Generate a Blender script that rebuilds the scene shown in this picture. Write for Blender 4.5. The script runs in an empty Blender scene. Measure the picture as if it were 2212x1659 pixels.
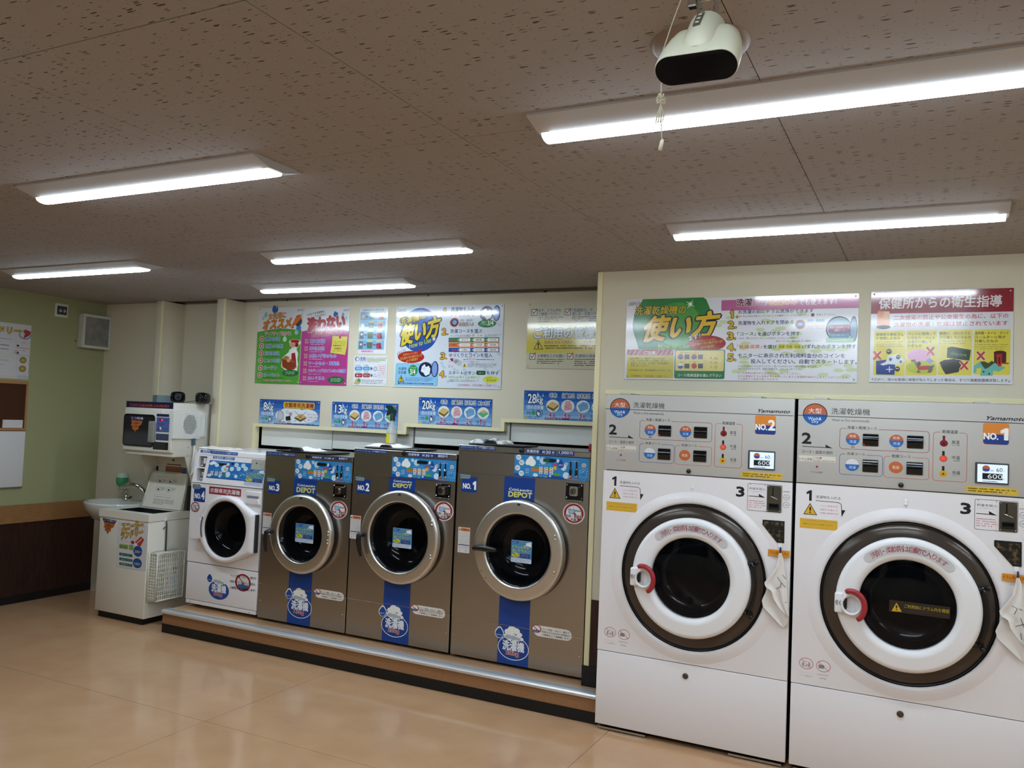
import bpy, bmesh, math, random
from mathutils import Vector, Matrix
random.seed(7)
SC = bpy.context.scene
COL = SC.collection
PI = math.pi
# ------------------------------------------------------------------ camera
CXP, CYP, FPX = 1106.0, 829.5, 1813.607
YAW, PITCH, ROLL = .466351534, .0413114270, .0411874573
EYE = Vector((0, 0, 1.6))
FW = Vector((-math.sin(YAW)*math.cos(PITCH), math.cos(YAW)*math.cos(PITCH), math.sin(PITCH)))
_r = Vector((math.cos(YAW), math.sin(YAW), 0)); _u = _r.cross(FW)
RT = math.cos(ROLL)*_r + math.sin(ROLL)*_u
UP = -math.sin(ROLL)*_r + math.cos(ROLL)*_u
cd = bpy.data.cameras.new('camera'); cam = bpy.data.objects.new('camera', cd); COL.objects.link(cam)
cd.sensor_width = 36; cd.lens = FPX/2212*36; cd.clip_start = .02; cd.clip_end = 60
cam.matrix_world = Matrix(((RT.x, UP.x, -FW.x, 0), (RT.y, UP.y, -FW.y, 0), (RT.z, UP.z, -FW.z, 1.6), (0, 0, 0, 1)))
SC.camera = cam
# ------------------------------------------------------------------ light and exposure
w = bpy.data.worlds.new('night'); SC.world = w; w.use_nodes = True
w.node_tree.nodes['Background'].inputs[0].default_value = (.02, .025, .035, 1)
w.node_tree.nodes['Background'].inputs[1].default_value = .3
LAMP = 61.0            # strength of the light bars' diffusers
LAMPCOL = (.74, .88, 1.0)
SC.view_settings.view_transform = 'Standard'; SC.view_settings.look = 'None'
SC.view_settings.exposure = 0.0; SC.view_settings.gamma = 1; SC.view_settings.use_curve_mapping = False
try:
    SC.cycles.use_denoising = True
    SC.cycles.max_bounces = 7; SC.cycles.diffuse_bounces = 4; SC.cycles.glossy_bounces = 4
    SC.cycles.transmission_bounces = 6; SC.cycles.transparent_max_bounces = 6
    SC.cycles.caustics_reflective = False; SC.cycles.caustics_refractive = False
    SC.cycles.sample_clamp_indirect = 4
except Exception: pass

def ray(px, py): return FW + RT*((px-CXP)/FPX) - UP*((py-CYP)/FPX)
def at(px, py, ax, val):           # the point of the plane ax = val seen at photo pixel (px, py)
    d = ray(px, py); i = 'XYZ'.index(ax); return EYE + d*((val-EYE[i])/d[i])
# ------------------------------------------------------------------ materials
def lin(c):
    if isinstance(c, str): c = [int(c[i:i+2], 16)/255 for i in (0, 2, 4)]
    return tuple(x/12.92 if x <= .04045 else ((x+.055)/1.055)**2.4 for x in c[:3])
MATS = {}
def mat(name, col='cccccc', rough=.5, metal=0, spec=.5, coat=0, emit=0, ecol=None, trans=0, alpha=1, ior=1.45, aniso=0):
    if name in MATS: return MATS[name]
    m = bpy.data.materials.new(name); m.use_nodes = True
    b = m.node_tree.nodes['Principled BSDF']
    b.inputs['Base Color'].default_value = (*lin(col), 1)
    b.inputs['Roughness'].default_value = rough; b.inputs['Metallic'].default_value = metal
    b.inputs['Specular IOR Level'].default_value = spec; b.inputs['Coat Weight'].default_value = coat
    b.inputs['Coat Roughness'].default_value = .09; b.inputs['IOR'].default_value = ior
    b.inputs['Transmission Weight'].default_value = trans; b.inputs['Alpha'].default_value = alpha
    b.inputs['Anisotropic'].default_value = aniso
    if emit:
        b.inputs['Emission Color'].default_value = (*(ecol or lin(col)), 1); b.inputs['Emission Strength'].default_value = emit
    MATS[name] = m; return m
def N(m, t, **k):
    n = m.node_tree.nodes.new(t)
    for a, v in k.items():
        if a.startswith('i_'): n.inputs[int(a[2:]) if a[2:].isdigit() else a[2:].replace('_', ' ')].default_value = v
        else: setattr(n, a, v)
    return n
def L(m, a, ao, b, bi): m.node_tree.links.new(a.outputs[ao], b.inputs[bi])
def bump(m, scale, strength, stretch=(1, 1, 1), detail=3, dist=.002, col2=None, colfac=.5, world=True, cramp=(.35, .65)):
    """fine procedural relief (and optional mottling) in world space"""
    b = m.node_tree.nodes['Principled BSDF']
    g = N(m, 'ShaderNodeNewGeometry') if world else N(m, 'ShaderNodeTexCoord')
    mp = N(m, 'ShaderNodeMapping'); mp.inputs['Scale'].default_value = stretch
    L(m, g, 'Position' if world else 'Object', mp, 'Vector')
    nz = N(m, 'ShaderNodeTexNoise'); nz.inputs['Scale'].default_value = scale; nz.inputs['Detail'].default_value = detail
    L(m, mp, 0, nz, 'Vector')
    bp = N(m, 'ShaderNodeBump'); bp.inputs['Strength'].default_value = strength; bp.inputs['Distance'].default_value = dist
    L(m, nz, 'Fac', bp, 'Height'); L(m, bp, 0, b, 'Normal')
    if col2:
        r = N(m, 'ShaderNodeValToRGB'); r.color_ramp.elements[0].position = cramp[0]; r.color_ramp.elements[1].position = cramp[1]
        c1 = b.inputs['Base Color'].default_value[:]
        r.color_ramp.elements[0].color = c1; r.color_ramp.elements[1].color = (*lin(col2), 1)
        L(m, nz, 'Fac', r, 0); L(m, r, 0, b, 'Base Color')
    return m
_inkc = {}
def ink(c, gloss='g'):             # flat printed colour: g glossy laminate, m matt sticker
    k = c+gloss
    if k not in _inkc:
        m = mat('print_'+k, c, rough=.16 if gloss == 'g' else .35, spec=.5, coat=1 if gloss == 'g' else 0)
        if gloss == 'g': bump(m, 7, .22, (1, 1, 1.6), 2, .003)
        _inkc[k] = m
    return _inkc[k]
# ------------------------------------------------------------------ mesh builder
class MB:
    def __init__(s): s.v = []; s.f = []; s.m = []; s.s = []; s.mats = []
    def mi(s, m):
        if m not in s.mats: s.mats.append(m)
        return s.mats.index(m)
    def add(s, vs, fs, m, smooth=False):
        o = len(s.v); i = s.mi(m); s.v += [tuple(p) for p in vs]
        for f in fs: s.f.append([o+k for k in f]); s.m.append(i); s.s.append(smooth)
        return s
    def bm(s, b, m, smooth=False):
        b.verts.index_update(); s.add([v.co for v in b.verts], [[v.index for v in f.verts] for f in b.faces], m, smooth); b.free(); return s
    def box(s, a, b, m, bev=0, seg=1):
        lo = [min(a[i], b[i]) for i in range(3)]; hi = [max(a[i], b[i]) for i in range(3)]
        if bev:
            q = bmesh.new(); bmesh.ops.create_cube(q, size=1)
            for v in q.verts: v.co = [lo[i]+(v.co[i]+.5)*(hi[i]-lo[i]) for i in range(3)]
            bmesh.ops.bevel(q, geom=q.edges[:], offset=min(bev, min(hi[i]-lo[i] for i in range(3))*.49), segments=seg, affect='EDGES', profile=.5)
            return s.bm(q, m, seg > 1)
        x0, y0, z0 = lo; x1, y1, z1 = hi
        return s.add([(x0,y0,z0),(x1,y0,z0),(x1,y1,z0),(x0,y1,z0),(x0,y0,z1),(x1,y0,z1),(x1,y1,z1),(x0,y1,z1)],
                     [(0,3,2,1),(4,5,6,7),(0,1,5,4),(1,2,6,5),(2,3,7,6),(3,0,4,7)], m)
    def prism(s, pts, y0, y1, m, ax='Y', smooth=False):
        """closed outline in the plane across axis ax, from y0 to y1"""
        n = len(pts)
        g = {'Y': lambda p, t: (p[0], t, p[1]), 'X': lambda p, t: (t, p[0], p[1]), 'Z': lambda p, t: (p[0], p[1], t)}[ax]
        q = bmesh.new(); A = [q.verts.new(g(p, y0)) for p in pts]; B = [q.verts.new(g(p, y1)) for p in pts]
        q.faces.new(A); q.faces.new(B[::-1])
        for i in range(n): q.faces.new((A[i], B[i], B[(i+1) % n], A[(i+1) % n]))
        bmesh.ops.recalc_face_normals(q, faces=q.faces[:]); return s.bm(q, m, smooth)
    def lathe(s, prof, c, m, ax='Y', seg=48, smooth=True, a0=0, a1=2*PI, sx=1, sz=1):
        """profile [(radius, offset along axis)] turned about an axis through c"""
        full = abs(a1-a0-2*PI) < 1e-6; n = seg if full else seg+1; vs = []; fs = []
        for r, t in prof:
            for k in range(n):
                a = a0+(a1-a0)*k/seg; u, v = r*math.cos(a)*sx, r*math.sin(a)*sz
                vs.append({'Y': (c[0]+u, c[1]+t, c[2]+v), 'X': (c[0]+t, c[1]+u, c[2]+v), 'Z': (c[0]+u, c[1]+v, c[2]+t)}[ax])
        for j in range(len(prof)-1):
            for k in range(n if full else n-1):
                k2 = (k+1) % n; fs.append((j*n+k, j*n+k2, (j+1)*n+k2, (j+1)*n+k))
        q = bmesh.new(); V = [q.verts.new(v) for v in vs]
        for f in fs:
            try: q.faces.new([V[i] for i in f])
            except Exception: pass
        bmesh.ops.remove_doubles(q, verts=q.verts[:], dist=1e-6); bmesh.ops.recalc_face_normals(q, faces=q.faces[:])
        return s.bm(q, m, smooth)
    def tube(s, pts, r, m, seg=8, cap=True):
        P = [Vector(p) for p in pts]; vs = []; fs = []; n = len(P); prev = None
        for i, p in enumerate(P):
            t = (P[min(i+1, n-1)]-P[max(i-1, 0)]).normalized()
            a = prev if prev is not None else (Vector((0, 0, 1)) if abs(t.z) < .9 else Vector((1, 0, 0)))
            a = (a-t*a.dot(t)).normalized(); prev = a; b = t.cross(a)
            rr = r[i] if isinstance(r, (list, tuple)) else r
            for k in range(seg):
                an = 2*PI*k/seg; vs.append(p+(a*math.cos(an)+b*math.sin(an))*rr)
        for i in range(n-1):
            for k in range(seg):
                k2 = (k+1) % seg; fs.append((i*seg+k, i*seg+k2, (i+1)*seg+k2, (i+1)*seg+k))
        if cap: fs += [tuple(range(seg))[::-1], tuple((n-1)*seg+k for k in range(seg))]
        return s.add(vs, fs, m, True)
    def me(s, name):
        me = bpy.data.meshes.new(name); me.from_pydata(s.v, [], s.f)
        for m in s.mats: me.materials.append(m)
        me.polygons.foreach_set('material_index', s.m); me.polygons.foreach_set('use_smooth', s.s); me.update(); return me
    def obj(s, name, parent=None, label=None, **k):
        o = bpy.data.objects.new(name, s.me(name)); COL.objects.link(o)
        if parent is not None: o.parent = parent; o.matrix_parent_inverse = Matrix.Translation(-abspos(parent))
        if label: o['label'] = label
        for a, v in k.items(): o[a] = v
        return o
def abspos(o):
    return Vector(o.location) if o.parent is None else abspos(o.parent)+o.matrix_parent_inverse.translation+Vector(o.location)
def thing(name, label, cat, loc=(0, 0, 0), group=None):
    o = bpy.data.objects.new(name, None); o.empty_display_size = .05; o.location = loc; COL.objects.link(o)
    o['label'] = label; o['category'] = cat
    if group: o['group'] = group
    return o
def tag(o, label, cat, group=None):
    o['label'] = label; o['category'] = cat
    if group: o['group'] = group
    return o
def round_rect(x0, y0, x1, y1, r, n=5):
    x0, x1 = sorted((x0, x1)); y0, y1 = sorted((y0, y1)); r = min(r, (x1-x0)/2*.999, (y1-y0)/2*.999); out = []
    for cx, cy, a in ((x1-r, y1-r, 0), (x0+r, y1-r, 90), (x0+r, y0+r, 180), (x1-r, y0+r, 270)):
        for k in range(n+1): t = math.radians(a+90*k/n); out.append((cx+r*math.cos(t), cy+r*math.sin(t)))
    return out
# ------------------------------------------------------------------ flat print: outlines and lettering on one plane
_tc = bpy.data.curves.new('lettering', 'FONT'); _to = bpy.data.objects.new('lettering_tmp', _tc); COL.objects.link(_to); _tcache = {}
def glyphs(txt, off):
    k = (txt, round(off, 4))
    if txt == '1' and k not in _tcache:                    # a one with its flag
        o = off; _tcache[k] = ([(.20-o, -o), (.34+o, -o), (.34+o, .70+o), (.24-o*.3, .70+o), (.04-o, .56+o*.3), (.04-o, .43-o), (.20-o, .50-o)], [(0, 1, 2, 3, 6), (3, 4, 5, 6)])
    if k not in _tcache:
        _tc.body = txt; _tc.offset = off; _tc.resolution_u = 2; _tc.fill_mode = 'FRONT'
        dg = bpy.context.evaluated_depsgraph_get(); dg.update()
        me = bpy.data.meshes.new_from_object(_to.evaluated_get(dg))
        vs = [(v.co.x, v.co.y) for v in me.vertices]; fs = [tuple(p.vertices) for p in me.polygons]
        bpy.data.meshes.remove(me); _tcache[k] = (vs, fs)
    return _tcache[k]
class Art:
    """p(x, y) maps the numbers given (photo crop pixels, or metres) to (u, v) on the plane O + uU + vV facing Nn"""
    def __init__(s, O, U, V, crop=None, gloss='g', shift=(0, 0), eps=.00022, sub=None):
        s.O = Vector(O); s.U = Vector(U); s.V = Vector(V); s.Nn = s.U.cross(s.V); s.crop = crop; s.g = gloss; s.sh = shift
        s.mb = MB(); s.boxes = []; s.eps = eps; s.sub = sub
    def p(s, x, y):
        if s.crop:
            ox, oy, k = s.crop; d = ray(ox+x/k, oy+y/k); t = (s.O-EYE).dot(s.Nn)/d.dot(s.Nn); q = EYE+d*t-s.O
            return (q.dot(s.U)+s.sh[0], q.dot(s.V)+s.sh[1])
        if s.sub: a, b, c, e = s.sub; return (a+x*c, b+y*e)
        return (x+s.sh[0], y+s.sh[1])
    def put(s, pts, faces, col, layer=None, step=0):
        us = [p[0] for p in pts]; vs = [p[1] for p in pts]; bb = (min(us), min(vs), max(us), max(vs))
        if layer is None:
            layer = 0
            for b, l in s.boxes:
                if b[0] < bb[2] and bb[0] < b[2] and b[1] < bb[3] and bb[1] < b[3]: layer = max(layer, l)
            layer += 1
        s.boxes.append((bb, layer)); h = layer*s.eps*(1+.0)+(len(s.boxes) % 45)*.006*s.eps
        m = col if not isinstance(col, str) else ink(col, s.g)
        out = []
        for f in faces:                                  # face the viewer side
            a = sum(pts[f[i]][0]*pts[f[(i+1) % len(f)]][1]-pts[f[(i+1) % len(f)]][0]*pts[f[i]][1] for i in range(len(f)))
            out.append(f if a > 0 else tuple(f[::-1]))
        s.mb.add([s.O+s.U*p[0]+s.V*p[1]+s.Nn*(h+((i//step)*.09*s.eps if step else 0)) for i, p in enumerate(pts)], out, m); return layer
    def polyuv(s, pts, col, layer=None): return s.put(pts, [tuple(range(len(pts)))], col, layer)
    def poly(s, pts, col): return s.polyuv([s.p(*q) for q in pts], col)
    def rect(s, x0, y0, x1, y1, col, r=0):
        a = s.p(x0, y0); b = s.p(x1, y1)
        return s.polyuv(round_rect(a[0], a[1], b[0], b[1], r) if r else [(a[0], b[1]), (b[0], b[1]), (b[0], a[1]), (a[0], a[1])], col)
    def ell(s, x0, y0, x1, y1, col, n=28, a0=0, a1=360):
        a = s.p(x0, y0); b = s.p(x1, y1); cx, cy, rx, ry = (a[0]+b[0])/2, (a[1]+b[1])/2, abs(b[0]-a[0])/2, abs(b[1]-a[1])/2
        pts = [(cx+rx*math.cos(math.radians(a0+(a1-a0)*k/n)), cy+ry*math.sin(math.radians(a0+(a1-a0)*k/n))) for k in range(n+(0 if a1-a0 == 360 else 1))]
        return s.polyuv(pts, col)
    def ringuv(s, outer, inner, col):
        n = len(outer); return s.put(outer+inner, [(i, (i+1) % n, n+(i+1) % n, n+i) for i in range(n)], col)
    def ring(s, x0, y0, x1, y1, w, col, n=32):
        a = s.p(x0, y0); b = s.p(x1, y1); cx, cy, rx, ry = (a[0]+b[0])/2, (a[1]+b[1])/2, abs(b[0]-a[0])/2, abs(b[1]-a[1])/2
        f = lambda q: [(cx+(rx-q)*math.cos(2*PI*k/n), cy+(ry-q)*math.sin(2*PI*k/n)) for k in range(n)]
        return s.ringuv(f(0), f(w), col)
    def frame(s, x0, y0, x1, y1, w, col, r=.01):
        a = s.p(x0, y0); b = s.p(x1, y1); X0, X1 = sorted((a[0], b[0])); Y0, Y1 = sorted((a[1], b[1]))
        return s.ringuv(round_rect(X0, Y0, X1, Y1, r), round_rect(X0+w, Y0+w, X1-w, Y1-w, max(r-w, .0005)), col)
    def line(s, pts, w, col):
        q = [Vector(s.p(*p)) for p in pts]
        for a, b in zip(q, q[1:]):
            d = (b-a).normalized()*w/2; n = Vector((-d.y, d.x)); s.polyuv([tuple(a-d*.3+n), tuple(a-d*.3-n), tuple(b+d*.3-n), tuple(b+d*.3+n)], col)
    def text(s, txt, x0, y0, x1, y1, col, bold=0, out=None, q=None, ow=.03, slant=0):
        """lettering filling the box whose upper left and lower right corners are given, or the parallelogram q = bl, br, tl"""
        vs, fs = glyphs(txt, 0)
        if not vs: return
        bx0 = min(v[0] for v in vs); bx1 = max(v[0] for v in vs); by0 = min(v[1] for v in vs); by1 = max(v[1] for v in vs)
        if txt in ('ー', '一'): by0, by1 = by0-.3, by1+.3
        if q: bl, br, tl = [Vector(s.p(*c)) for c in q]
        else:
            a = s.p(x0, y0); b = s.p(x1, y1)
            if s.crop and x1-x0 > 14*(y1-y0): b = (b[0], s.p(x0, y1)[1])
            bl = Vector((a[0], b[1])); br = Vector((b[0], b[1])); tl = Vector((a[0], a[1]))
        e1 = br-bl; e2 = tl-bl+(e1*slant if slant else Vector((0, 0)))
        P = [bl+e1*((v[0]-bx0)/(bx1-bx0))+e2*((v[1]-by0)/(by1-by0)) for v in vs]; hh = e2.length/max(by1-by0, .3)
        def fat(d, c):                                   # thicken by overlaying shifted copies of the letters
            if d < .004: return s.put([tuple(q) for q in P], fs, c)
            n = 8 if d > .035 else 4; ex = e1.normalized()*hh*d; ey = e2.normalized()*hh*d; o = [Vector((0, 0))]+[ex*math.cos(2*PI*(i+.5)/n)+ey*math.sin(2*PI*(i+.5)/n) for i in range(n)]
            k = len(P); s.put([tuple(q+w) for w in o for q in P], [tuple(j*k+i for i in f) for j in range(len(o)) for f in fs], c, step=k)
        if out:
            for i, c in enumerate([out] if isinstance(out, str) else out[::-1]): fat(bold*.8+ow*(1 if isinstance(out, str) else len(out)-i), c)
        fat(bold*.8, col)
    def arctext(s, txt, cx, cy, r, a0, a1, h, col, bold=0):
        n = len(txt)
        for i, ch in enumerate(txt):
            a = math.radians(a0+(a1-a0)*(i+.5)/n); vs, fs = glyphs(ch, 0)
            if not vs: continue
            mx = sum((min(v[0] for v in vs), max(v[0] for v in vs)))/2
            pts = []
            for v in vs:
                dx, dy = (v[0]-mx)*h, (v[1]-.38)*h; t = a-PI/2
                pts.append((cx+r*math.cos(a)+dx*math.cos(t)-dy*math.sin(t), cy+r*math.sin(a)+dx*math.sin(t)+dy*math.cos(t)))
            s.put(pts, fs, col)
    def lines(s, x0, y0, x1, y1, n, col, fill=.45, seed=0, ends=None):
        """rows of print too small to read"""
        rn = random.Random(seed+int(x0*7+y0)); a = s.p(x0, y0); b = s.p(x1, y1)
        H = (b[1]-a[1])/n; pts = []; fs = []; h = abs(H)*fill
        for i in range(n):
            u = a[0]; v = a[1]+H*(i+.5); end = b[0]-(b[0]-a[0])*(rn.random()*.25 if i == n-1 else rn.random()*.06)
            while u < end:
                wd = h*rn.uniform(.5, 1.3); o = len(pts)
                if rn.random() < .86:
                    hh = h*rn.uniform(.7, 1)/2
                    pts += [(u, v-hh), (min(u+wd, end), v-hh), (min(u+wd, end), v+hh), (u, v+hh)]; fs.append((o, o+1, o+2, o+3))
                u += wd+h*.22
        if pts: s.put(pts, fs, col)
    def star(s, x0, y0, x1, y1, col, n=14, k=.78):
        a = s.p(x0, y0); b = s.p(x1, y1); cx, cy, rx, ry = (a[0]+b[0])/2, (a[1]+b[1])/2, abs(b[0]-a[0])/2, abs(b[1]-a[1])/2
        return s.polyuv([(cx+rx*(1 if i % 2 else k)*math.cos(PI*i/n), cy+ry*(1 if i % 2 else k)*math.sin(PI*i/n)) for i in range(2*n)], col)
    def drop(s, x0, y0, x1, y1, col, tilt=0):
        a = s.p(x0, y0); b = s.p(x1, y1); cx, rx = (a[0]+b[0])/2, abs(b[0]-a[0])/2; top = max(a[1], b[1]); bot = min(a[1], b[1]); cy = bot+rx
        pts = []
        for k in range(17):
            t = math.radians(180-30+ (240)*k/16); pts.append((cx+rx*math.cos(t), cy+rx*math.sin(t)*1.0))
        pts.append((cx+rx*.35, cy+rx*1.15)); pts.append((cx+tilt*rx, top)); pts.append((cx-rx*.35, cy+rx*1.15)); return s.polyuv(pts, col)
    def obj(s, name, parent=None, label=None): return s.mb.obj(name, parent, label)
def artY(y, crop=None, **k): return Art((0, y, 0), (1, 0, 0), (0, 0, 1), crop, **k)
# ------------------------------------------------------------------ the room
ZC = 2.442; XL = -6.397; YB = 5.013; YC = 4.395; YW = 4.447; YD = 4.215; YP = 4.262
M_CREAM = bump(mat('wallpaper_cream', 'd3cbb4', .62, spec=.3), 60, .35, (6, 6, .35), 4, .0015)
M_GREEN = bump(mat('wallpaper_green', '999b74', .7, spec=.2), 90, .3, (1, 1, .5), 3, .0015)
M_TRIMC = mat('cream_trim', 'e6dcb2', .4, spec=.4)
M_DARKW = bump(mat('dark_wood_laminate', '3a2620', .32, spec=.4), 30, .1, (5, 5, .3), 4, .001, '2a1a16')
M_BAND = bump(mat('mid_wood_band', '9a7048', .38, spec=.4), 26, .1, (.5, .5, 9), 4, .001, '84603c')
M_BLACK = mat('black_rubber', '101012', .45)
M_VOID = mat('dark_gap', '0a0a0b', .8, spec=.1)
def struct(o): o['kind'] = 'structure'; return o
# floor: sheets of beige vinyl with welded joints
m = mat('vinyl_floor', 'c19a75', .10, spec=.6); bump(m, 5, .03, (1, 1, 1), 4, .01, 'b98f6b', cramp=(.3, .7))
M_FLOOR = m
b = MB(); b.box((-6.6, -1.8, -.12), (2.8, 5.4, -.012), mat('floor_joint', '9a7a5c', .5)); fl = struct(b.obj('floor'))
xs = [-6.397, -5.08, -3.28, -1.48, .32, 2.6]; ys = [-1.6, -.4, 1.4, 3.205, 4.9]; J = .0013
for i in range(5):
    for j in range(4):
        b = MB(); b.box((xs[i]+J, ys[j]+J, -.012), (xs[i+1]-J, ys[j+1]-J, 0), M_FLOOR); b.obj('floor_sheet', fl)
# ceiling: fissured mineral tiles
m = mat('mineral_tile', 'a09b9a', .85, spec=.15); M_TILE = m
bs = m.node_tree.nodes['Principled BSDF']; g = N(m, 'ShaderNodeNewGeometry')
def fiss(scl, thr, cut, seed):
    mp = N(m, 'ShaderNodeMapping'); mp.inputs['Scale'].default_value = scl; mp.inputs['Location'].default_value = (seed, seed*.7, 0)
    L(m, g, 'Position', mp, 'Vector')
    nz = N(m, 'ShaderNodeTexNoise'); nz.inputs['Scale'].default_value = 1.3; nz.inputs['Detail'].default_value = 2; L(m, mp, 0, nz, 'Vector')
    mx = N(m, 'ShaderNodeVectorMath', operation='MULTIPLY_ADD'); mx.inputs[1].default_value = (.75, .75, 0); L(m, nz, 'Color', mx, 0); L(m, mp, 0, mx, 2)
    vo = N(m, 'ShaderNodeTexVoronoi'); vo.voronoi_dimensions = '2D'; vo.inputs['Scale'].default_value = 1; L(m, mx, 0, vo, 'Vector')
    sp = N(m, 'ShaderNodeSeparateColor'); L(m, vo, 'Color', sp, 0)
    mm = N(m, 'ShaderNodeMath', operation='MULTIPLY_ADD'); mm.inputs[1].default_value = thr; mm.inputs[2].default_value = -thr*cut; L(m, sp, 0, mm, 0)
    lt = N(m, 'ShaderNodeMapRange'); lt.inputs['From Min'].default_value = 0; lt.inputs['From Max'].default_value = .05
    sb = N(m, 'ShaderNodeMath', operation='SUBTRACT'); L(m, mm, 0, sb, 0); L(m, vo, 'Distance', sb, 1); L(m, sb, 0, lt, 0); return lt
f1 = fiss((24, 120, 1), 1.0, .70, 3); f2 = fiss((75, 170, 1), .9, .78, 11)
mxx = N(m, 'ShaderNodeMath', operation='MAXIMUM'); L(m, f1, 0, mxx, 0); L(m, f2, 0, mxx, 1)
mc = N(m, 'ShaderNodeMix', data_type='RGBA'); mc.inputs[6].default_value = (*lin('a09b9a'), 1); mc.inputs[7].default_value = (*lin('4a433d'), 1)
L(m, mxx, 0, mc, 0); L(m, mc, 2, bs, 'Base Color')
bp = N(m, 'ShaderNodeBump', invert=True); bp.inputs['Strength'].default_value = .5; bp.inputs['Distance'].default_value = .003; L(m, mxx, 0, bp, 'Height'); L(m, bp, 0, bs, 'Normal')
b = MB(); b.box((-6.6, -1.8, ZC+.012), (2.8, 5.4, ZC+.12), mat('ceiling_joint', '5f554d', .9)); ce = struct(b.obj('ceiling'))
xs = [-6.397, -5.79, -4.89, -3.99]+[-3.09+.9*k for k in range(7)]; ys = [-1.6, -.54, .36]+[1.26+.9*k for k in range(5)]
J = .0012
for i in range(len(xs)-1):
    for j in range(len(ys)-1):
        y1 = ys[j+1]-J
        if xs[i] > -1.9 and y1 > YC: y1 = YC
        if ys[j] > YC and xs[i] > -1.7: continue
        b = MB(); b.box((xs[i]+J, ys[j]+J, ZC), (xs[i+1]-J, min(y1, 5.02), ZC+.012), M_TILE, .0008); b.obj('ceiling_tile', ce)
b = MB(); b.box((-6.397, 5.021, ZC+.001), (-1.69, 5.4, ZC+.0119), M_TILE); b.obj('ceiling_edge_strip', ce)
# walls
b = MB(); b.box((XL-.1, -1.7, 0), (XL, 5.4, ZC), M_GREEN); wl = struct(b.obj('wall_left'))
b = MB(); b.box((XL, -1.6, .05), (XL+.006, 4.87, .626), M_DARKW); b.obj('wainscot', wl)
b = MB(); b.box((XL, -1.6, .626), (XL+.016, 4.87, .768), M_BAND, .002); struct(b.obj('trim_1'))
b = MB(); b.box((XL, -1.6, 0), (XL+.009, 4.87, .062), M_BLACK); struct(b.obj('baseboard_left'))
st = [(-4.95, 0), (-4.77, 0), (-4.77, 1.46), (-3.35, 1.46), (-3.35, 1.515), (-2.569, 1.515), (-2.569, 1.578), (-1.70, 1.578), (-1.70, ZC), (-4.95, ZC)]
wb = MB(); wb.box((XL, 4.87, 0), (-5.69, 5.0, ZC), M_CREAM); wback = struct(wb.obj('wall_back'))
for q in ((-5.69, 5.02, 0, -5.0, 5.1, ZC), (-4.95, YB, 0, -4.77, YB+.038, ZC), (-4.77, YB, 1.46, -3.35, YB+.038, ZC), (-3.35, YB, 1.515, -2.569, YB+.038, ZC), (-2.569, YB, 1.578, -1.70, YB+.038, ZC)):
    wb = MB(); wb.box(q[:3], q[3:], M_CREAM); struct(wb.obj('wall_back'))

wv = MB(); wv.box((-4.95, 5.24, 0), (-1.70, 5.3, ZC), M_VOID); struct(wv.obj('wall_behind'))
for n, (x0, x1, y0) in enumerate(((-5.69, -5.615, 4.787), (-5.02, -4.935, 4.79))):
    b = MB(); b.box((x0, y0, 0), (x1, 5.06, ZC), M_CREAM, .006, 2); p = b.obj('pillar', wback)
    b = MB(); b.box((x1-.012, y0-.003, 0), (x1+.004, y0+.012, ZC), M_TRIMC, .002); b.obj('corner_trim', wback)
b = MB(); T = .022                                                               # cream edging round the stepped opening
for (xa, za), (xb, zb) in zip(st[1:8], st[2:9]):
    if xa == xb:
        if xa < -4.7: b.box((xa-T, YB-.004, .17), (xa+.006, YB+.041, zb+0), M_TRIMC)
        elif xa < -1.8: b.box((xa-T-.004, YB-.004, za-.0), (xa+.003, YB+.041, zb+T), M_TRIMC)
    else: b.box((xa-(T if xa < -4.7 else 0), YB-.005, za-.003), (xb, YB+.041, za+T), M_TRIMC)
struct(b.obj('trim_2'))
# wall round the two big machines
for q in ((-1.69, YC, 1.772, 2.6, YC+.09, ZC), (-1.69, YC, .158, -1.60, YC+.09, 1.772), (.425, YC, 0, 2.6, YC+.09, 1.772), (-1.69, YC+.09, .158, -1.66, 5.09, ZC), (-1.66, 5.24, 0, 2.6, 5.3, ZC)):
    wc = MB(); wc.box(q[:3], q[3:], M_CREAM if q[1] < 5.2 else M_VOID); wr = struct(wc.obj('wall_back_right'))
    if q[2] == .158 and q[4] < 4.6: wr0 = wr
wr = wr0
b = MB(); b.box((-1.668, YC-.004, .15), (-1.598, YC, .623), M_DARKW); b.obj('wainscot', wr)
b = MB(); b.box((-1.698, YC-.006, .15), (-1.667, YC+.02, ZC), M_TRIMC, .002); struct(b.obj('trim_3'))
b = MB(); b.box((-1.630, YC-.008, 1.757), (.42, YC+.09, 1.782), M_TRIMC, .002); struct(b.obj('trim_4'))
b = MB(); b.box((-1.705, YC-.014, .152), (-1.56, YC-.001, .262), M_BLACK); struct(b.obj('baseboard_back'))
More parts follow.
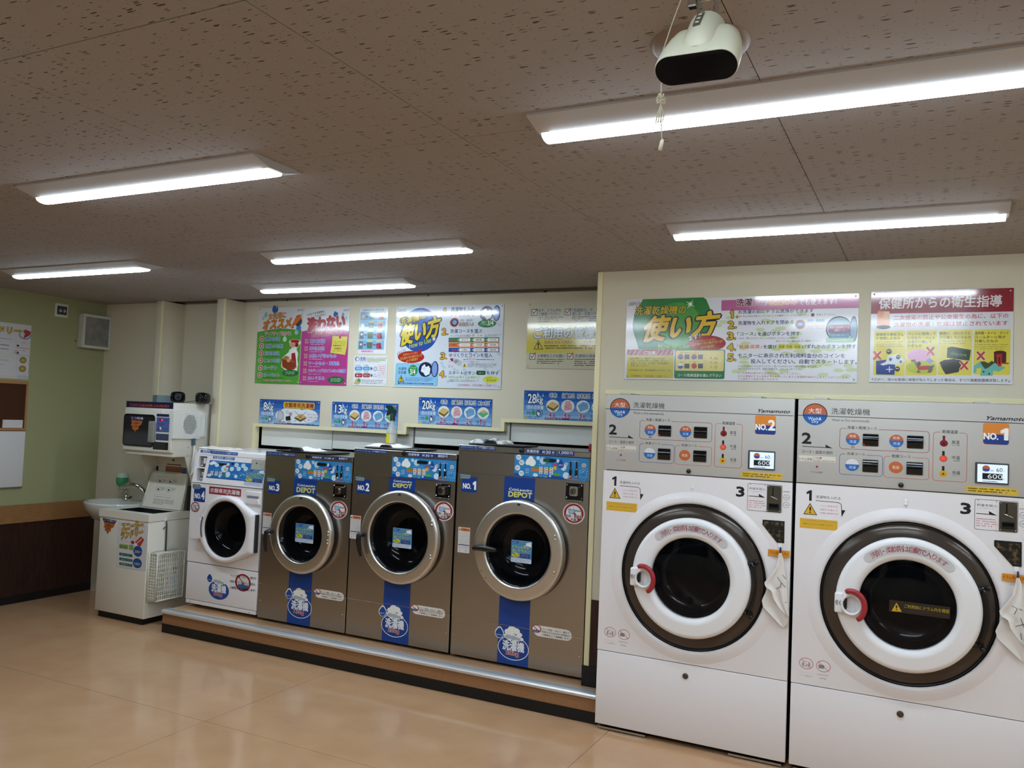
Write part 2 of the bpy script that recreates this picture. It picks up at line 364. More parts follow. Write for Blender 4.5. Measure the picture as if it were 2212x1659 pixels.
# the half of the room behind the camera
b = MB(); b.box((2.6, -1.7, 0), (2.7, 5.3, ZC), M_CREAM); struct(b.obj('wall_right'))
b = MB(); b.box((XL-.1, -1.7, 0), (2.7, -1.6, .9), M_CREAM); b.box((XL-.1, -1.7, 2.1), (2.7, -1.6, ZC), M_CREAM)
for x0, x1 in ((XL-.1, -5.4), (-3.6, -3.3), (-1.5, -1.2), (.6, 2.7)): b.box((x0, -1.7, .9), (x1, -1.6, 2.1), M_CREAM)
struct(b.obj('wall_front'))
M_GLASSN = mat('night_glass', '0c0f14', .05, spec=.6); M_ALU = mat('aluminium', 'b9bbbd', .3, 1)
for n, (x0, x1) in enumerate(((-5.4, -3.6), (-3.3, -1.5), (-1.2, .6))):
    b = MB(); b.box((x0, -1.67, .9), (x1, -1.66, 2.1), M_GLASSN); wn = struct(b.obj('window_%d' % (n+1)))
    b = MB(); b.box((x0, -1.68, .9), (x1, -1.62, .94), M_ALU); b.box((x0, -1.68, 2.06), (x1, -1.62, 2.1), M_ALU)
    b.box((x0, -1.68, .94), (x0+.04, -1.62, 2.06), M_ALU); b.box((x1-.04, -1.68, .94), (x1, -1.62, 2.06), M_ALU); b.obj('window_frame', wn)
# ------------------------------------------------------------------ ceiling light bars
M_LAMPW = mat('lamp_steel_white', 'b4b2b2', .45)
M_DIFF = mat('lamp_diffuser', 'ffffff', .4, emit=LAMP, ecol=LAMPCOL)
M_CAP = mat('lamp_end_cap', 'e8eeee', .35, emit=LAMP*.03, ecol=(.88, .95, 1))
M_DIFS = mat('lamp_diffuser_side', 'ffffff', .4, emit=LAMP*.17, ecol=LAMPCOL)
def lamp_protos():
    t = thing('ceiling_light', '', 'ceiling light', (0, 0, ZC)); b = MB(); z = ZC
    pr = [(-.118, z), (-.118, z-.006), (-.036, z-.028), (.036, z-.028), (.118, z-.006), (.118, z)]
    b.prism(pr, -.625, .625, M_LAMPW, 'X'); b.obj('housing', t)
    n = 6; arc = [(-.036, z-.026)]+[(-.036*math.cos(PI*k/n)*1.0, z-.030-.016*math.sin(PI*k/n)) for k in range(n+1)]+[(.036, z-.026)]
    b = MB(); b.prism(arc, -.59, .59, M_DIFS, 'X'); b.mi(M_DIFF)
    for i, f in enumerate(b.f):                          # the downward facing faces carry the light
        zs = [b.v[k][2] for k in f]; ys = [b.v[k][1] for k in f]
        if len(f) == 4 and max(zs) < z-.0375: b.m[i] = 1
    b.obj('diffuser', t)
    for s in (-1, 1):
        b = MB(); b.prism([(y, zz-.0005) for y, zz in arc], s*.59, s*.615, M_CAP, 'X'); b.obj('end_cap', t)
    return t
lamp0 = lamp_protos(); first = True
LP = [(-.395, 2.162, 'white ceiling light bar nearest the camera, crossed by the pull cord at upper right'),
      (-2.645, 2.162, 'white ceiling light bar at upper left, nearest of those on the left half'),
      (-.393, 3.512, 'white ceiling light bar just in front of the wall above the large washer dryers'),
      (-2.645, 3.512, 'middle ceiling light bar in front of the poster wall, the upper of the two there'),
      (-4.875, 3.49, 'small ceiling light bar at far left, near the green wall'),
      (-3.555, 4.395, 'ceiling light bar closest to the posters above the washers, the lower of two'),
      (1.855, 2.162, 'added ceiling light bar out of view to the right, in line with the cord one'),  # unseen bars along the right side are added to light the room
      (1.855, 3.512, 'added ceiling light bar out of view to the right, beside the hygiene notice'),
      (-.395, .812, 'ceiling light bar out of view almost overhead, in front of the camera'),
      (-2.645, .812, 'ceiling light bar out of view overhead, left of the camera'),
      (1.855, .812, 'added ceiling light bar out of view overhead at right, by the right wall'),  # unseen, added for light like the other bars at right
      (-2.645, -.54, 'added ceiling light bar out of view behind the camera, left one, by the windows'),  # unseen pair behind the camera, added for the room's brightness
      (-.395, -.54, 'added ceiling light bar out of view directly behind the camera, by the windows')]
for x, y, lb in LP:
    if first: o = lamp0; first = False
    else:
        o = lamp0.copy(); COL.objects.link(o)
        for ch in lamp0.children:
            c = ch.copy(); COL.objects.link(c); c.parent = o; c.matrix_parent_inverse = ch.matrix_parent_inverse.copy()
    o.location = (x, y, ZC); o['group'] = 'ceiling light bars'
    o['label'] = lb
# ------------------------------------------------------------------ machine materials and shared pieces
M_WHITE = mat('white_enamel', 'e9e5e6', .22, coat=.2)
M_WHITE2 = mat('white_plastic', 'ecebec', .35)
M_PANEL = mat('silver_grey_panel', 'b9b6b0', .42, spec=.4)
M_DSTEEL = mat('dark_steel_side', '2a2d33', .3, .6)
M_STEEL = bump(mat('brushed_steel', 'b5b0a9', .3, 1), 140, .12, (.15, 1, 3), 3, .0006)
M_STEELR = bump(mat('steel_ring', 'dedad3', .34, 1), 60, .10, (1, 1, 1), 3, .0006)
M_CHROME = mat('chrome', 'd8dadc', .07, 1)
M_SMOKE = mat('smoked_brown_ring', '4b423b', .16, .35)
M_GASK = mat('black_gasket', '0b0c10', .28)
M_BLK = mat('black_plastic', '121316', .35)
M_BLKG = mat('black_gloss', '0c0d10', .06, spec=.6)
M_RED = mat('red_grip', 'a02c34', .3)
M_GLASS = mat('door_glass', '0c0e12', .03, alpha=.28)
M_DRUM = mat('drum_steel', '34353a', .3, .9)
M_DRUMD = mat('drum_dark', '121318', .35, .3)
def plate_hole(mb, x0, x1, z0, z1, y, cx, cz, r, m, depth=.02, n=72):
    an = sorted([2*PI*k/n for k in range(n)]+[math.atan2(z-cz, x-cx) % (2*PI) for x in (x0, x1) for z in (z0, z1)])
    q = bmesh.new(); A = []; B = []; C = []; D = []
    for a in an:
        c, s = math.cos(a), math.sin(a); t = 1e9
        if c > 1e-9: t = min(t, (x1-cx)/c)
        if c < -1e-9: t = min(t, (x0-cx)/c)
        if s > 1e-9: t = min(t, (z1-cz)/s)
        if s < -1e-9: t = min(t, (z0-cz)/s)
        A.append(q.verts.new((cx+t*c, y, cz+t*s))); B.append(q.verts.new((cx+r*c, y, cz+r*s)))
        C.append(q.verts.new((cx+t*c, y+depth, cz+t*s))); D.append(q.verts.new((cx+r*c, y+depth, cz+r*s)))
    k = len(an)
    for i in range(k):
        j = (i+1) % k
        q.faces.new((A[i], A[j], B[j], B[i])); q.faces.new((A[j], A[i], C[i], C[j])); q.faces.new((B[i], B[j], D[j], D[i])); q.faces.new((C[i], D[i], D[j], C[j]))
    bmesh.ops.recalc_face_normals(q, faces=q.faces[:]); mb.bm(q, m)
def drum(par, cx, cz, y, r, dr, depth):
    b = MB(); b.lathe([(r, 0), (r-.012, .03), (r-.012, .07), (dr, .09), (dr, depth), (dr*.75, depth+.012), (.09, depth+.02), (.085, depth-.02), (.045, depth-.03), (.001, depth-.03)], (cx, y, cz), M_DRUM, seg=48)
    for k in range(3):
        a = PI/2+2*PI*k/3+.5; c, s = math.cos(a), math.sin(a); w = .03
        P = lambda rr, t: (cx+rr*c-t*s, cz+rr*s+t*c)
        b.prism([P(dr*.995, -.05), P(dr*.82, -.012), P(dr*.82, .012), P(dr*.995, .05)], y+.10, y+depth-.01, M_DRUM)
    return b.obj('drum', par)
def shell(b, lo, hi, m, t=.012):
    x0, y0, z0 = lo; x1, y1, z1 = hi
    b.box((x0, y0, z0), (x0+t, y1, z1), m); b.box((x1-t, y0, z0), (x1, y1, z1), m); b.box((x0+t, y0, z1-t), (x1-t, y1, z1), m); b.box((x0+t, y0, z0), (x1-t, y1, z0+t), m); b.box((x0+t, y1-t, z0+t), (x1-t, y1, z1-t), m)
def hexa(mb, x, y, z, r, m, d=.006, seg=12): mb.lathe([(r, 0), (r*.95, -d*.6), (r*.6, -d), (.0001, -d)], (x, y, z), m, seg=seg)
# ------------------------------------------------------------------ the two large white washer dryers
C3 = (1280, 830, 4.8087); C4 = (1280, 1080, 4.6087); C6 = (1700, 1130, 3.1367); C5 = (1700, 840, 4.3203); CT = (1600, 1080, 5.53)
def big_dryer(dx, no, label):
    x0 = -1.556+dx; x1 = x0+.960; xe = x1
    t = thing('washer_dryer', label, 'washer dryer', (x0+.48, YD+.35, 0), 'large white washer dryers')
    b = MB(); shell(b, (x0+.006, YD+.028, .03), (x1-.006, 5.05, 1.742), M_DSTEEL); b.box((x0+.03, YD+.06, .0), (x1-.03, 5.0, .031), M_BLACK)
    b.box((x0+.02, YD+.01, .006), (x0+.27, YD+.04, .016), M_ALU); b.box((x1-.27, YD+.01, .006), (x1-.02, YD+.04, .016), M_ALU); cab = b.obj('cabinet', t)
    for a_ in (.07, .74):
        b = MB(); b.box((x0+a_, YD+.01, 1.752), (x0+a_+.06, YD+.16, 1.760), M_PANEL); b.obj('top_bracket', t)
    b = MB(); b.box((x0, YD, 1.353), (x1-.002, YD+.027, 1.751), M_PANEL, .003, 2); cp = b.obj('control_panel', t)
    b = MB(); cx, cz = -1.0715+dx, .8435
    plate_hole(b, x0, x1-.002, .412, 1.349, YD, cx, cz, .366, M_WHITE, .027)
    b.lathe([(.430, .001), (.416, -.0025), (.398, -.007), (.380, -.0095), (.3685, -.007), (.366, .002), (.366, .012)], (cx, YD, cz), M_WHITE, seg=72); fp = b.obj('front_panel', t)
    b = MB(); b.box((x0, YD, .030), (x1-.002, YD+.027, .408), M_WHITE, .003, 2); lp = b.obj('lower_panel', t)
    p = at(1280+205/4.6087, 1080+1715/4.6087, 'Y', YD)
    b = MB(); k = Vector((x0+.4715, YD, .352)); b.lathe([(.0145, 0), (.0145, -.004), (.012, -.006), (.0001, -.006)], k, mat('dull_lock', '5c5148', .35, .7), seg=20); b.obj('lock', lp)
    b = MB(); k = Vector((x0+.4545, YD, 1.372)); b.lathe([(.0115, 0), (.0115, -.005), (.009, -.010), (.0001, -.0105)], k, M_BLKG, seg=20); b.obj('lock', cp)
    # recess, smoked ring, door
    b = MB(); b.lathe([(.366, .0), (.3655, .012), (.352, .013), (.352, .004)], (cx, YD, cz), M_GASK, seg=72); b.obj('door_gasket', t)
    b = MB(); b.lathe([(.353, .006), (.338, -.001), (.31, -.006), (.28, -.008), (.205, -.006), (.203, .05)], (cx, YD, cz), M_SMOKE, seg=72); b.obj('smoked_ring', t)
    drum(t, cx, cz, YD+.05, .203, .29, .46)
    DX, DZ = -1.0665+dx, .8462
    b = MB(); b.lathe([(.289, -.010), (.2945, -.014), (.296, -.048), (.291, -.058), (.281, -.0635), (.276, -.0642), (.270, -.0646), (.236, -.0672), (.230, -.0676), (.224, -.068), (.205, -.062), (.1985, -.052), (.197, -.02), (.203, -.01)], (DX, YD, DZ), M_WHITE2, seg=80); door = b.obj('door', t)
    b = MB(); b.lathe([(.1975, -.044), (.16, -.050), (.1, -.055), (.0001, -.057)], (DX, YD, DZ), M_GLASS, seg=48)
    b.lathe([(.1975, -.040), (.16, -.046), (.1, -.051), (.0001, -.053)], (DX, YD, DZ), M_GLASS, seg=48); b.obj('glass', door)
    b = MB(); b.lathe([(.199, -.0), (.190, .055), (.150, .085)], (DX, YD-.035, DZ), mat('glass_bowl_rim', '17191e', .12, .4), seg=48); b.obj('glass_rim', door)
    # handle: white bracket, ring and red grip
    H = at(1280+503/4.6087, 1080+783/4.6087, 'Y', YD-.095)+Vector((dx, 0, 0))
    b = MB(); b.box((H.x-.073, YD-.086, H.z-.044), (H.x-.036, YD-.05, H.z+.047), M_WHITE2, .008, 3)
    b.lathe([(.049, .035), (.049, .005), (.046, -.003), (.040, -.003), (.037, .004), (.037, .030)], (H.x, H.y, H.z), M_WHITE2, seg=36, sx=.94)
    b.lathe([(.037, .030), (.0001, .032)], (H.x, H.y, H.z), M_WHITE2, seg=24, sx=.94); hd = b.obj('handle', door)
    b = MB(); pts = [(H.x+.057*math.cos(a)*1.0+.0, H.y-.012, H.z-.002+.066*math.sin(a)) for a in [math.radians(116-k*9.4) for k in range(20)]]
    b.tube(pts, [.009]+[.0125]*18+[.010], M_RED, 10); b.obj('grip', door, 'red curved grip')
    b = MB(); b.prism(round_rect(H.x-.034, H.z-.024, H.x-.020, H.z+.026, .006), H.y+.006, H.y+.026, M_BLK); b.obj('latch_slot', door)
    a = Art((0, YD-.0865, 0), (1, 0, 0), (0, 0, 1), gloss='m'); a.text('引く', H.x-.068, H.z+.013, H.x-.046, H.z-.008, '22242a', .03); a.obj('handle_lettering', door)
    # hinge
    b = MB(); R_ = .315
    b.tube([(DX+R_*math.cos(q), YD-.035, DZ+R_*math.sin(q)) for q in [math.radians(21-k*5) for k in range(10)]], .0085, M_BLKG, 8)
    for q in (math.radians(19.5), math.radians(-27)):
        for rr in (.302, .335): hexa(b, DX+rr*math.cos(q), YD-.022, DZ+rr*math.sin(q), .0115, M_BLK, .022, 16)
        b.box((DX+.298*math.cos(q), YD-.022, DZ+.31*math.sin(q)-.006), (DX+.34*math.cos(q), YD-.004, DZ+.31*math.sin(q)+.006), M_BLK)
    b.obj('hinge', door)
    a = Art((0, YD-.0685, 0), (1, 0, 0), (0, 0, 1), gloss='m')
    pa = [math.radians(129-k*80/24) for k in range(25)]; out = [(DX+.271*math.cos(q), DZ+.271*math.sin(q)) for q in pa]; inn = [(DX+.228*math.cos(q), DZ+.228*math.sin(q)) for q in pa]
    a.put(out+inn, [(i, i+1, 26+i, 25+i) for i in range(24)], 'c9c9c9')
    for q in (pa[0], pa[-1]): a.polyuv([(DX+.2495*math.cos(q)+.0215*math.cos(w_), DZ+.2495*math.sin(q)+.0215*math.sin(w_)) for w_ in [2*PI*k/16 for k in range(16)]], 'c9c9c9')
    a.arctext('洗剤・柔軟剤は自動で入ります', DX, DZ, .2495, 126.5, 51.5, .031, '9c3446', .004); a.obj('ring_label', door)
    S = (dx, 0)
    # ---- print on the control panel
    a = artY(YD, C3, gloss='m', shift=S); K = '1a1b20'
    a.line([(135, 254), (2083, 328)], .0030, K)
    a.ell(186, 141, 386, 349, K); a.ell(193, 149, 379, 341, 'b8603c')
    u = a.p(193, 149); v = a.p(379, 341); ccx, ccz, rr = (u[0]+v[0])/2, (u[1]+v[1])/2, abs(v[0]-u[0])/2
    a.polyuv([(ccx+rr*math.cos(q), ccz+rr*math.sin(q)-.001) for q in [PI+PI*k/20 for k in range(21)]], '1e5fa8')
    a.line([(188, 256), (384, 263)], .0028, K)
    a.text('大型', 231, 188, 340, 240, 'f4e8dc'); a.text('Wash&', 228, 270, 338, 303, 'eef2f6', .006); a.text('Dry', 258, 301, 312, 335, 'eef2f6', .006)
    a.text('洗濯乾燥機', 424, 186, 748, 256, K, .003); a.text('Wash to Dry automatically', 427, 287, 742, 327, K, -.002)
    a.text('Yamamoto', 1703, 258, 2043, 303, K, .04, slant=.06)
    a.text('2', 176, 420, 246, 520, K, .045); a.line([(174, 546), (400, 558)], .003, K); a.poly([(370, 528), (430, 565), (370, 560)], K)
    a.text('コース・温度の選択', 170, 578, 430, 622, K, .004)
    a.rect(145, 628, 452, 700, 'd9d4c6'); a.text('ドラム洗浄', 150, 650, 255, 682, '5b3f1c', .01); a.text('ご注意', 262, 642, 338, 666, 'a83040', .01); a.lines(262, 670, 445, 698, 2, '44454c')
    a.text('ドラム洗浄', 247, 776, 341, 800, K)
    for bx, c, lab, lb in (((492, 372, 1238, 604), '8c2a3a', '洗濯 + 乾燥コース', (557, 352, 803, 392)), ((487, 612, 845, 828), '2a5c9c', '洗濯コース', (549, 598, 700, 632)), ((859, 632, 1233, 855), 'bf5a42', '乾燥コース', (926, 617, 1082, 654)), ((1275, 405, 1547, 876), 'bf5a42', '乾燥温度', (1350, 386, 1480, 424))):
        a.frame(*bx, .0020, c, .014)
        u = a.p(lb[0]-14, bx[1]-10); v = a.p(lb[2]+14, bx[1]-10+(lb[2]-lb[0])*.04+26); tp = a.p(bx[0], bx[1])[1]
        a.polyuv([(u[0], tp-.004), (v[0], tp-.004), (v[0], tp+.003), (u[0], tp+.003)], M_PANEL); a.text(lab, *lb, K, .004)
    def wave_disc(x0_, y0_, x1_, y1_, top, t1, t2, lb=None):
        u = a.p(x0_, y0_); v = a.p(x1_, y1_); c0, c1, r0 = (u[0]+v[0])/2, (u[1]+v[1])/2, abs(v[0]-u[0])/2
        a.ell(x0_, y0_, x1_, y1_, top)
        if t1 == '-': a.ring(x0_, y0_, x1_, y1_, .0008, '2a5c9c')
        a.polyuv([(c0+r0*math.cos(q), c1+r0*math.sin(q)) for q in [PI+.02+(PI-.04)*k/16 for k in range(17)]]+[(c0+r0*(1-k/6), c1+(.002 if k % 2 else -.0006)) for k in range(1, 12)], '2a66ae')
        if t1 and t1 != '-': a.text(t1, x0_+32, y0_+18, x1_-30, y0_+46, 'f2dccb')
        a.text(t2, x0_+30, y1_-48, x1_-28, y1_-18, 'cfe0f0')
        if lb: a.text(lb, (x0_+x1_)/2-16, y1_+10, (x0_+x1_)/2+16, y1_+26, K)
    wave_disc(543, 416, 656, 533, 'b8603c', '乾燥', '洗濯', '標準'); wave_disc(907, 432, 1024, 550, 'b8603c', '乾燥', '洗濯', '少量'); wave_disc(535, 655, 649, 773, 'd8d8d8', '-', '洗濯')
    a.ell(900, 680, 1015, 797, 'c06436'); a.text('乾燥', 930, 722, 986, 756, 'f0dccb')
    for (bx, by), c, tx, sub in (((1362, 512), '7a1820', '高温', 'タオル類'), ((1356, 655), 'd06048', '中温', '一般衣類'), ((1352, 795), 'd0a828', '低温', 'デリケート')):
        a.ell(bx-33, by-33, bx+33, by+33, c, 20); a.rect(bx-9, by-72, bx+11, by-28, c if tx == '高温' else '2a1a18', .002)
        a.text(tx, 1428, by-28, 1492, by+8, K); a.text(sub, 1428, by+12, 1490, by+26, K)
    a.rect(1690, 320, 1902, 528, 'd88434', .010)
    u = a.p(1690, 440); v = a.p(1902, 530); mid = a.p(1690, 425)[1]
    a.polyuv([(u[0]+.0005, v[1]+.010), (u[0]+.008, v[1]+.002), (v[0]-.008, v[1]+.002), (v[0]-.0005, v[1]+.010)]+[(v[0]-.0005-(v[0]-u[0]-.001)*k/8, mid-.003+.004*math.sin(PI*k/8)) for k in range(9)], '1c3c86')
    a.text('NO.', 1696, 414, 1812, 476, 'f4f2f0', .05); a.text(no, 1830 if no != '1' else 1840, 374, 1893, 478, 'f4f2f0', .05)
    a.rect(1542, 904, 1970, 992, 'd8b43c'); a.lines(1558, 915, 1955, 985, 2, '3a3016', .5, 3)
    a.obj('panel_print', cp)
    for i, bx in enumerate(((685, 425, 815, 545), (1055, 440, 1190, 565), (680, 665, 808, 790), (1048, 685, 1182, 812))):
        u = at(C3[0]+bx[0]/C3[2], C3[1]+bx[1]/C3[2], 'Y', YD); v = at(C3[0]+bx[2]/C3[2], C3[1]+bx[3]/C3[2], 'Y', YD)
        b = MB(); b.box((u.x+dx, YD-.003, v.z), (v.x+dx, YD+.002, u.z), mat('button_bezel', '4a4c4e', .3, .5), .002)
        n = 8; zz = [v.z+.002+(u.z-v.z-.004)*k/n for k in range(n+1)]; yy = [YD-.0035-.0045*math.sin(PI*k/n) for k in range(n+1)]
        b.add([(xx, y_, z_) for y_, z_ in zip(yy, zz) for xx in (u.x+dx+.002, v.x+dx-.002)], [(2*k, 2*k+1, 2*k+3, 2*k+2) for k in range(n)], M_BLKG, True); bo = b.obj('push_button', cp)
        if i == 0:
            b = MB(); hexa(b, u.x+dx+.0065, YD-.0055, v.z+.0065, .0018, mat('red_light', 'ff2030', .3, emit=3), .002); b.obj('indicator_light', bo)
    for n_, (bx, by, c) in enumerate(((295, 735, 'a02030'), (1362, 512, '7a1620'), (1356, 655, 'lit'), (1352, 795, '8c1c22'))):
        u = at(C3[0]+bx/C3[2], C3[1]+by/C3[2], 'Y', YD)
        b = MB(); hexa(b, u.x+dx, YD-.0006, u.z, .0044, mat('red_light_on', 'ff3030', .3, emit=1.6) if c == 'lit' else mat('red_button_'+c, c, .25), .005, 16); b.obj('round_button', cp)
    a = artY(YD, C3, gloss='m', shift=S); u = a.p(1620, 685); v = a.p(1895, 895)
    b = MB(); b.box((u[0], YD-.006, v[1]), (v[0], YD, u[1]), mat('display_bezel', '3c4148', .3), .002); dp = b.obj('display', cp)
    a = Art((0, YD-.0062, 0), (1, 0, 0), (0, 0, 1), C3, 'm', S); LCD = mat('lcd_glow', 'd4e4ec', .3, emit=.42, ecol=(.75, .87, 1))
    a.rect(1636, 700, 1882, 882, LCD); a.ell(1675, 712, 1738, 775, 'c06840'); a.rect(1680, 744, 1734, 770, '3050a0', .004); a.text('標準', 1744, 757, 1768, 771, '20242c'); a.text('60', 1792, 737, 1842, 777, '20242c'); a.text('分', 1848, 765, 1860, 777, '20242c')
    a.rect(1675, 785, 1840, 852, '14161a'); a.text('600', 1718, 793, 1840, 843, 'e8eef2', .01); a.text('円', 1846, 838, 1858, 850, '20242c'); a.lines(1675, 852, 1825, 876, 1, '30343c', .5); a.obj('display_print', dp)
    # ---- print on the white front
    a = artY(YD, C3, gloss='m', shift=S)
    a.text('1', 206, 955, 246, 1055, K, .01); a.text('洗濯物を入れる', 283, 1003, 490, 1046, K); a.line([(283, 1053), (470, 1070), (495, 1085), (499, 1165)], .0026, K); a.poly([(495, 1140), (530, 1142), (497, 1205)], K)
    a.poly([(233, 1075), (174, 1180), (292, 1190)], K); a.poly([(233, 1087), (184, 1174), (283, 1183)], 'dcae2c'); a.text('!', 227, 1112, 239, 1168, K, .02)
    a.text('ペット用品不可', 316, 1092, 466, 1118, 'c4788a'); a.text('油等が付着した', 316, 1128, 466, 1154, 'c4788a'); a.text('衣類は乾燥不可', 316, 1160, 466, 1186, 'c4788a')
    a.rect(146, 1215, 460, 1335, 'dcae38'); a.text('ドラムの中が汚れていないことを', 153, 1232, 447, 1262, '2a2410', .01); a.text('確認してからご利用ください', 172, 1262, 428, 1292, '2a2410', .01); a.lines(153, 1295, 445, 1322, 1, '4a3c14', .5)
    a.text('3', 1497, 1065, 1573, 1168, K, .05); a.frame(1612, 1025, 1966, 1338, .0018, '4c4c50', .007); a.text('料金を投入', 1630, 1068, 1796, 1104, K); a.lines(1630, 1106, 1796, 1124, 1, '888088', .5)
    a.line([(1622, 1160), (1760, 1170)], .003, K); a.poly([(1728, 1138), (1795, 1180), (1728, 1172)], K); a.lines(1622, 1196, 1796, 1296, 4, 'cf98a0', .5)
    a.text('使用硬貨', 1980, 1108, 2048, 1126, K); a.ring(1981, 1144, 2046, 1208, .0014, K); a.ring(1979, 1222, 2043, 1288, .0014, K); a.text('100', 1998, 1170, 2030, 1186, K); a.text('500', 1996, 1248, 2028, 1264, K)
    a.crop = C4
    a.ring(119, 1257, 230, 1375, .0022, 'b83a42'); a.ring(257, 1280, 369, 1400, .0022, 'b83a42')
    a.ell(150, 1290, 200, 1350, 'a8a4a4'); a.ell(154, 1294, 196, 1346, 'eceaea'); a.ell(140, 1300, 160, 1345, 'a8a4a4'); a.ell(190, 1303, 208, 1348, 'a8a4a4'); a.rect(171, 1326, 179, 1338, '3a3638', .001)
    a.rect(275, 1322, 318, 1362, '8a868a'); a.rect(318, 1338, 350, 1342, '8a868a')
    a.line([(135, 1275), (214, 1357)], .0018, 'b83a42'); a.line([(273, 1298), (353, 1382)], .0018, 'b83a42')
    a.lines(119, 1392, 230, 1406, 1, '9a9698', .5); a.text('ペット用品不可', 122, 1412, 222, 1440, '77757a'); a.lines(257, 1402, 358, 1432, 2, '9a9698', .5); a.text('洗剤不要', 278, 1438, 334, 1460, '77757a')
    a.obj('front_print', fp)
    # coin unit
    a = artY(YD, C3, shift=S); u = a.p(1815, 1048); v = a.p(1958, 1335)
    b = MB(); b.box((u[0], YD-.004, v[1]), (v[0], YD, u[1]), mat('coin_steel', '6b6860', .25, .9), .002); b.box((u[0]+.026, YD-.0055, u[1]-.050), (u[0]+.030, YD-.004, u[1]-.008), M_VOID)
    b.box((u[0]+.010, YD-.008, v[1]+.012), (v[0]-.010, YD-.004, v[1]+.042), M_BLK, .001); b.box((u[0]+.013, YD-.009, v[1]+.024), (v[0]-.013, YD-.0078, v[1]+.038), M_VOID)
    b.tube([(u[0]+.018, YD-.006, u[1]-.052), (v[0]-.016, YD-.010, v[1]+.062)], .0025, M_CHROME, 6)
    for xx in (u[0]+.006, v[0]-.006):
        for zz in (u[1]-.006, v[1]+.006): hexa(b, xx, YD-.004, zz, .0025, M_CHROME, .0015, 8)
    b.obj('coin_slot', fp)
    for q in ((1640, 1038), (1792, 1048), (1632, 1306), (1782, 1318)):
        q = a.p(*q); b = MB(); hexa(b, q[0], YD-.0005, q[1], .0028, M_ALU, .0015, 8); b.obj('screw', fp)
    # detergent window
    P = [(1695, 195), (1912, 212), (1908, 430), (1838, 425), (1693, 245)]; P = [(lambda q: (q.x+dx, q.z))(at(C4[0]+x/C4[2], C4[1]+y/C4[2], 'Y', YD)) for x, y in P]
    g = (sum(q[0] for q in P)/5, sum(q[1] for q in P)/5); P2 = [(g[0]+(x-g[0])*.86, g[1]+(z-g[1])*.86) for x, z in P]
    b = MB(); b.prism(P, YD-.003, YD+.004, M_BLK); b.prism(P2, YD-.0045, YD-.002, bump(mat('supply_window', '1c1a18', .12), 55, .1, (1, 1, 1), 3, .002, '6b5a40', cramp=(.5, .72))); b.obj('supply_window', fp)
    # adhesive hooks, the rag label
    b = MB(); q = at(C3[0]+1037/C3[2], C3[1]+1065/C3[2], 'Y', YD); b.box((q.x+dx-.008, YD-.004, q.z-.012), (q.x+dx+.008, YD, q.z+.014), M_WHITE2, .002); b.tube([(q.x+dx, YD-.004, q.z-.008), (q.x+dx, YD-.014, q.z-.013), (q.x+dx, YD-.015, q.z-.004)], .0018, M_WHITE2, 6); b.obj('adhesive_hook', fp)
    b = MB(); q = at(CT[0]+472/CT[2], CT[1]+550/CT[2], 'Y', YD); HK = Vector((q.x+dx, YD, q.z)); b.box((HK.x-.009, YD-.004, HK.z-.010), (HK.x+.009, YD, HK.z+.014), M_WHITE2, .002); b.tube([(HK.x, YD-.004, HK.z-.004), (HK.x, YD-.016, HK.z-.014), (HK.x, YD-.017, HK.z-.002)], .0020, M_WHITE2, 6); b.obj('adhesive_hook', fp)
    a = artY(YD-.0098, CT, gloss='m', shift=S); a.rect(328, 585, 585, 690, 'd8922c'); a.text('ドラム用ぞうきん', 340, 606, 572, 668, 'a03018', .02); a.obj('rag_label', fp)
    return t, H, DX, DZ
M_TERRY = bump(mat('terry_cloth', 'e8e2dc', .95, spec=.1), 420, .8, (1, 1, 1), 3, .002)
def sheet(mb, Lp, Rp, crop, y0, dx, amp, nf, m, ph=0, n=12, rows=26, th=.004):
    """cloth between two edges given as crop pixels, with hanging folds"""
    def interp(P, z):
        for (a, b_) in zip(P, P[1:]):
            if b_[1] <= z <= a[1]: t = (a[1]-z)/max(a[1]-b_[1], 1e-6); return a[0]+(b_[0]-a[0])*t
        return P[-1][0] if z < P[-1][1] else P[0][0]
    W = lambda P: [(lambda q: (q.x+dx, q.z))(at(crop[0]+x/crop[2], crop[1]+y/crop[2], 'Y', y0)) for x, y in P]
    A, B = W(Lp), W(Rp); zt = min(A[0][1], B[0][1]); F = []; Bk = []
    for j in range(rows+1):
        s = j/rows; za = A[0][1]+(A[-1][1]-A[0][1])*s; zb = B[0][1]+(B[-1][1]-B[0][1])*s
        xa, xb = interp(A, za), interp(B, zb)
        for i in range(n+1):
            u = i/n; am = amp*(.25+.75*min(1, s*1.6)); y = y0-.006-am*(.5+.5*math.sin(ph+u*nf*2*PI+s*1.5))
            x = xa+(xb-xa)*u; z = za+(zb-za)*u; F.append((x, y, z)); Bk.append((x, y+th, z))
    k = n+1; fs = [(j*k+i, j*k+i+1, (j+1)*k+i+1, (j+1)*k+i) for j in range(rows) for i in range(n)]
    mb.add(F, [f[::-1] for f in fs], m, True); mb.add(Bk, fs, m, True)
    rim = [i for i in range(k)]+[j*k+n for j in range(1, rows+1)]+[rows*k+i for i in range(n-1, -1, -1)]+[j*k for j in range(rows-1, 0, -1)]
    q = len(rim); mb.add([F[i] for i in rim]+[Bk[i] for i in rim], [(i, (i+1) % q, q+(i+1) % q, q+i) for i in range(q)], m, True)
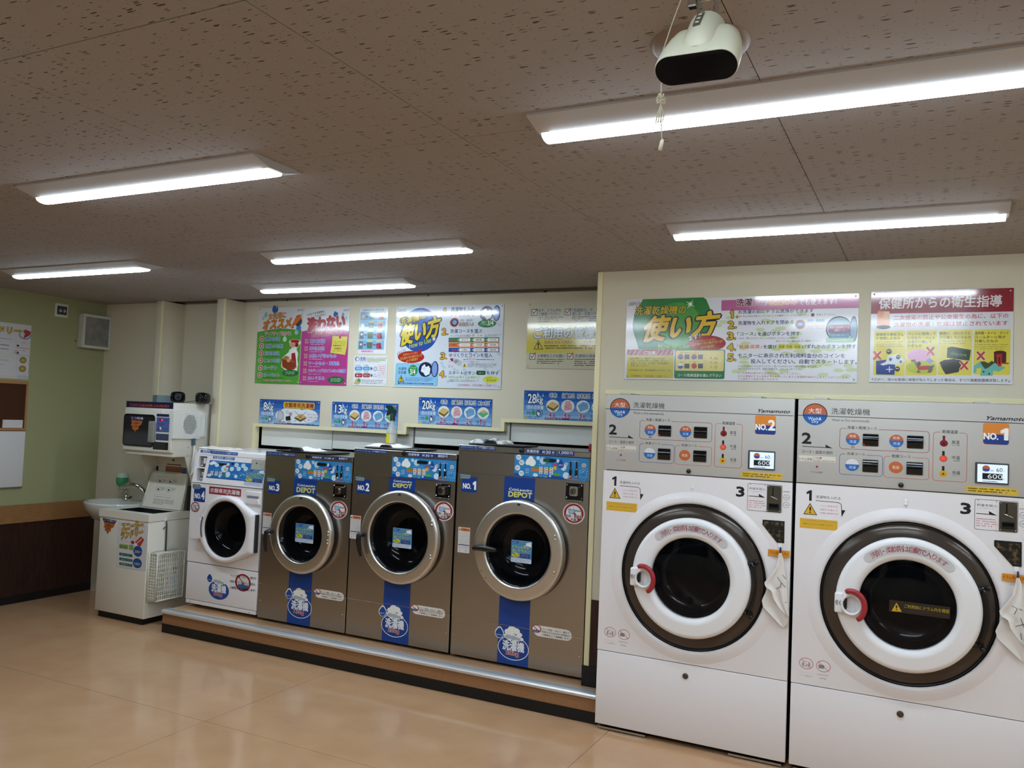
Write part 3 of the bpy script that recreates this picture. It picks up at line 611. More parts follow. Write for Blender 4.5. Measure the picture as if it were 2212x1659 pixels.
def rag(dx, label, marks):
    t = thing('rag', label, 'cloth', (-.66+dx, YD-.02, .9), 'rags hung on the washer dryers')
    b = MB(); sheet(b, [(440, 1010), (318, 1062), (258, 1195), (275, 1270), (480, 1490), (520, 1515)], [(520, 1000), (560, 1150), (575, 1380), (570, 1440), (560, 1490), (525, 1516)], CT, YD-.004, dx, .012, 1.2, M_TERRY, 1)
    b.obj('back_fold', t, 'slightly greyer lower fold')
    b = MB(); sheet(b, [(460, 632), (443, 720), (425, 810), (370, 880), (284, 988), (318, 1045), (372, 1075), (400, 1170), (470, 1280), (568, 1385)], [(490, 632), (515, 720), (532, 860), (548, 960), (556, 1100), (562, 1200), (572, 1300), (576, 1388)], CT, YD-.014, dx, .016, 1.5, M_TERRY, .4)
    b.obj('front_fold', t)
    b = MB(); q = at(CT[0]+472/CT[2], CT[1]+600/CT[2], 'Y', YD-.016); b.tube([(q.x+dx, YD-.015, q.z+.014), (q.x+dx+.002, YD-.018, q.z), (q.x+dx+.001, YD-.02, q.z-.012)], .0042, mat('navy_cord', '2a3350', .7), 8); b.obj('hanging_loop', t, 'dark blue hanging loop')
    for m_ in marks:
        b = MB(); P = [at(CT[0]+x/CT[2], CT[1]+y/CT[2], 'Y', YD-.0385)+Vector((dx, 0, 0)) for x, y in m_]; b.tube(P, .0013, mat('marker_ink', '2b3040', .8), 5); b.obj('ink_stroke', t)
big_dryer(0, '2', 'large white washer dryer NO.2, left of the pair, beside the platform end')
_, H1, DX1, DZ1 = big_dryer(.975, '1', 'large white washer dryer NO.1, right of the pair, black warning strip on its glass')
rag(0, 'white terry rag hanging on the front of washer dryer NO.2', [[(435, 920), (475, 975), (535, 1045)], [(488, 990), (470, 1040), (430, 1060)], [(500, 895), (540, 945)], [(530, 1226), (548, 1224)]])
rag(.975, 'white terry rag hanging on washer dryer NO.1, at the right edge of the photo', [[(400, 930), (450, 960), (420, 1020)], [(470, 960), (500, 980)], [(430, 1150), (520, 1120)], [(480, 1060), (520, 1180)], [(480, 1220), (485, 1290)]])
a = Art((0, YD-.0585, 0), (1, 0, 0), (0, 0, 1), C6, 'g'); a.rect(693, 518, 1105, 650, '0a0a0c'); a.poly([(742, 538), (708, 596), (778, 601)], 'c8a018'); a.text('!', 737, 556, 748, 590, '101010', .02)
a.text('ご利用前にドラム内を確認', 795, 549, 1100, 612, 'b09a20', .005); a.lines(800, 590, 1090, 628, 1, '7a1c20', .4)
for o in SC.objects:
    if o.name.split('.')[0] == 'door' and o.parent and o.parent.name == 'washer_dryer.001': a.obj('warning_strip', o, 'black warning strip with yellow writing')
# ------------------------------------------------------------------ platform under the washers
b = MB(); b.box((-4.827, YP+.006, .062), (-1.567, 5.050, .147), bump(mat('platform_side_wood', '9c7350', .5, spec=.3), 60, .15, (3, 3, 3), 3, .001, '8e6746')); pf = tag(b.obj('platform'), 'long low platform with wood brown front carrying the four coin washers', 'platform')
b = MB(); b.box((-4.827, YP+.004, 0), (-1.569, 5.050, .062), M_BLACK); b.obj('kick_strip', pf, 'black kick strip')
b = MB(); b.box((-4.829, YP+.065, .147), (-1.570, 5.050, .1515), M_FLOOR); b.obj('top_sheet', pf, 'beige vinyl top')
M_NOSE = mat('nosing_metal', 'dcdcdc', .34, .6)
b = MB(); b.prism([(YP-.004, .133), (YP+.004, .130), (YP+.004, .147), (YP+.07, .150), (YP+.07, .156), (YP+.016, .1565), (YP+.0, .154), (YP-.006, .146)], -4.832, -1.572, M_NOSE, 'X')
for k in range(3): b.prism([(YP+.022+k*.014, .1565), (YP+.026+k*.014, .158), (YP+.030+k*.014, .1565)], -4.832, -1.572, mat('nosing_groove', '8a8d90', .5, .4), 'X')
b.obj('nosing', pf, 'silver metal nosing')
ZP = .157
# ------------------------------------------------------------------ stickers drawn in a unit box
def unit(a, x0, y0, x1, y1):
    a.sub = None; u = a.p(x0, y0); v = a.p(x1, y1); a._c = a.crop; a.crop = None; a.sub = (u[0], u[1], v[0]-u[0], v[1]-u[1])
def unend(a): a.sub = None; a.crop = a._c
W_, N_ = 'f2f2f0', '12347e'
def draw_machine_panel(a, disp=''):
    R = a.rect; T = a.text; E = a.ell
    R(0, 0, 1, 1, '2f86c4'); a.poly([(0, .86), (.05, .84), (.12, .93), (.25, .98), (.42, .91), (.52, .84), (.62, .86), (.75, 1), (0, 1)], '1b4fa0')
    for x, y in ((.055, .13), (.10, .36), (.045, .61), (.10, .85)): E(x-.036, y-.125, x+.036, y+.125, 'dfe6ea', 20); a.lines(x-.022, y-.06, x+.022, y+.06, 2, '6a7680', .5)
    a.lines(.10, .05, .16, .17, 2, '1c4a94', .4); a.lines(.155, .60, .21, .84, 3, 'c5dbe8', .4)
    for x, y, r in ((.225, .16, .035), (.205, .30, .045), (.245, .33, .05), (.18, .36, .028)): E(x-r, y-r*3.4, x+r, y+r*3.4, 'f2f2f0', 20)   # plain foam in place of the mascot
    E(.30, .03, .348, .20, 'b9d8ec'); E(.345, .06, .44, .37, 'b9d8ec'); R(.395, .105, .55, .27, '10181a', .003); R(.545, .12, .58, .22, '101820', .002); E(.575, .10, .61, .26, 'cfe6f2')
    if disp: T(disp, .405, .13, .475, .25, '3aa04a')
    a.lines(.395, .045, .56, .09, 1, '1c4a94', .5); a.lines(.33, .37, .56, .43, 1, '9cc8e4', .4)
    R(.235, .50, .335, .585, '4a9a5a'); R(.235, .59, .545, .70, 'd86a2c'); R(.335, .50, .545, .585, '4a9a5a'); R(.235, .705, .545, .79, '3a8ac0')
    for i, x in enumerate((.345, .415, .487)):
        for j, y in enumerate((.495, .605, .715)): R(x, y, x+.045, y+.095, 'ecece6', .001); R(x+.008, y+.03, x+.037, y+.065, '50545a')
    R(.532, .33, .58, .43, 'c8385a', .001); E(.534, .42, .58, .60, 'd4b83c', 18); R(.545, .74, .62, .86, '58a83c', .002)
    E(.26, .80, .33, .96, 'cfe6f2', 18); E(.48, .84, .51, .93, 'cfe6f2', 12); T('コース選択', .36, .89, .46, .96, 'c5dbe8')
    E(.63, .28, .71, .60, 'cfe6f2', 20); a.drop(.595, .08, .675, .50, '1648a0'); T('DEPOT', .608, .33, .662, .40, 'dfe8f0', .01)
    T('コイン投入口', .745, .03, .85, .11, 'c86a62', .01); a.lines(.73, .13, .90, .19, 1, 'b9d8ec', .4)
    E(.665, .66, .75, .96, 'cfe6f2', 22); E(.685, .22, .73, .38, 'c8c0b8', 16); T('100', .692, .28, .722, .33, '50545a')
    E(.905, .21, .968, .40, 'c8c0b8', 16); T('500', .918, .28, .956, .34, '50545a')
    for x, y, r in ((.90, .46, .022), (.94, .42, .02), (.97, .50, .022), (.885, .60, .018), (.985, .62, .02), (.93, .66, .05), (.89, .82, .014), (.94, .90, .022), (.98, .80, .014)): a.ring(x-r, y-r*3.5, x+r, y+r*3.5, .0014, '8cc4ec', 22)
    E(.905, .60, .915, .64, 'd8ecf8', 10); E(.925, .56, .94, .61, 'd8ecf8', 10); T('紙幣は使えません', .72, .90, .88, .99, 'd8786e', .01)
def draw_no(a, no):
    a.rect(.14, .14, 1, 1, '173a86', .009); a.poly([(0, .02), (.12, -.03), (.30, .0), (.52, -.03), (.64, .05), (.62, .22), (.55, .26), (.30, .28), (.06, .26), (0, .2)], '4c6470')
    a.text('Washing', .05, .03, .58, .15, 'b8c8c4', .02); a.text('machine', .05, .14, .56, .23, 'b8c8c4', .02)
    a.text('NO.', .22, .52, .66, .80, W_, .05); a.text(no, .72 if no != '1' else .78, .38, .93, .82, W_, .05)
def draw_kg(a, kg, ring=True, blue='173a86'):
    if ring: a.ring(.10, .30, 1.0, 1.0, .0042, 'e6ecf2', 44)
    else: a.ell(.10, .30, 1.0, 1.0, 'e6ecf2', 36); a.ell(.112, .308, .988, .992, '1d4a98', 36)
    a.drop(.0, .08, .27, .43, 'e6ecf2', .1); a.drop(.022, .12, .248, .415, '1b4690', .1); a.text('DEPOT', .05, .31, .22, .35, 'b4c4dc', .02)
    # plain foam cloud in place of the mascot
    for x, y, r in ((.38, .20, .10), (.50, .13, .13), (.62, .15, .11), (.72, .24, .08), (.36, .32, .09), (.50, .33, .13), (.66, .35, .11), (.78, .36, .06), (.44, .40, .07), (.58, .42, .07)): a.ell(x-r, y-r*.82, x+r, y+r*.82, 'eeece8', 18)
    for x, y, r in ((.40, .34, .10), (.54, .36, .12), (.68, .37, .08)): a.ell(x-r, y-r*.6, x+r, y+r*.6, 'a9b6be', 16)
    a.line([(.32, .39), (.40, .42), (.47, .39), (.55, .43), (.63, .40), (.70, .42)], .003, 'dde2e4')
    a.text('洗濯機', .245, .455, .865, .73, 'e8ecf2', .045); a.text(kg, .345, .745, .715, .885, 'a82c34', .05, out='efeeec', ow=.05)
def draw_pet(a):
    a.rect(.06, 0, 1, 1, 'e4ded6', .03); a.ell(-.005, -.02, .25, .72+.0, '9a2c3a', 30); a.ell(.022, .04, .223, .66, 'e8e6e4', 28)
    a.ell(.03, .36, .215, .64, '3a78b4', 24); a.ell(.04, .30, .12, .46, 'e8e6e4', 16); a.ell(.12, .33, .2, .45, 'e8e6e4', 16); a.line([(.045, .12), (.205, .60)], .005, '9a2c3a')
    a.text('ペット用品・おむつ・屋外で', .27, .20-.02, .94, .40-.02, '1c1c20', .02); a.text('利用されたもののご利用は、', .27, .45, .95, .63, '1c1c20', .02); a.text('公衆衛生上ご遠慮願います！', .27, .70, .95, .88, '1c1c20', .02)
def draw_nodet(a):
    a.ell(0, 0, 1, 1, 'e4dcd8', 40); a.ell(.05, .045, .95, .955, '9a242e', 40); a.ell(.15, .13, .85, .87, 'e6e2e0', 36)
    a.ell(.30, .17, .42, .30, 'e6e2e0', 14); a.ring(.29, .15, .50, .34, .0014, '3a4450', 18)
    a.poly([(.24, .30), (.80, .34), (.80, .40), (.55, .41), (.50, .54), (.28, .52)], '3a4450'); a.poly([(.26, .32), (.54, .34), (.48, .52), (.30, .50)], '9fc0dc'); a.poly([(.54, .345), (.78, .355), (.78, .385), (.54, .39)], '9fc0dc')
    a.poly([(.48, .50), (.56, .46), (.80, .78), (.72, .82)], '9a242e'); a.text('洗剤・柔軟剤', .14, .57, .88, .71, '1c1c20', .03, out='e6e2e0', ow=.05); a.text('不要', .37, .74, .63, .88, '1c1c20', .03, out='e6e2e0', ow=.05)
def draw_drumtag(a):
    a.rect(0, 0, 1, 1, '4486b8', .004); a.rect(.015, .80, .985, .99, 'cdd8e4', .003)
    for k in range(26): a.ell(.02+.037*k, .015, .036+.037*k, .035, 'd8e4ec', 6)
    a.ell(.06, .04, .36, .15, '24408a', 18); a.lines(.10, .07, .32, .13, 1, 'c0ccdc', .5); a.poly([(.70, .10), (.95, .04), (.97, .26), (.75, .22), (.62, .25), (.64, .21), (.72, .20)], 'e6e6e8'); a.rect(.42, .06, .60, .15, '6a8890')
    a.text('ドラムの中を', .06, .24, .86, .37, 'c4d66a', .03, out='1d4a78', ow=.05); a.text('拭いて下さい！', .05, .40, .92, .54, 'c4d66a', .03, out='1d4a78', ow=.05)
    a.star(.03, .55, .42, .78, 'dccf3a', 12, .8); a.text('除菌シート', .10, .60, .36, .66, '3a3410', .03); a.text('ご利用', .13, .67, .32, .73, '3a3410', .03)
    a.rect(.45, .59, .92, .77, '28306e', .003); a.lines(.50, .61, .88, .75, 3, '9aa0c0', .4); a.lines(.04, .83, .95, .96, 3, '5a76a0', .45)
def draw_warn(a):
    a.rect(0, 0, 1, 1, 'd8d6d2', .002); a.rect(.22, .03, .97, .145, 'c8662c'); a.text('警告', .48, .06, .70, .12, '4a2410'); a.poly([(.12, .04), (.05, .13), (.19, .13)], '1c1c1c'); a.lines(.05, .17, .95, .66, 9, '8a8a90', .28)
    a.rect(.04, .675, .95, .71, '242c7a'); a.lines(.06, .74, .92, .84, 2, '9a9aa0', .4); a.text('L', .18, .88, .28, .95, '303038'); a.text('フ', .62, .88, .76, .95, '303038')
def sticker(par, name, y, crop, box, fn, *args, gloss='m', label=None, **k):
    a = artY(y, crop, gloss=gloss, eps=.00016); unit(a, *box); fn(a, *args, **k); return a.obj(name, par, label)
def coin_slot(par, y, crop, box, key=''):
    u = at(crop[0]+box[0]/crop[2], crop[1]+box[1]/crop[2], 'Y', y); v = at(crop[0]+box[2]/crop[2], crop[1]+box[3]/crop[2], 'Y', y)
    x0, x1, z1, z0 = u.x, v.x, u.z, v.z; b = MB(); b.box((x0, y-.004, z0), (x1, y, z1), mat('slot_plate', '3c3c40', .12, .95), .002)
    cx, cz = (x0+x1)/2+.003, (z0+z1)/2+.008; b.prism(round_rect(cx-.024, cz-.028, cx+.026, cz+.026, .010), y-.026, y-.003, M_CHROME); b.prism(round_rect(cx-.017, cz-.02, cx+.014, cz+.014, .010), y-.036, y-.025, mat('slot_boss', '8c8c90', .1, 1)); b.box((cx-.004, y-.0365, cz-.013), (cx-.001, y-.0355, cz+.008), M_VOID)
    b.box((x0+.004, y-.016, z0-.002), (x1-.004, y-.003, z0+.006), M_CHROME, .002); o = b.obj('coin_slot', par)
    for xx in (x0+.009, x1-.009):
        for zz in (z0+.016, z1-.010): b = MB(); b.lathe([(.0052, 0), (.004, -.004), (.0001, -.0055)], (xx, y-.004, zz), M_CHROME, seg=10); b.obj('bolt', o)
# ------------------------------------------------------------------ steel washers
def steel_washer(P):
    x0, x1, zt = P['x']; y = YW; t = thing('coin_washer', P['label'], 'washing machine', ((x0+x1)/2, y+.35, ZP), 'coin washers on the platform')
    zb = .170; s1 = zt-.034; s2 = P['s2']; s3 = P['s3']; cx, cz, R, r = P['door']; g = .0015
    b = MB(); shell(b, (x0+.008, y+.022, zb+.004), (x1-.008, 5.050, zt-.004), mat('washer_side', '3a3a3c', .35, .7))
    for xx in (x0+.05, x1-.05):
        for yy in (y+.07, 5.02): b.lathe([(.018, 0), (.018, zb-ZP+.01)], (xx, yy, ZP), M_BLK, 'Z', 12)
    b.obj('cabinet', t)
    b = MB(); b.box((x0, y-.001, zt-.0035), (x1, 5.050, zt), mat('washer_top', 'a9a49a', .28, 1), .001); b.box((x0, y, s1+g), (x1, y+.024, zt-.003), M_STEEL, .002); tb = b.obj('top_panel', t)
    b = MB(); b.box((x0, y, s2+g), (x1, y+.024, s1-g), M_STEEL, .002); up = b.obj('control_panel', t)
    b = MB(); plate_hole(b, x0, x1, s3+g, s2-g, y, cx, cz, r-.004, M_STEEL, .022); fp = b.obj('front_panel', t)
    b = MB(); b.box((x0, y, zb), (x1, y+.024, s3-g), M_STEEL, .002); lp = b.obj('lower_panel', t)
    for zz, hh in ((s2, .0012), (s1, .0012), (s3, .0008)): b = MB(); b.box((x0, y-hh, zz-hh), (x1, y+.004, zz+hh), M_CHROME); b.obj('edge_trim', t)
    for xx in (x0+.022, x1-.022): b = MB(); hexa(b, xx, y, zb+.115, .004, M_CHROME, .002, 8); b.obj('screw', lp)
    k = at(P['knob'][0], P['knob'][1], 'Y', y); b = MB(); b.lathe([(.0155, 0), (.0155, -.010), (.012, -.013), (.0001, -.013)], k, M_BLK, seg=18); b.obj('lock_knob', tb)
    drum(t, cx, cz, y+.02, r-.002, r*1.32, .42)
    # door
    yf = y-.062; b = MB(); b.lathe([(R+.001, -.002), (R+.001, -.022)], (cx, y, cz), M_BLK, seg=72); b.obj('door_seal', t)
    b = MB(); b.lathe([(R-.004, -.020), (R, -.026), (R, -.048), (R-.006, -.058), (R-.014, -.0615), (R-.018, -.0622), (R-.024, -.0625), (r+.020, -.0636), (r+.014, -.0638), (r+.010, -.0636), (r+.003, -.060), (r, -.050), (r-.001, -.02), (R-.004, -.020)], (cx, y, cz), M_STEELR, seg=80); door = b.obj('door', t)
    b = MB(); b.lathe([(r+.0, -.050), (r-.012, -.042), (r-.014, .03), (r-.05, .075), (r*.52, .09)], (cx, y, cz), mat('black_bowl', '0d0e12', .10, .3), seg=56); b.obj('glass_rim', door)
    b = MB(); b.lathe([(r-.013, -.020), (r*.8, -.014), (r*.5, -.010), (.0001, -.008)], (cx, y, cz), M_GLASS, seg=48); b.obj('glass', door)
    b = MB(); hd = P['handle']; pts = [at(q[0], q[1], 'Y', y-q[2]) for q in hd['p']]; b.tube(pts, hd['r'], M_BLK, 10); ho = b.obj('handle', door, 'black handle')
    for q in P['bolts']: p = at(q[0], q[1], 'Y', yf); b = MB(); b.lathe([(.0065, 0), (.005, -.004), (.0001, -.006)], p, M_CHROME, seg=12); b.obj('bolt', door)
    for da in (212, 222): q = math.radians(da); b = MB(); hexa(b, cx+(R-.022)*math.cos(q), yf-.0, cz+(R-.022)*math.sin(q), .0032, M_BLK, .002, 8); b.obj('screw', door)
    a = Art((0, yf-.0005, 0), (1, 0, 0), (0, 0, 1), gloss='m'); zt_ = cz+(R+r)/2+.004; a.rect(cx-.010, zt_+.018, cx+.010, zt_-.012, '3c3834', .002); a.line([(cx, zt_-.010), (cx+.004, zt_-.020), (cx+.010, zt_-.026)], .0016, '3c3834'); a.obj('lock_symbol', door)
    # print
    c = P['crop']; a = artY(y, c, gloss='m', eps=.00016)
    q = P['tl']; a.rect(*q, '17367e'); unit(a, *q)
    a.text('dOOr', .03, .2, .20, .8, '8fb0b0'); a.text('または', .22, .32, .31, .72, 'c8ccd8'); a.text('E dL', .33, .2, .50, .8, '8fb0b0'); a.text('ドアを閉めてください', .53, .22, .97, .8, 'e4e8f0', .01); unend(a); a.obj('door_label', tb); a = artY(y, c, gloss='m', eps=.00016)
    q = P['tm']; a.rect(*q, '17367e'); unit(a, *q); a.text('洗濯目安', .03, .14, .44, .82, 'e8ecf2', .02); a.text('約', .55, .2, .64, .8, 'e8ecf2', .02); a.text('30', .67, .16, .82, .86, 'e8ecf2', .02); a.text('分', .86, .2, .95, .8, 'e8ecf2', .02); unend(a); a.obj('time_label', tb); a = artY(y, c, gloss='m', eps=.00016)
    q = P['pr']; a.rect(*q, '17367e'); unit(a, *q); n_, lo_ = P['price']; a.text(n_, lo_, .14, .68, .84, 'e8ecf2', .02); a.text('円', .74, .2, .9, .8, 'e8ecf2', .02); unend(a); a.obj('price_label', tb)
    sticker(up, 'control_display', y-.001, c, P['pa'], draw_machine_panel, P.get('disp', ''), label='blue bubble patterned control label')
    # coin levers standing on the control label
    for fx in (.765, .845):
        u = at(c[0]+(P['pa'][0]+(P['pa'][2]-P['pa'][0])*fx)/c[2], c[1]+(P['pa'][1]+(P['pa'][3]-P['pa'][1])*.42)/c[2], 'Y', y)
        zc_ = s1-.012; b = MB(); b.box((u.x-.004, y-.006, zc_-.048), (u.x+.002, y-.001, zc_-.012), M_BLK); b.box((u.x-.008, y-.014, zc_-.062), (u.x+.006, y-.001, zc_-.050), M_CHROME, .003); b.box((u.x-.0065, y-.010, zc_-.092), (u.x+.0045, y-.001, zc_-.062), M_BLK); b.lathe([(.010, 0), (.010, -.005), (.0001, -.006)], (u.x-.002, y-.001, zc_-.096), M_CHROME, seg=12); b.obj('coin_lever', up)
    sticker(fp, 'number_label', y, c, P['no'][1:], draw_no, P['no'][0])
    # blue stripe behind the door
    xa, xb = P['stripe']; a = Art((0, y, 0), (1, 0, 0), (0, 0, 1), None, 'm', eps=.00016)
    a.rect(xa, s2-.004, xb, cz+R-.03, '17408c'); a.crop = c; a.text('CoinLaundry', *P['cl'], 'eef0f2', .035); a.text('DEPOT', *P['dp'], 'e8e070', .05); a.obj('blue_stripe', fp); a = Art((0, y, 0), (1, 0, 0), (0, 0, 1), None, 'm', eps=.00016); a.rect(xa-.0005, cz-R+.03, xb+.0005, s3+.002, '17408c'); a.obj('lower_blue_stripe', fp)
    a = Art((0, y, 0), (1, 0, 0), (0, 0, 1), None, 'm', eps=.00016); a.rect(xa-.001, s3-.002, xb+.001, zb+.001, '17408c'); a.crop = P['kc']; unit(a, *P['kg'][1:]); draw_kg(a, P['kg'][0]); a.obj('capacity_label', lp)
    coin_slot(fp, y, *P['coin']); sticker(fp, 'no_detergent_label', y, P['nd'][0], P['nd'][1], draw_nodet); sticker(fp, 'warning_label', y, P['wn'][0], P['wn'][1], draw_warn)
    sticker(lp, 'pet_notice_label', y, P['pet'][0], P['pet'][1], draw_pet); sticker(door, 'wipe_drum_label', y-.025, P['dt'][0], P['dt'][1], draw_drumtag, label='small blue notice stuck on the glass')
    return t
CB = (740, 930, 3.95); CD = (980, 900, 6.9125); CE = (760, 900, 8.296); CF = (540, 900, 6.9125); CG = (1040, 1320, 8.848); CF1 = (980, 1040, 5.924); CH = (750, 1040, 6.912); CC = (740, 1180, 3.95); CJ = (560, 1060, 8.73); CK = (600, 1230, 11.06)
def px(c, *q): return [(c[0]+x/c[2], c[1]+y/c[2]) for x, y in q]
W1 = dict(label='big steel coin washer NO.1 labelled 28kg, right end of the platform row', x=(-2.583, -1.726, 1.429), s2=1.262, s3=.392, door=(-2.131, .842, .290, .207), crop=CD,
    knob=px(CD, (1020, 505))[0], tl=(95, 420, 630, 505), tm=(1078, 480, 1530, 572), pr=(1555, 500, 1800, 590), price=('1,000', .08), pa=(915, 560, 2010, 970), disp='500',
    no=('1', 90, 850, 345, 1140), stripe=(-2.262, -2.062), cl=(828, 1060, 1170, 1140), dp=(822, 1115, 1168, 1222), kc=CG, kg=('28kg', 265, 220, 895, 995), coin=(CF1, (1440, 18, 1655, 258)), nd=(CF1, (1403, 262, 1672, 558)),
    wn=(CF1, (62, 580, 198, 922)), pet=(CG, (960, 250, 1720, 585)), dt=(CF1, (740, 742, 994, 1060)), bolts=px(CF1, (1300, 695), (1300, 748), (1285, 1162), (1283, 1215)),
    handle=dict(p=[(*px(CF1, (262, 850))[0], .070), (*px(CF1, (330, 850))[0], .095), (*px(CF1, (430, 865))[0], .10), (*px(CF1, (520, 875))[0], .10), (*px(CF1, (548, 882))[0], .10)], r=[.015, .017, .017, .014, .009]))
W2 = dict(label='steel coin washer NO.2 labelled 20kg, with a spray bottle standing on top', x=(-3.368, -2.597, 1.367), s2=1.199, s3=.402, door=(-2.958, .834, .290, .215), crop=CE,
    knob=px(CE, (945, 660))[0], tl=(70, 575, 632, 668), tm=(1000, 642, 1480, 738), pr=(1500, 668, 1735, 752), price=('800', .20), pa=(730, 715, 1860, 1170),
    no=('2', 60, 1065, 325, 1390), stripe=(-3.083, -2.885), cl=(750, 1130, 1076, 1205), dp=(742, 1190, 1070, 1288), kc=CC, kg=('20kg', 313, 475, 553, 797), coin=(CH, (1325, 30, 1540, 265)), nd=(CH, (1303, 282, 1580, 605)),
    wn=(CH, (50, 500, 190, 866)), pet=(CC, (580, 492, 873, 620)), dt=(CH, (685, 685, 958, 1012)), bolts=px(CH, (1265, 600), (1265, 647), (1245, 1104), (1243, 1150)),
    handle=dict(p=[(*px(CH, (240, 800))[0], .066), (*px(CH, (215, 790))[0], .095), (*px(CH, (172, 800))[0], .105), (*px(CH, (165, 900))[0], .105), (*px(CH, (180, 1020))[0], .100), (*px(CH, (198, 1115))[0], .092)], r=[.014, .017, .017, .016, .014, .009]))
W3 = dict(label='steel coin washer NO.3 labelled 13kg, beside the small white washer', x=(-4.122, -3.378, 1.306), s2=1.140, s3=.402, door=(-3.738, .777, .262, .184), crop=CF,
    knob=px(CF, (870, 592))[0], tl=(255, 520, 685, 602), tm=(920, 585, 1272, 648), pr=(1290, 600, 1472, 655), price=('600', .20), pa=(680, 630, 1505, 995),
    no=('3', 250, 905, 445, 1155), stripe=(-3.858, -3.662), cl=(710, 1000, 973, 1070), dp=(700, 1052, 970, 1148), kc=CK, kg=('13kg', 198, 375, 800, 1220), coin=(CF, (1252, 1000, 1432, 1228)), nd=(CJ, (1345, 172, 1655, 550)),
    wn=(CJ, (75, 410, 215, 832)), pet=(CK, (850, 445, 1575, 775)), dt=(CJ, (690, 605, 1018, 1005)), bolts=px(CJ, (1300, 782), (1300, 842), (1290, 940), (1285, 992)),
    handle=dict(p=[(*px(CJ, (235, 780))[0], .066), (*px(CJ, (200, 760))[0], .095), (*px(CJ, (135, 780))[0], .105), (*px(CJ, (115, 900))[0], .105), (*px(CJ, (112, 1030))[0], .100), (*px(CJ, (118, 1140))[0], .092)], r=[.013, .016, .016, .015, .013, .009]))
for P in (W1, W2, W3): steel_washer(P)
# ------------------------------------------------------------------ small white washer NO.4
def radial(mb, poly, c, rin, prof, y, m, n=96, smooth=True, xr=1.0):
    """surface between a circle (t = 0) and a free outline (t = 1), profile [(t, dy)]"""
    def R(a):
        dx, dz = math.cos(a), math.sin(a); best = None
        for (ax, az), (bx, bz) in zip(poly, poly[1:]+poly[:1]):
            ex, ez = bx-ax, bz-az; den = dx*ez-dz*ex
            if abs(den) < 1e-9: continue
            t = ((ax-c[0])*ez-(az-c[1])*ex)/den; s = ((ax-c[0])*dz-(az-c[1])*dx)/den
            if t > 0 and -1e-6 <= s <= 1+1e-6 and (best is None or t > best): best = t
        return best or rin
    an = sorted([2*PI*k/n for k in range(n)]+[math.atan2(p[1]-c[1], p[0]-c[0]) % (2*PI) for p in poly if math.hypot(p[0]-c[0], p[1]-c[1]) > .3]); k = len(an); vs = []
    for t, dy in prof:
        for a in an: r = rin+(R(a)-rin)*t if t > 0 else rin+t; vs.append((c[0]+r*math.cos(a), y+dy, c[1]+r*math.sin(a)))
    mb.add(vs, [(j*k+i, j*k+(i+1) % k, (j+1)*k+(i+1) % k, (j+1)*k+i) for j in range(len(prof)-1) for i in range(k)], m, smooth)
X0, X1 = -4.813, -4.137
t = thing('coin_washer', 'small white coin washer NO.4 labelled 8kg, left end of the platform row', 'washing machine', (-4.47, 4.8, ZP), 'coin washers on the platform')
b = MB(); shell(b, (X0+.006, YW+.03, .175), (X1-.006, 5.05, 1.045), M_WHITE)
for xx in (X0+.06, X1-.06):
    for yy in (YW+.08, 5.03): b.lathe([(.02, 0), (.02, .022)], (xx, yy, ZP), M_BLK, 'Z', 12)
b.obj('cabinet', t)
DC = (-4.432, .742); b = MB(); plate_hole(b, X0, X1, .477, 1.040, YW, DC[0], DC[1], .197, M_WHITE, .03); fp = b.obj('front_panel', t)
b = MB(); b.box((X0, YW, .205), (X1, YW+.03, .471), M_WHITE, .006, 3); lp = b.obj('lower_panel', t)
b = MB(); b.box((X0+.004, YW+.002, .178), (X1-.004, YW+.03, .203), M_WHITE2, .003); kp = b.obj('kick_panel', t)
for xx in (X0+.05, X1-.06): b = MB(); hexa(b, xx, YW+.002, .190, .0045, M_ALU, .003, 8); b.obj('screw', kp)
# sloping console with two coin boxes cut into its left end
b = MB(); z0, z1 = 1.046, 1.245; sl = .0425/.199; Y = lambda z: YW+(z-z0)*sl
def cpris(xa, xb, za, zb, d=.0, m=M_WHITE): b.prism([(Y(za)-d, za), (Y(zb)-d, zb), (5.0, zb), (5.0, za)], xa, xb, m, 'X')
cpris(X0, -4.792, z0, z1); cpris(-4.712, X1, z0, z1); cpris(-4.792, -4.712, z0, 1.056); cpris(-4.792, -4.712, 1.148, 1.156); cpris(-4.792, -4.712, 1.234, z1)
b.box((-4.795, YW+.085, z0), (-4.71, 4.9, z1), mat('coin_box_inner', 'a9abb2', .4)); con = b.obj('console', t)
b = MB(); b.prism([(YW+.0430, 1.2475), (YW+.0490, 1.276), (YW+.056, 1.284), (YW+.07, 1.287), (5.05, 1.287), (5.05, 1.2475)], X0, X1, M_WHITE, 'X'); b.obj('top_lid', t)
for za in (1.062, 1.160):
    b = MB(); b.box((-4.788, YW+.055, za), (-4.718, YW+.084, za+.070), mat('coin_box_steel', '8d8f94', .25, .7), .002)
    if za > 1.1: b.box((-4.752, YW+.045, za+.022), (-4.728, YW+.054, za+.062), mat('price_tag', 'e4e4e8', .5)); b.tube([(-4.766, YW+.05, za+.062), (-4.766, YW+.046, za+.03), (-4.760, YW+.04, za+.024)], .003, M_CHROME, 6); b.lathe([(.008, 0), (.007, .006)], (-4.766, YW+.045, za+.004), M_CHROME, 'Z', 10)
    else: b.lathe([(.016, 0), (.014, -.012), (.008, -.018), (.0001, -.019)], (-4.753, YW+.054, za+.043), M_CHROME, seg=16); b.box((-4.775, YW+.040, za+.004), (-4.735, YW+.054, za+.014), M_CHROME, .002)
    b.obj('coin_mechanism', con)
CC4 = (400, 940, 11.06); CM = (390, 1040, 8.295); CL = (390, 1200, 10.367)
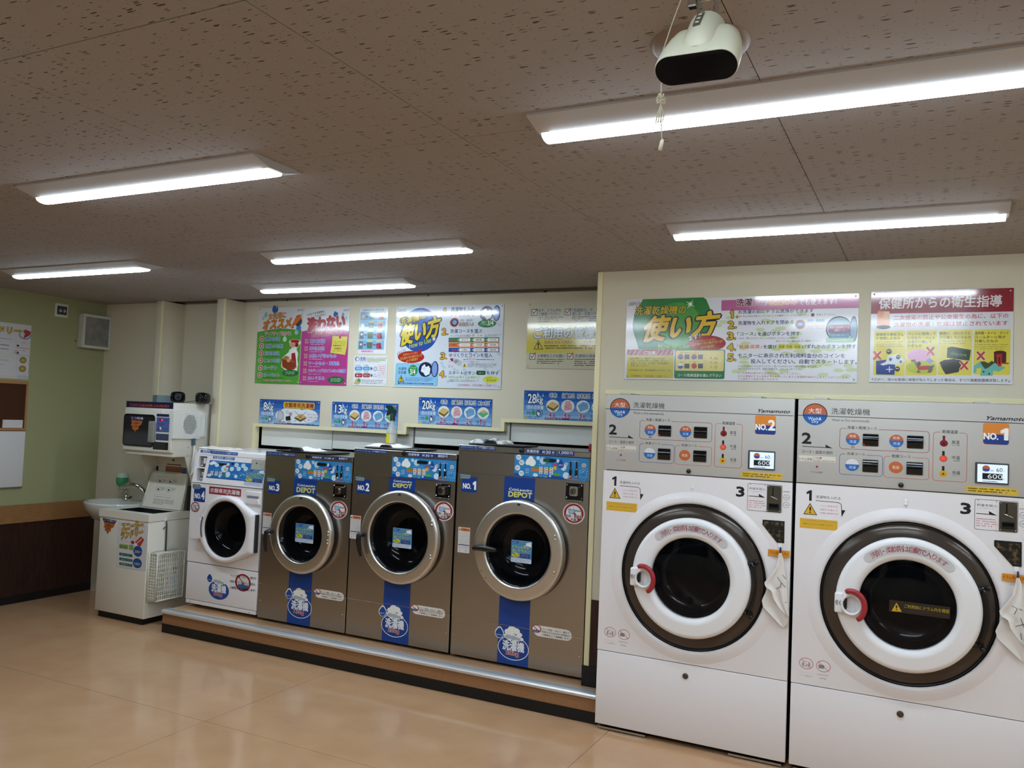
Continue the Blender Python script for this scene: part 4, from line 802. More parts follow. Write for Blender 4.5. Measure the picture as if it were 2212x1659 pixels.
V4 = Vector((0, .0425, .199)).normalized(); a = Art((0, YW, z0), (1, 0, 0), V4, CC4, 'm')
a.rect(375, 350, 625, 430, '2a57a0'); a.text('400', 420, 362, 515, 412, 'e8ecf2', .01); a.text('円', 530, 368, 585, 420, 'e8ecf2'); a.obj('price_label', con); a = Art((0, YW, z0), (1, 0, 0), V4, CC4, 'm'); a.rect(635, 368, 1250, 492, '24509a')
unit(a, 635, 368, 1250, 492); a.text('dOOr', .03, .2, .20, .8, '8fb0b0'); a.text('または', .22, .32, .31, .72, 'c8ccd8'); a.text('E dL', .33, .2, .50, .8, '8fb0b0'); a.text('ドアを閉めてください', .53, .22, .97, .8, 'e4e8f0', .01); unend(a); a.obj('door_label', con)
a = Art((0, YW, z0), (1, 0, 0), V4, CC4, 'm')
a.rect(675, 500, 1175, 600, '24509a'); a.text('洗濯目安', 695, 510, 908, 575, 'e8ecf2', .01); a.text('約', 955, 525, 1000, 585, 'e8ecf2'); a.text('30', 1015, 528, 1085, 590, 'e8ecf2', .01); a.text('分', 1100, 538, 1150, 595, 'e8ecf2'); a.obj('time_label', con)
a = Art((0, YW, z0), (1, 0, 0), V4, CC4, 'm'); a.rect(580, 585, 1525, 1125, 'e8eaec', .003); unit(a, 592, 592, 1500, 1108); a.rect(0, 0, 1, 1, '2470b4'); a.poly([(0, .9), (.4, .96), (1, .9), (1, 1), (0, 1)], '1c4f9c')
a.rect(.17, .14, .42, .27, '10181a', .002); a.lines(.18, .05, .42, .10, 1, '9cc8e4', .5)
for x, y, r in ((.10, .12, .05), (.14, .16, .05), (.06, .20, .05)): a.ell(x-r, y-r*1.5, x+r, y+r*1.5, 'eeeeec', 16)
for x, y, rx, ry in ((.20, .26, .05, .10), (.40, .42, .085, .20), (.46, .17, .035, .08), (.57, .40, .05, .12), (.66, .17, .05, .12), (.82, .17, .05, .12), (.73, .36, .05, .12), (.89, .33, .05, .12), (.50, .72, .06, .16), (.06, .85, .05, .08), (.32, .86, .03, .07)): a.ell(x-rx, y-ry, x+rx, y+ry, 'c4dcec', 22)
for x, y in ((.66, .17), (.82, .17), (.73, .36), (.89, .33)): a.lines(x-.025, y-.03, x+.025, y+.03, 1, '5a6878', .5)
a.ell(.53, .06, .60, .18, '1a2430', 16); a.rect(.42, .27, .50, .34, 'c83848', .002); a.ell(.39, .38, .45, .54, 'd0b040', 14); a.lines(.14, .50, .27, .54, 1, '9cc8e4', .5)
for i, x in enumerate((.08, .19, .29)):
    a.rect(x, .60, x+.07, .69, 'e0e0dc', .001); a.rect(x+.015, .63, x+.055, .66, 'a03038'); a.rect(x, .72, x+.07, .83, 'e8e8e4', .001); a.rect(x+.015, .755, x+.055, .79, '585c60')
a.rect(.02, .61, .08, .69, 'c03440'); a.rect(.38, .72, .46, .83, '3c8a50', .001); a.lines(.60, .66, .72, .72, 1, '9cc8e4', .5); a.ell(.66, .70, .74, .88, 'c4dcec', 16)
for x, y, r in ((.88, .56, .05), (.95, .50, .04), (.80, .62, .04), (.87, .78, .09), (.97, .70, .05), (.95, .92, .035), (.76, .94, .04)): a.ring(x-r, y-r*1.75, x+r, y+r*1.75, .0015, '7cb4e0', 22)
a.ell(.80, .68, .825, .73, 'e0f0fa', 10); a.ell(.86, .64, .885, .69, 'e0f0fa', 10); a.obj('control_display', con)
a = Art((0, YW, z0), (1, 0, 0), V4, CC4, 'm'); a.rect(1600, 580, 1895, 840, '7c8078', .001); a.rect(1612, 592, 1882, 830, 'a9a99e'); a.line([(1745, 595), (1735, 760)], .0008, '7c8078'); a.line([(1610, 750), (1870, 775)], .0008, '7c8078'); a.poly([(1680, 670), (1730, 645), (1720, 700)], '1c1c1c'); a.lines(1780, 670, 1860, 720, 2, '7c7c78', .5); a.obj('coin_return_plate', con)
a = Art((0, YW, z0), (1, 0, 0), V4, CC4, 'm', eps=.0003); unit(a, 1480, 795, 1830, 1235); draw_drumtag(a); a.obj('wipe_drum_label', con)
a = artY(YW, CC4, gloss='m'); unit(a, 180, 1170, 470, 1610); draw_no(a, '4'); a.obj('number_label', fp)
a = artY(YW, CM, gloss='m'); a.rect(518, 84, 1080, 278, '92242e'); a.text('衣類専用洗濯機', 535, 112, 1060, 248, 'e8e4e4', .02); a.obj('clothes_only_label', fp)
a = artY(YW, CM, gloss='m'); unit(a, 183, 348, 342, 570); draw_nodet(a); a.obj('no_detergent_label', fp)
u = at(390+1172/8.295, 1040+160/8.295, 'Y', YW); v = at(390+1440/8.295, 1040+435/8.295, 'Y', YW)
b = MB(); b.box((u.x, YW-.004, v.z), (v.x, YW+.01, u.z), M_WHITE, .006, 3); b.box((u.x+.018, YW-.006, v.z+.040), (v.x-.02, YW-.003, v.z+.062), mat('soap_drawer_grip', '777a82', .4), .002); b.prism([(u.x+.008, v.z+.008), (v.x-.008, v.z+.008), (v.x-.018, v.z+.044), (u.x+.018, v.z+.044)], YW-.016, YW-.003, M_WHITE); b.obj('soap_drawer', fp)
# door with its sloping right shoulder
ck = lambda a_: (DC[0]+.247*math.cos(math.radians(a_)), DC[1]+.235*math.sin(math.radians(a_)))
OUT = [(-4.158, .872), *[ck(k) for k in range(68, 292, 8)], (-4.158, .598)]
PR = [(-.004, .03), (-.006, -.012), (0, -.030), (.12, -.040), (.5, -.046), (.9, -.040), (1.0, -.026), (1.0, -.002)]
b = MB(); radial(b, OUT, DC, .196, PR, YW, M_WHITE); door = b.obj('door', t)
b = MB(); b.prism(round_rect(-4.735+.0, .655, -4.650, .800, .012), YW-.052, YW-.0405, M_WHITE); b.prism([(DC[0]+r_*math.cos(math.radians(a_)), DC[1]+r_*math.sin(math.radians(a_))) for r_, A_ in ((.214, range(160, 202, 4)), (.203, range(200, 158, -4))) for a_ in A_], YW-.0535, YW-.0515, mat('handle_groove', '55575f', .4)); b.obj('handle', door)
b = MB(); b.box((-4.160, YW-.030, .605), (-4.146, YW-.001, .866), mat('hinge_strip', '4a4c50', .3, .6), .002); b.obj('hinge_cover', door)
b = MB(); b.lathe([(.196, -.028), (.190, -.034), (.187, -.026), (.182, .04), (.15, .075), (.10, .09)], (DC[0], YW, DC[1]), mat('black_bowl', '0d0e12', .10, .3), seg=56); b.obj('glass_rim', door)
b = MB(); b.lathe([(.188, -.024), (.15, -.016), (.1, -.012), (.0001, -.010)], (DC[0], YW, DC[1]), M_GLASS, seg=48); b.obj('glass', door)
drum(t, DC[0], DC[1], YW+.03, .196, .26, .40)
b = MB(); b.tube([(-4.445, YW-.004, .986), (-4.444, YW-.016, .982), (-4.443, YW-.015, .988)], .002, M_WHITE2, 6); b.obj('adhesive_hook', fp)
a = artY(YW, CL, gloss='m'); unit(a, 595, 330, 1078, 1035); draw_kg(a, '8kg', False); a.obj('capacity_label', lp)
a = artY(YW, CL, gloss='m'); a.ell(1232, 385, 1562, 835, '9a2630', 40); a.ell(1268, 432, 1526, 785, 'dcd8d4', 36); a.ell(1280, 600, 1515, 782, '2c66a4', 24); a.ell(1285, 540, 1380, 655, 'dcd8d4', 16); a.ell(1400, 560, 1500, 680, 'dcd8d4', 16); a.line([(1300, 470), (1500, 745)], .0062, '9a2630')
a.text('ペット用品・おむつ・屋外で', 1118, 412+10, 1698, 535, '1c1c20', .01, q=((1118, 470), (1692, 548), (1126, 412))); a.text('利用されたもののご利用は、', 0, 0, 0, 0, '1c1c20', .01, q=((1112, 600), (1684, 680), (1120, 545))); a.text('公衆衛生上ご遠慮願います！', 0, 0, 0, 0, '1c1c20', .01, q=((1108, 738), (1675, 818), (1115, 680))); a.obj('pet_notice_label', lp)
# ------------------------------------------------------------------ sneaker laundry station
M_IV = mat('ivory_enamel', 'dddace', .28, coat=.15); M_IV2 = mat('ivory_plastic', 'd9d6c8', .4)
CK2 = (200, 1080, 5.72); CS = (250, 840, 6.145)
t = thing('sneaker_washer', 'ivory top loading sneaker washer with open lid, left of the platform', 'washing machine', (-5.32, 4.55, 0))
x0, x1, y0, y1 = -5.588, -5.056, 4.297, 4.782
b = MB(); b.box((x0+.004, y0+.004, .046), (x1-.003, y1, .742), M_IV, .006, 2); body = b.obj('cabinet', t)
b = MB(); b.box((x0+.03, y0+.02, 0), (x1-.03, y1-.02, .048), M_BLACK); b.obj('plinth', t, 'black plinth')
hx0, hx1, hy0, hy1 = -5.53, -5.10, 4.37, 4.60
b = MB()
for q in (((x0, y0-.002, .744), (x1, hy0, .796)), ((x0, hy1, .744), (x1, y1, .796)), ((x0, hy0, .744), (hx0, hy1, .796)), ((hx1, hy0, .744), (x1, hy1, .796))): b.box(*q, M_IV)
b.obj('top_frame', t)
b = MB(); b.box((hx0, hy0, .60), (hx1, hy1, .62), M_VOID)
for q in (((hx0-.003, hy0, .62), (hx0+.002, hy1, .79)), ((hx1-.002, hy0, .62), (hx1+.003, hy1, .79)), ((hx0, hy1-.002, .62), (hx1, hy1+.003, .79)), ((hx0, hy0-.003, .62), (hx1, hy0+.001, .79))): b.box(*q, M_BLK)
if 1: b.lathe([(.11, .12), (.10, .17)], ((hx0+hx1)/2, (hy0+hy1)/2, .60), M_BLK, 'Z', 32); b.box((hx0, hy0, .70), (hx1, hy0+.01, .79), mat('amber_splash', 'b9884e', .3)); b.obj('wash_tub', t, 'dark wash tub')
# lid leaning back
B0, B1, T0, T1 = Vector((-5.515, 4.615, .800)), Vector((-5.085, 4.615, .800)), Vector((-5.500, 4.69, 1.066)), Vector((-5.125, 4.69, 1.066))
V = (T0-B0); V.x = 0; V.normalize(); U = Vector((1, 0, 0)); Nl = U.cross(V)
b = MB(); P = [B0, B1, Vector((T1.x, T1.y, T1.z)), T0]; b.add([p for p in P]+[p-Nl*.018 for p in P], [(0, 1, 2, 3), (7, 6, 5, 4), (0, 4, 5, 1), (1, 5, 6, 2), (2, 6, 7, 3), (3, 7, 4, 0)], M_IV2)
Q = [B0+(P[2]-B0)*0+Vector((.012, 0, 0))+V*.012, B1+Vector((-.014, 0, 0))+V*.012, T1+Vector((-.010, 0, 0))-V*.02, T0+Vector((.010, 0, 0))-V*.02]
lid = b.obj('lid', t)
b = MB(); b.tube([B0+Nl*.004+V*.004, T0+Nl*.004], .006, M_IV, 6); b.tube([B1+Nl*.004+V*.004, T1+Nl*.004], .006, M_IV, 6); b.tube([T0+Nl*.004, T0+Nl*.004+U*.12, T0+Nl*.004+U*.14-V*.012, T0+Nl*.004+U*.26-V*.012, T0+Nl*.004+U*.28, T1+Nl*.004], .006, M_IV, 6); b.obj('lid_rim', lid)
a = Art(B0, U, V, CS, 'm'); K = '2a2a2e'
a.rect(560, 1158, 825, 1186, K); a.rect(505, 1392, 785, 1424, K)
for x, y in ((590, 1222), (725, 1230), (568, 1330), (706, 1340)): a.ring(x-30, y-36, x+30, y+36, .0018, '4c4c50', 20); a.poly([(x-16, y+14), (x-10, y-14), (x+2, y-10), (x+16, y+12)], K); a.lines(x+40, y-30, x+80, y+20, 4, '6c6c70', .5)
a.lines(510, 1432, 780, 1445, 1, '8a8a90', .5); a.lines(505, 1452, 640, 1545, 6, '66666c', .5); a.lines(665, 1462, 760, 1540, 5, '66666c', .5); a.lines(630, 1380, 770, 1392, 1, '9a9aa0', .5); a.obj('lid_instructions', lid)
b = MB(); b.box((-5.083, 4.66, .798), (-5.060, 4.70, .985), M_BLK, .003); b.obj('control_strip', t, 'black strip beside the lid')
a = artY(y0+.003, CK2, gloss='m')
def ice(a, q, lab):
    unit(a, *q); a.poly([(0, 0), (1, .06), (.88, .27), (.12, .24)], '2a2350'); a.text(lab, .14, .055, .90, .20, 'd8d4e4', .02)
    a.poly([(.12, .25), (.88, .28), (.80, .5), (.62, .62), (.66, .74), (.5, .84), (.44, 1), (.34, .82), (.20, .78), (.24, .64), (.12, .56), (.18, .44)], 'b4642c')
    a.poly([(.30, .40), (.55, .36), (.66, .44), (.40, .52)], '8a4a20'); a.poly([(.24, .62), (.60, .56), (.50, .68)], '8a4a20'); a.ell(.38, .86, .48, .93, '2a2020', 10); unend(a)
ice(a, (122, 222, 288, 438), 'くつ洗い'); a.obj('shoe_washer_emblem', body)
a = artY(y0+.003, CK2, gloss='m'); a.rect(318, 262, 655, 880, 'd4d2d4')
for k in range(9): a.ell(590+(k % 3)*22, 285+(k//3)*38, 608+(k % 3)*22, 303+(k//3)*38, 'b9b4d8', 8)
a.text('スニーカー', 0, 0, 0, 0, 'd8ac3c', .05, out='3a2c28', q=((362, 378), (625, 352), (362, 288)), ow=.05); a.text('ランドリー', 0, 0, 0, 0, 'd8ac3c', .05, out='3a2c28', q=((348, 484), (618, 440), (356, 398)), ow=.05)
a.poly([(478, 530), (520, 440), (560, 470), (520, 545)], 'c8ccc8'); a.poly([(470, 515), (505, 500), (530, 545), (490, 545)], 'a83030'); a.poly([(520, 530), (600, 450), (640, 490), (590, 575)], 'b83a34'); a.line([(545, 540), (610, 480)], .006, 'e8e4e0'); a.poly([(505, 545), (530, 525), (565, 560), (530, 575)], 'e8e4e0')
a.rect(332, 540, 438, 612, '86a85a', .004); a.rect(455, 552, 505, 620, '86a85a', .004); a.lines(345, 500, 470, 525, 1, '8a86c0', .5); a.lines(340, 552, 430, 604, 2, '3c5a30', .5)
a.ell(512, 560, 612, 705, '24509a'); a.text('200', 525, 618, 582, 660, 'c8c88c', .02); a.text('円', 588, 632, 606, 656, 'c8c88c'); a.ell(500, 712, 606, 852, '24509a'); a.text('100', 516, 768, 575, 812, 'c8c88c', .02); a.text('円', 580, 784, 598, 808, 'c8c88c')
for y, s_ in ((648, 'スニーカー'), (708, '上ぐつ・くつ'), (768, '作業ぐつ')): a.rect(330, y, 492, y+60, '2f6a66', .008); a.text(s_, 350, y+14, 472, y+46, 'dfe8e4', .01)
a.lines(325, 832, 600, 875, 1, 'a8508c', .45); a.obj('sneaker_poster', body)
# things hanging on its right side
b = MB(); XS = x1-.003; q = at(200+900/5.72, 1080+240/5.72, 'X', XS); b.box((XS, q.y-.010, q.z-.014), (XS+.004, q.y+.010, q.z+.016), M_WHITE2, .001); b.tube([(XS+.004, q.y, q.z-.008), (XS+.014, q.y, q.z-.014), (XS+.015, q.y, q.z-.004)], .002, M_WHITE2, 6); b.obj('adhesive_hook', body)
r_ = thing('hooked_rod', 'thin dark metal rod with a hooked tip hanging above the white basket', 'rod', (XS+.012, q.y, q.z-.02)); b = MB(); b.tube([(XS+.013, q.y, q.z-.010), (XS+.013, q.y+.004, q.z-.045), (XS+.012, q.y+.008, .50)], .005, mat('dark_rod', '4a4a4c', .4, .6), 8); b.tube([(XS+.013, q.y+.004, q.z-.050), (XS+.013, q.y-.018, q.z-.058), (XS+.013, q.y-.026, q.z-.068)], .0035, mat('dark_rod', '', 0), 6); b.obj('shaft', r_)
# perforated basket: real openings
M_BSK = mat('basket_plastic', 'd8d6c8', .35)
bk = thing('basket', 'white perforated plastic basket hung on the side of the sneaker washer', 'basket', (-5.0, 4.44, .35))
def grid(mb, o, U, V, w, h, nu, nv, bar, th, Nn, m, skip=None):
    U = Vector(U); V = Vector(V); Nn = Vector(Nn); o0 = Vector(o)
    def bar_(a0, a1, b0, b1, k=0):
        o = o0+Nn*k; P = [o+U*a0+V*b0, o+U*a1+V*b0, o+U*a1+V*b1, o+U*a0+V*b1]; mb.add(P+[p-Nn*th for p in P], [(0, 1, 2, 3), (7, 6, 5, 4), (0, 4, 5, 1), (1, 5, 6, 2), (2, 6, 7, 3), (3, 7, 4, 0)], m)
    for i in range(nu+1): bar_((w-bar)*i/nu, (w-bar)*i/nu+bar, 0, h, .0008)
    for j in range(nv+1): bar_(0, w, (h-bar)*j/nv, (h-bar)*j/nv+bar)
gx = -4.968
b = MB(); grid(b, (gx, 4.318, .182), (0, 1, 0), (0, 0, 1), .245, .335, 14, 10, .007, .003, (1, 0, 0), M_BSK); so = b.obj('side_mesh', bk)
b = MB(); grid(b, (-5.048, 4.318, .180), (1, 0, 0), (0, 0, 1), .078, .340, 3, 16, .008, .003, (0, -1, 0), M_BSK); b.obj('end_mesh', bk)
b = MB(); grid(b, (-5.048, 4.318, .518), (1, 0, 0), (0, 1, 0), .080, .245, 4, 10, .008, .003, (0, 0, 1), M_BSK); grid(b, (-5.048, 4.318, .185), (1, 0, 0), (0, 1, 0), .080, .245, 4, 10, .008, .003, (0, 0, 1), M_BSK); b.obj('top_and_bottom_mesh', bk)
b = MB(); b.tube([(gx, 4.318, .182), (gx, 4.563, .182), (gx, 4.563, .518), (gx, 4.318, .518), (gx, 4.318, .182)], .0055, M_BSK, 6); b.tube([(-5.048, 4.312, .172), (-5.048, 4.568, .172), (-5.048, 4.568, .526), (-5.048, 4.312, .526), (-5.048, 4.312, .172)], .005, M_BSK, 6); b.obj('rim', bk)
a = Art((gx-.004, 0, 0), (0, 1, 0), (0, 0, 1), CK2, 'm'); a.rect(905, 770, 1050, 1110, 'c9c8c4')
for i, ch in enumerate('スニーカー洗濯機'): a.text(ch, 908, 800+i*36, 932, 800+i*36+28, 'b0404a', .01) if ch != 'ー' else a.rect(918, 800+i*36, 922, 828+i*36, 'b0404a')
a.rect(955, 800, 1040, 1085, 'b7c0cc'); a.ell(990, 800, 1045, 900, '50607a', 14); a.lines(962, 905, 1030, 1080, 7, '5a6ea0', .4); a.obj('notice', bk, 'paper notice behind the mesh')
# ------------------------------------------------------------------ sneaker dryer on its stand
t = thing('sneaker_dryer', 'ivory sneaker dryer box with dark window, raised above the sneaker washer', 'dryer', (-5.32, 4.64, 1.2))
x0, x1, y0, y1 = -5.585, -5.058, 4.462, 4.84
b = MB(); b.box((x0+.02, y0+.016, 1.208), (x1, y1, 1.615), M_IV, .005, 2); body = b.obj('cabinet', t)
b = MB(); b.box((x0, y0, 1.238), (x1-.004, y0+.02, 1.565), M_IV, .010, 3); ff = b.obj('front_frame', t)
u = at(250+145/6.145, 840+158/6.145, 'Y', y0+.015); v = at(250+762/6.145, 840+268/6.145, 'Y', y0+.015)
a = artY(y0+.0155, CS, gloss='m'); a.rect(145, 160, 762, 268, '1c1a3c'); a.text('CO/N SNEAKER LAUNDRY', 188, 194, 712, 250, 'b8503c', .02); a.obj('header_sign', body)
W = [at(250+x/6.145, 840+y/6.145, 'Y', y0) for x, y in ((108, 325), (502, 790))]
b = MB(); b.prism(round_rect(W[0].x+.008, W[1].z+.006, W[1].x, W[0].z, .03, 7), y0-.004, y0+.004, M_GASK); b.prism(round_rect(W[0].x+.022, W[1].z+.02, W[1].x-.012, W[0].z-.014, .02, 6), y0-.006, y0-.003, mat('smoked_window', '26282a', .12)); wn = b.obj('window', ff, 'dark smoked window')
a = artY(y0-.0062, CS, gloss='m'); ice(a, (185, 355, 372, 590), 'くつ乾燥'); a.obj('shoe_dryer_emblem', wn)
b = MB(); u = at(250+440/6.145, 840+425/6.145, 'Y', y0-.02); v = at(250+498/6.145, 840+715/6.145, 'Y', y0-.02); b.box((u.x, y0-.026, v.z), (v.x, y0-.004, u.z), mat('clear_grip', '9a9a92', .2, alpha=.75), .008, 3); b.obj('handle', ff, 'grey translucent handle')
a = artY(y0-.0005, CS, gloss='m'); a.rect(545, 330, 708, 375, '1c2250'); a.rect(545, 375, 706, 580, '5264a4'); a.rect(535, 590, 700, 690, '3c4a66'); a.rect(545, 580, 700, 590, 'b8603c'); a.rect(578, 398, 632, 428, '8a1c3c'); a.rect(608, 402, 626, 424, mat('red_digits', 'ff3050', .3, emit=1.2)); a.text('30分100円', 552, 455, 642, 478, '1c2040', .01); a.lines(640, 400, 700, 430, 1, '2c3460', .4); a.lines(625, 520, 695, 545, 1, '303c6c', .5); a.lines(550, 360, 700, 372, 1, '9aa8d8', .5); a.obj('control_display', ff)
b = MB(); u = at(250+590/6.145, 840+530/6.145, 'Y', y0); b.lathe([(.016, 0), (.014, -.008), (.0001, -.010)], u, M_CHROME, seg=14); b.obj('coin_slot', ff)
u = at(250+500/6.145, 840+700/6.145, 'Y', y0); v = at(250+692/6.145, 840+815/6.145, 'Y', y0); b = MB(); b.box((u.x, y0-.004, v.z), (v.x, y0+.004, u.z), M_BLKG, .002); b.lathe([(.007, 0), (.006, -.003), (.0001, -.004)], ((u.x+v.x)/2, y0-.004, (u.z+v.z)/2), M_DSTEEL, seg=12); b.obj('cash_box', ff)
b = MB(); u = at(250+632/6.145, 840+300/6.145, 'Y', y0); b.box((u.x-.006, y0-.003, u.z-.008), (u.x+.006, y0, u.z+.010), M_WHITE2, .001); b.obj('adhesive_hook', ff)
a = artY(y0+.0155, CS, gloss='m'); a.lines(90, 805, 480, 860, 2, '6a655c', .28); a.obj('lower_lettering', body)
# stand: two tapering side plates and a back plate with a sign
b = MB()
for xx in (x0+.03, x1-.012): b.prism([(4.595, 1.212), (4.84, 1.212), (4.84, .80), (4.74, .80), (4.70, .93), (4.665, 1.045)], xx, xx+.010, M_IV2, 'X')
b.box((x0+.03, 4.755, .80), (x1-.01, 4.77, 1.21), M_IV2); stnd = b.obj('stand', t)
a = artY(4.7545, CS, gloss='m'); a.rect(665, 1020, 880, 1115, 'a8683c'); a.rect(680, 992, 870, 1022, '5a2c30'); a.lines(690, 1000, 860, 1018, 1, 'c8a090', .5); a.lines(680, 1035, 870, 1105, 3, '8a5030', .3); a.rect(882, 1045, 940, 1130, '4c5a78'); a.rect(540, 1022, 565, 1085, '2a2826'); a.lines(505, 985, 625, 1000, 1, '6a655c', .5); a.ell(752, 930, 780, 965, '3c3a38', 12); a.obj('stand_signs', stnd)
XS = x1
for q in ((755, 860), (950, 888), (960, 775)): p = at(250+q[0]/6.145, 840+q[1]/6.145, 'X', XS); b = MB(); b.lathe([(.004, 0), (.003, .002), (.0001, .003)], p, mat('dark_screw', '5a5850', .5), 'X', 8); b.obj('screw', body)
# white filter cover on the side
P = [(lambda q: (q.y, q.z))(at(250+x/6.145, 840+y/6.145, 'X', XS+.02)) for x, y in ((775, 285), (1130, 285), (1190, 350), (1185, 580), (1110, 665), (755, 660))]
b = MB(); b.prism(P, XS, XS+.018, mat('filter_white', 'dfe1da', .5), 'X'); fc = b.obj('fan_filter_cover', body, 'white square fan filter cover')
b = MB(); ya, yb, za, zb = 4.55, 4.765, 1.365, 1.545
for k in range(15): yy = ya+(yb-ya)*k/14; b.box((XS+.018, yy-.0012, za), (XS+.0215, yy+.0012, zb), M_WHITE2)
for k in range(13): zz = za+(zb-za)*k/12; b.box((XS+.018, ya, zz-.0012), (XS+.0210, yb, zz+.0012), M_WHITE2)
g_ = b.obj('filter_grid', fc); g_['kind'] = 'stuff'
a = Art((XS+.0183, 0, 0), (0, 1, 0), (0, 0, 1), CS, 'm'); fcx, fcz = 4.607, 1.455
a = Art((XS+.0215, 0, 0), (0, 1, 0), (0, 0, 1), None, 'm')
for i in range(-6, 7):
    for j in range(-8, 9):
        yy, zz = fcx+i*.0115, fcz+j*.0085
        if math.hypot((yy-fcx)/.062, (zz-fcz)/.075) < 1: a.polyuv([(yy-.0036, zz-.0026), (yy+.0036, zz-.0026), (yy+.0036, zz+.0026), (yy-.0036, zz+.0026)], '55574f', 1)
a.obj('fan_openings', fc)
# ------------------------------------------------------------------ what stands on the dryer, what hangs on it
M_BOX = mat('blue_grey_card', '6f7f86', .6); zt = 1.6155
b = MB(); b.prism([(-5.52, 4.66), (-5.40, 4.60), (-5.27, 4.68), (-5.39, 4.75)], zt, zt+.055, M_BOX, 'Z'); o = b.obj('low_box'); tag(o, 'low blue grey box lying on top of the sneaker dryer', 'box')
def speaker(cx, cy, w, h, lab, turn):
    t = thing('loudspeaker', lab, 'loudspeaker', (cx, cy, zt), 'small black loudspeakers'); b = MB(); dx, dy = math.sin(turn), -math.cos(turn)
    n = 20; prof = [(.70, .0), (.96, .006), (1, .02), (1, .045), (.90, .07), (.60, .082), (.0001, .084)]; vs = []; fs = []
    for j, (k_, d) in enumerate(prof):
        for i in range(n):
            a_ = 2*PI*i/n; cu, su = math.cos(a_), math.sin(a_); u = math.copysign(abs(cu)**.6, cu)*w/2*k_; v = math.copysign(abs(su)**.6, su)*h/2*k_
            vs.append((cx+u*math.cos(turn)-d*dx, cy+u*math.sin(turn)-d*dy, zt+h/2+v))
    for j in range(len(prof)-1): fs += [(j*n+i, j*n+(i+1) % n, (j+1)*n+(i+1) % n, (j+1)*n+i) for i in range(n)]
    fs.append(tuple(range(n))); b.add(vs, fs, M_BLKG, True); b.obj('case', t)
    b = MB(); q = Vector((cx+dx*.001, cy+dy*.001, zt+h*.52)); R_ = Matrix.Rotation(turn, 4, 'Z'); c_ = MB(); c_.lathe([(.030, 0), (.028, -.004), (.018, .0), (.009, .001), (.007, -.004), (.0001, -.006)], (0, 0, 0), M_BLK, seg=24)
    b.add([q+(R_ @ Vector(v)) for v in c_.v], c_.f, M_BLK, True); b.obj('cone', t)
speaker(-5.195, 4.62, .108, .088, 'left black loudspeaker on the sneaker dryer, turned away, next to the low box', .9)
speaker(-5.012, 4.665, .102, .088, 'right black loudspeaker on the sneaker dryer, nearer the steel washers', .15)
b = MB(); b.tube([(-5.16, 4.62, zt+.004), (-5.13, 4.61, zt+.003), (-5.09, 4.63, zt+.012), (-5.055, 4.66, zt+.022)], .002, M_BLK, 6); tag(b.obj('speaker_cable'), 'thin black cable between the two black loudspeakers', 'cable')
t = thing('hanging_cloth', 'narrow white cloth hanging from a clip on the side of the sneaker dryer', 'cloth', (-5.03, 4.65, 1.1))
def plane_sheet(mb, X, L_, R_, m, amp=.006):
    n, rows = 8, 18; F = []
    for j in range(rows+1):
        s = j/rows
        def pt(P):
            k = s*(len(P)-1); i = min(int(k), len(P)-2); f = k-i; return (P[i][0]+(P[i+1][0]-P[i][0])*f, P[i][1]+(P[i+1][1]-P[i][1])*f)
        A, B = pt(L_), pt(R_)
        for i in range(n+1): u = i/n; q = at(400+(A[0]+(B[0]-A[0])*u)/11.06, 940+(A[1]+(B[1]-A[1])*u)/11.06, 'X', X); F.append((q.x+amp*math.sin(u*7+s*2)+amp, q.y, q.z))
    k = n+1; fs = [(j*k+i, j*k+i+1, (j+1)*k+i+1, (j+1)*k+i) for j in range(rows) for i in range(n)]
    mb.add(F, fs, m, True); mb.add([(x-.003, y, z) for x, y, z in F], [f[::-1] for f in fs], m, True)
b = MB(); plane_sheet(b, -5.035, [(200, 250), (165, 500), (115, 750), (98, 985)], [(222, 250), (290, 450), (280, 650), (215, 850), (130, 930)], mat('thin_white_cloth', 'f2f0ec', .9, spec=.1)); b.obj('fabric', t)
b = MB(); q = at(400+208/11.06, 940+170/11.06, 'X', -5.04); b.box((x1+.001, q.y-.010, q.z-.024), (-5.03, q.y+.010, q.z+.030), mat('teal_clip', '4c6470', .5), .002); b.obj('clip', t, 'blue grey clip')
# ------------------------------------------------------------------ wash basin
M_CER = mat('basin_ceramic', 'cfd0c9', .12, coat=.3)
t = thing('wash_basin', 'white wall hung wash basin in the corner with curved chrome tap', 'basin', (-5.85, 4.66, .7))
b = MB(); b.lathe([(.10, -.16), (.20, -.13), (.255, -.06), (.272, -.012), (.270, .0), (.255, .004), (.235, -.004), (.19, -.07), (.10, -.10), (.03, -.105), (.0001, -.106)], (-5.866, 4.66, .802), M_CER, 'Z', 56, sz=.80); b.box((-6.10, 4.80, .70), (-5.60, 4.869, .806), M_CER, .012, 3); b.obj('bowl', t)
b = MB(); b.lathe([(.022, 0), (.018, .004), (.0001, .003)], (-5.85, 4.66, .697), M_CHROME, 'Z', 16); b.obj('drain', t)
b = MB(); pts = []
for k in range(15):
    a_ = PI*k/14*.86; pts.append((-5.745+.090*math.cos(a_), 4.76-.10*k/14, .862+.082*math.sin(a_)))
b.tube([(-5.655, 4.765, .80)]+pts, [.026, .024]+[.021]*12+[.020, .019], M_CHROME, 14); b.lathe([(.030, 0), (.030, .012)], (-5.655, 4.765, .80), M_CHROME, 'Z', 20); b.obj('tap', t, 'curved chrome tap')
b = MB(); b.tube([(-5.94, 4.83, .81), (-5.90, 4.83, .83)], .006, M_BLK, 6); b.obj('chain_plug', t)
t = thing('soap_dispenser', 'soap dispenser with green liquid standing on the back of the basin', 'dispenser', (-5.96, 4.80, .806))
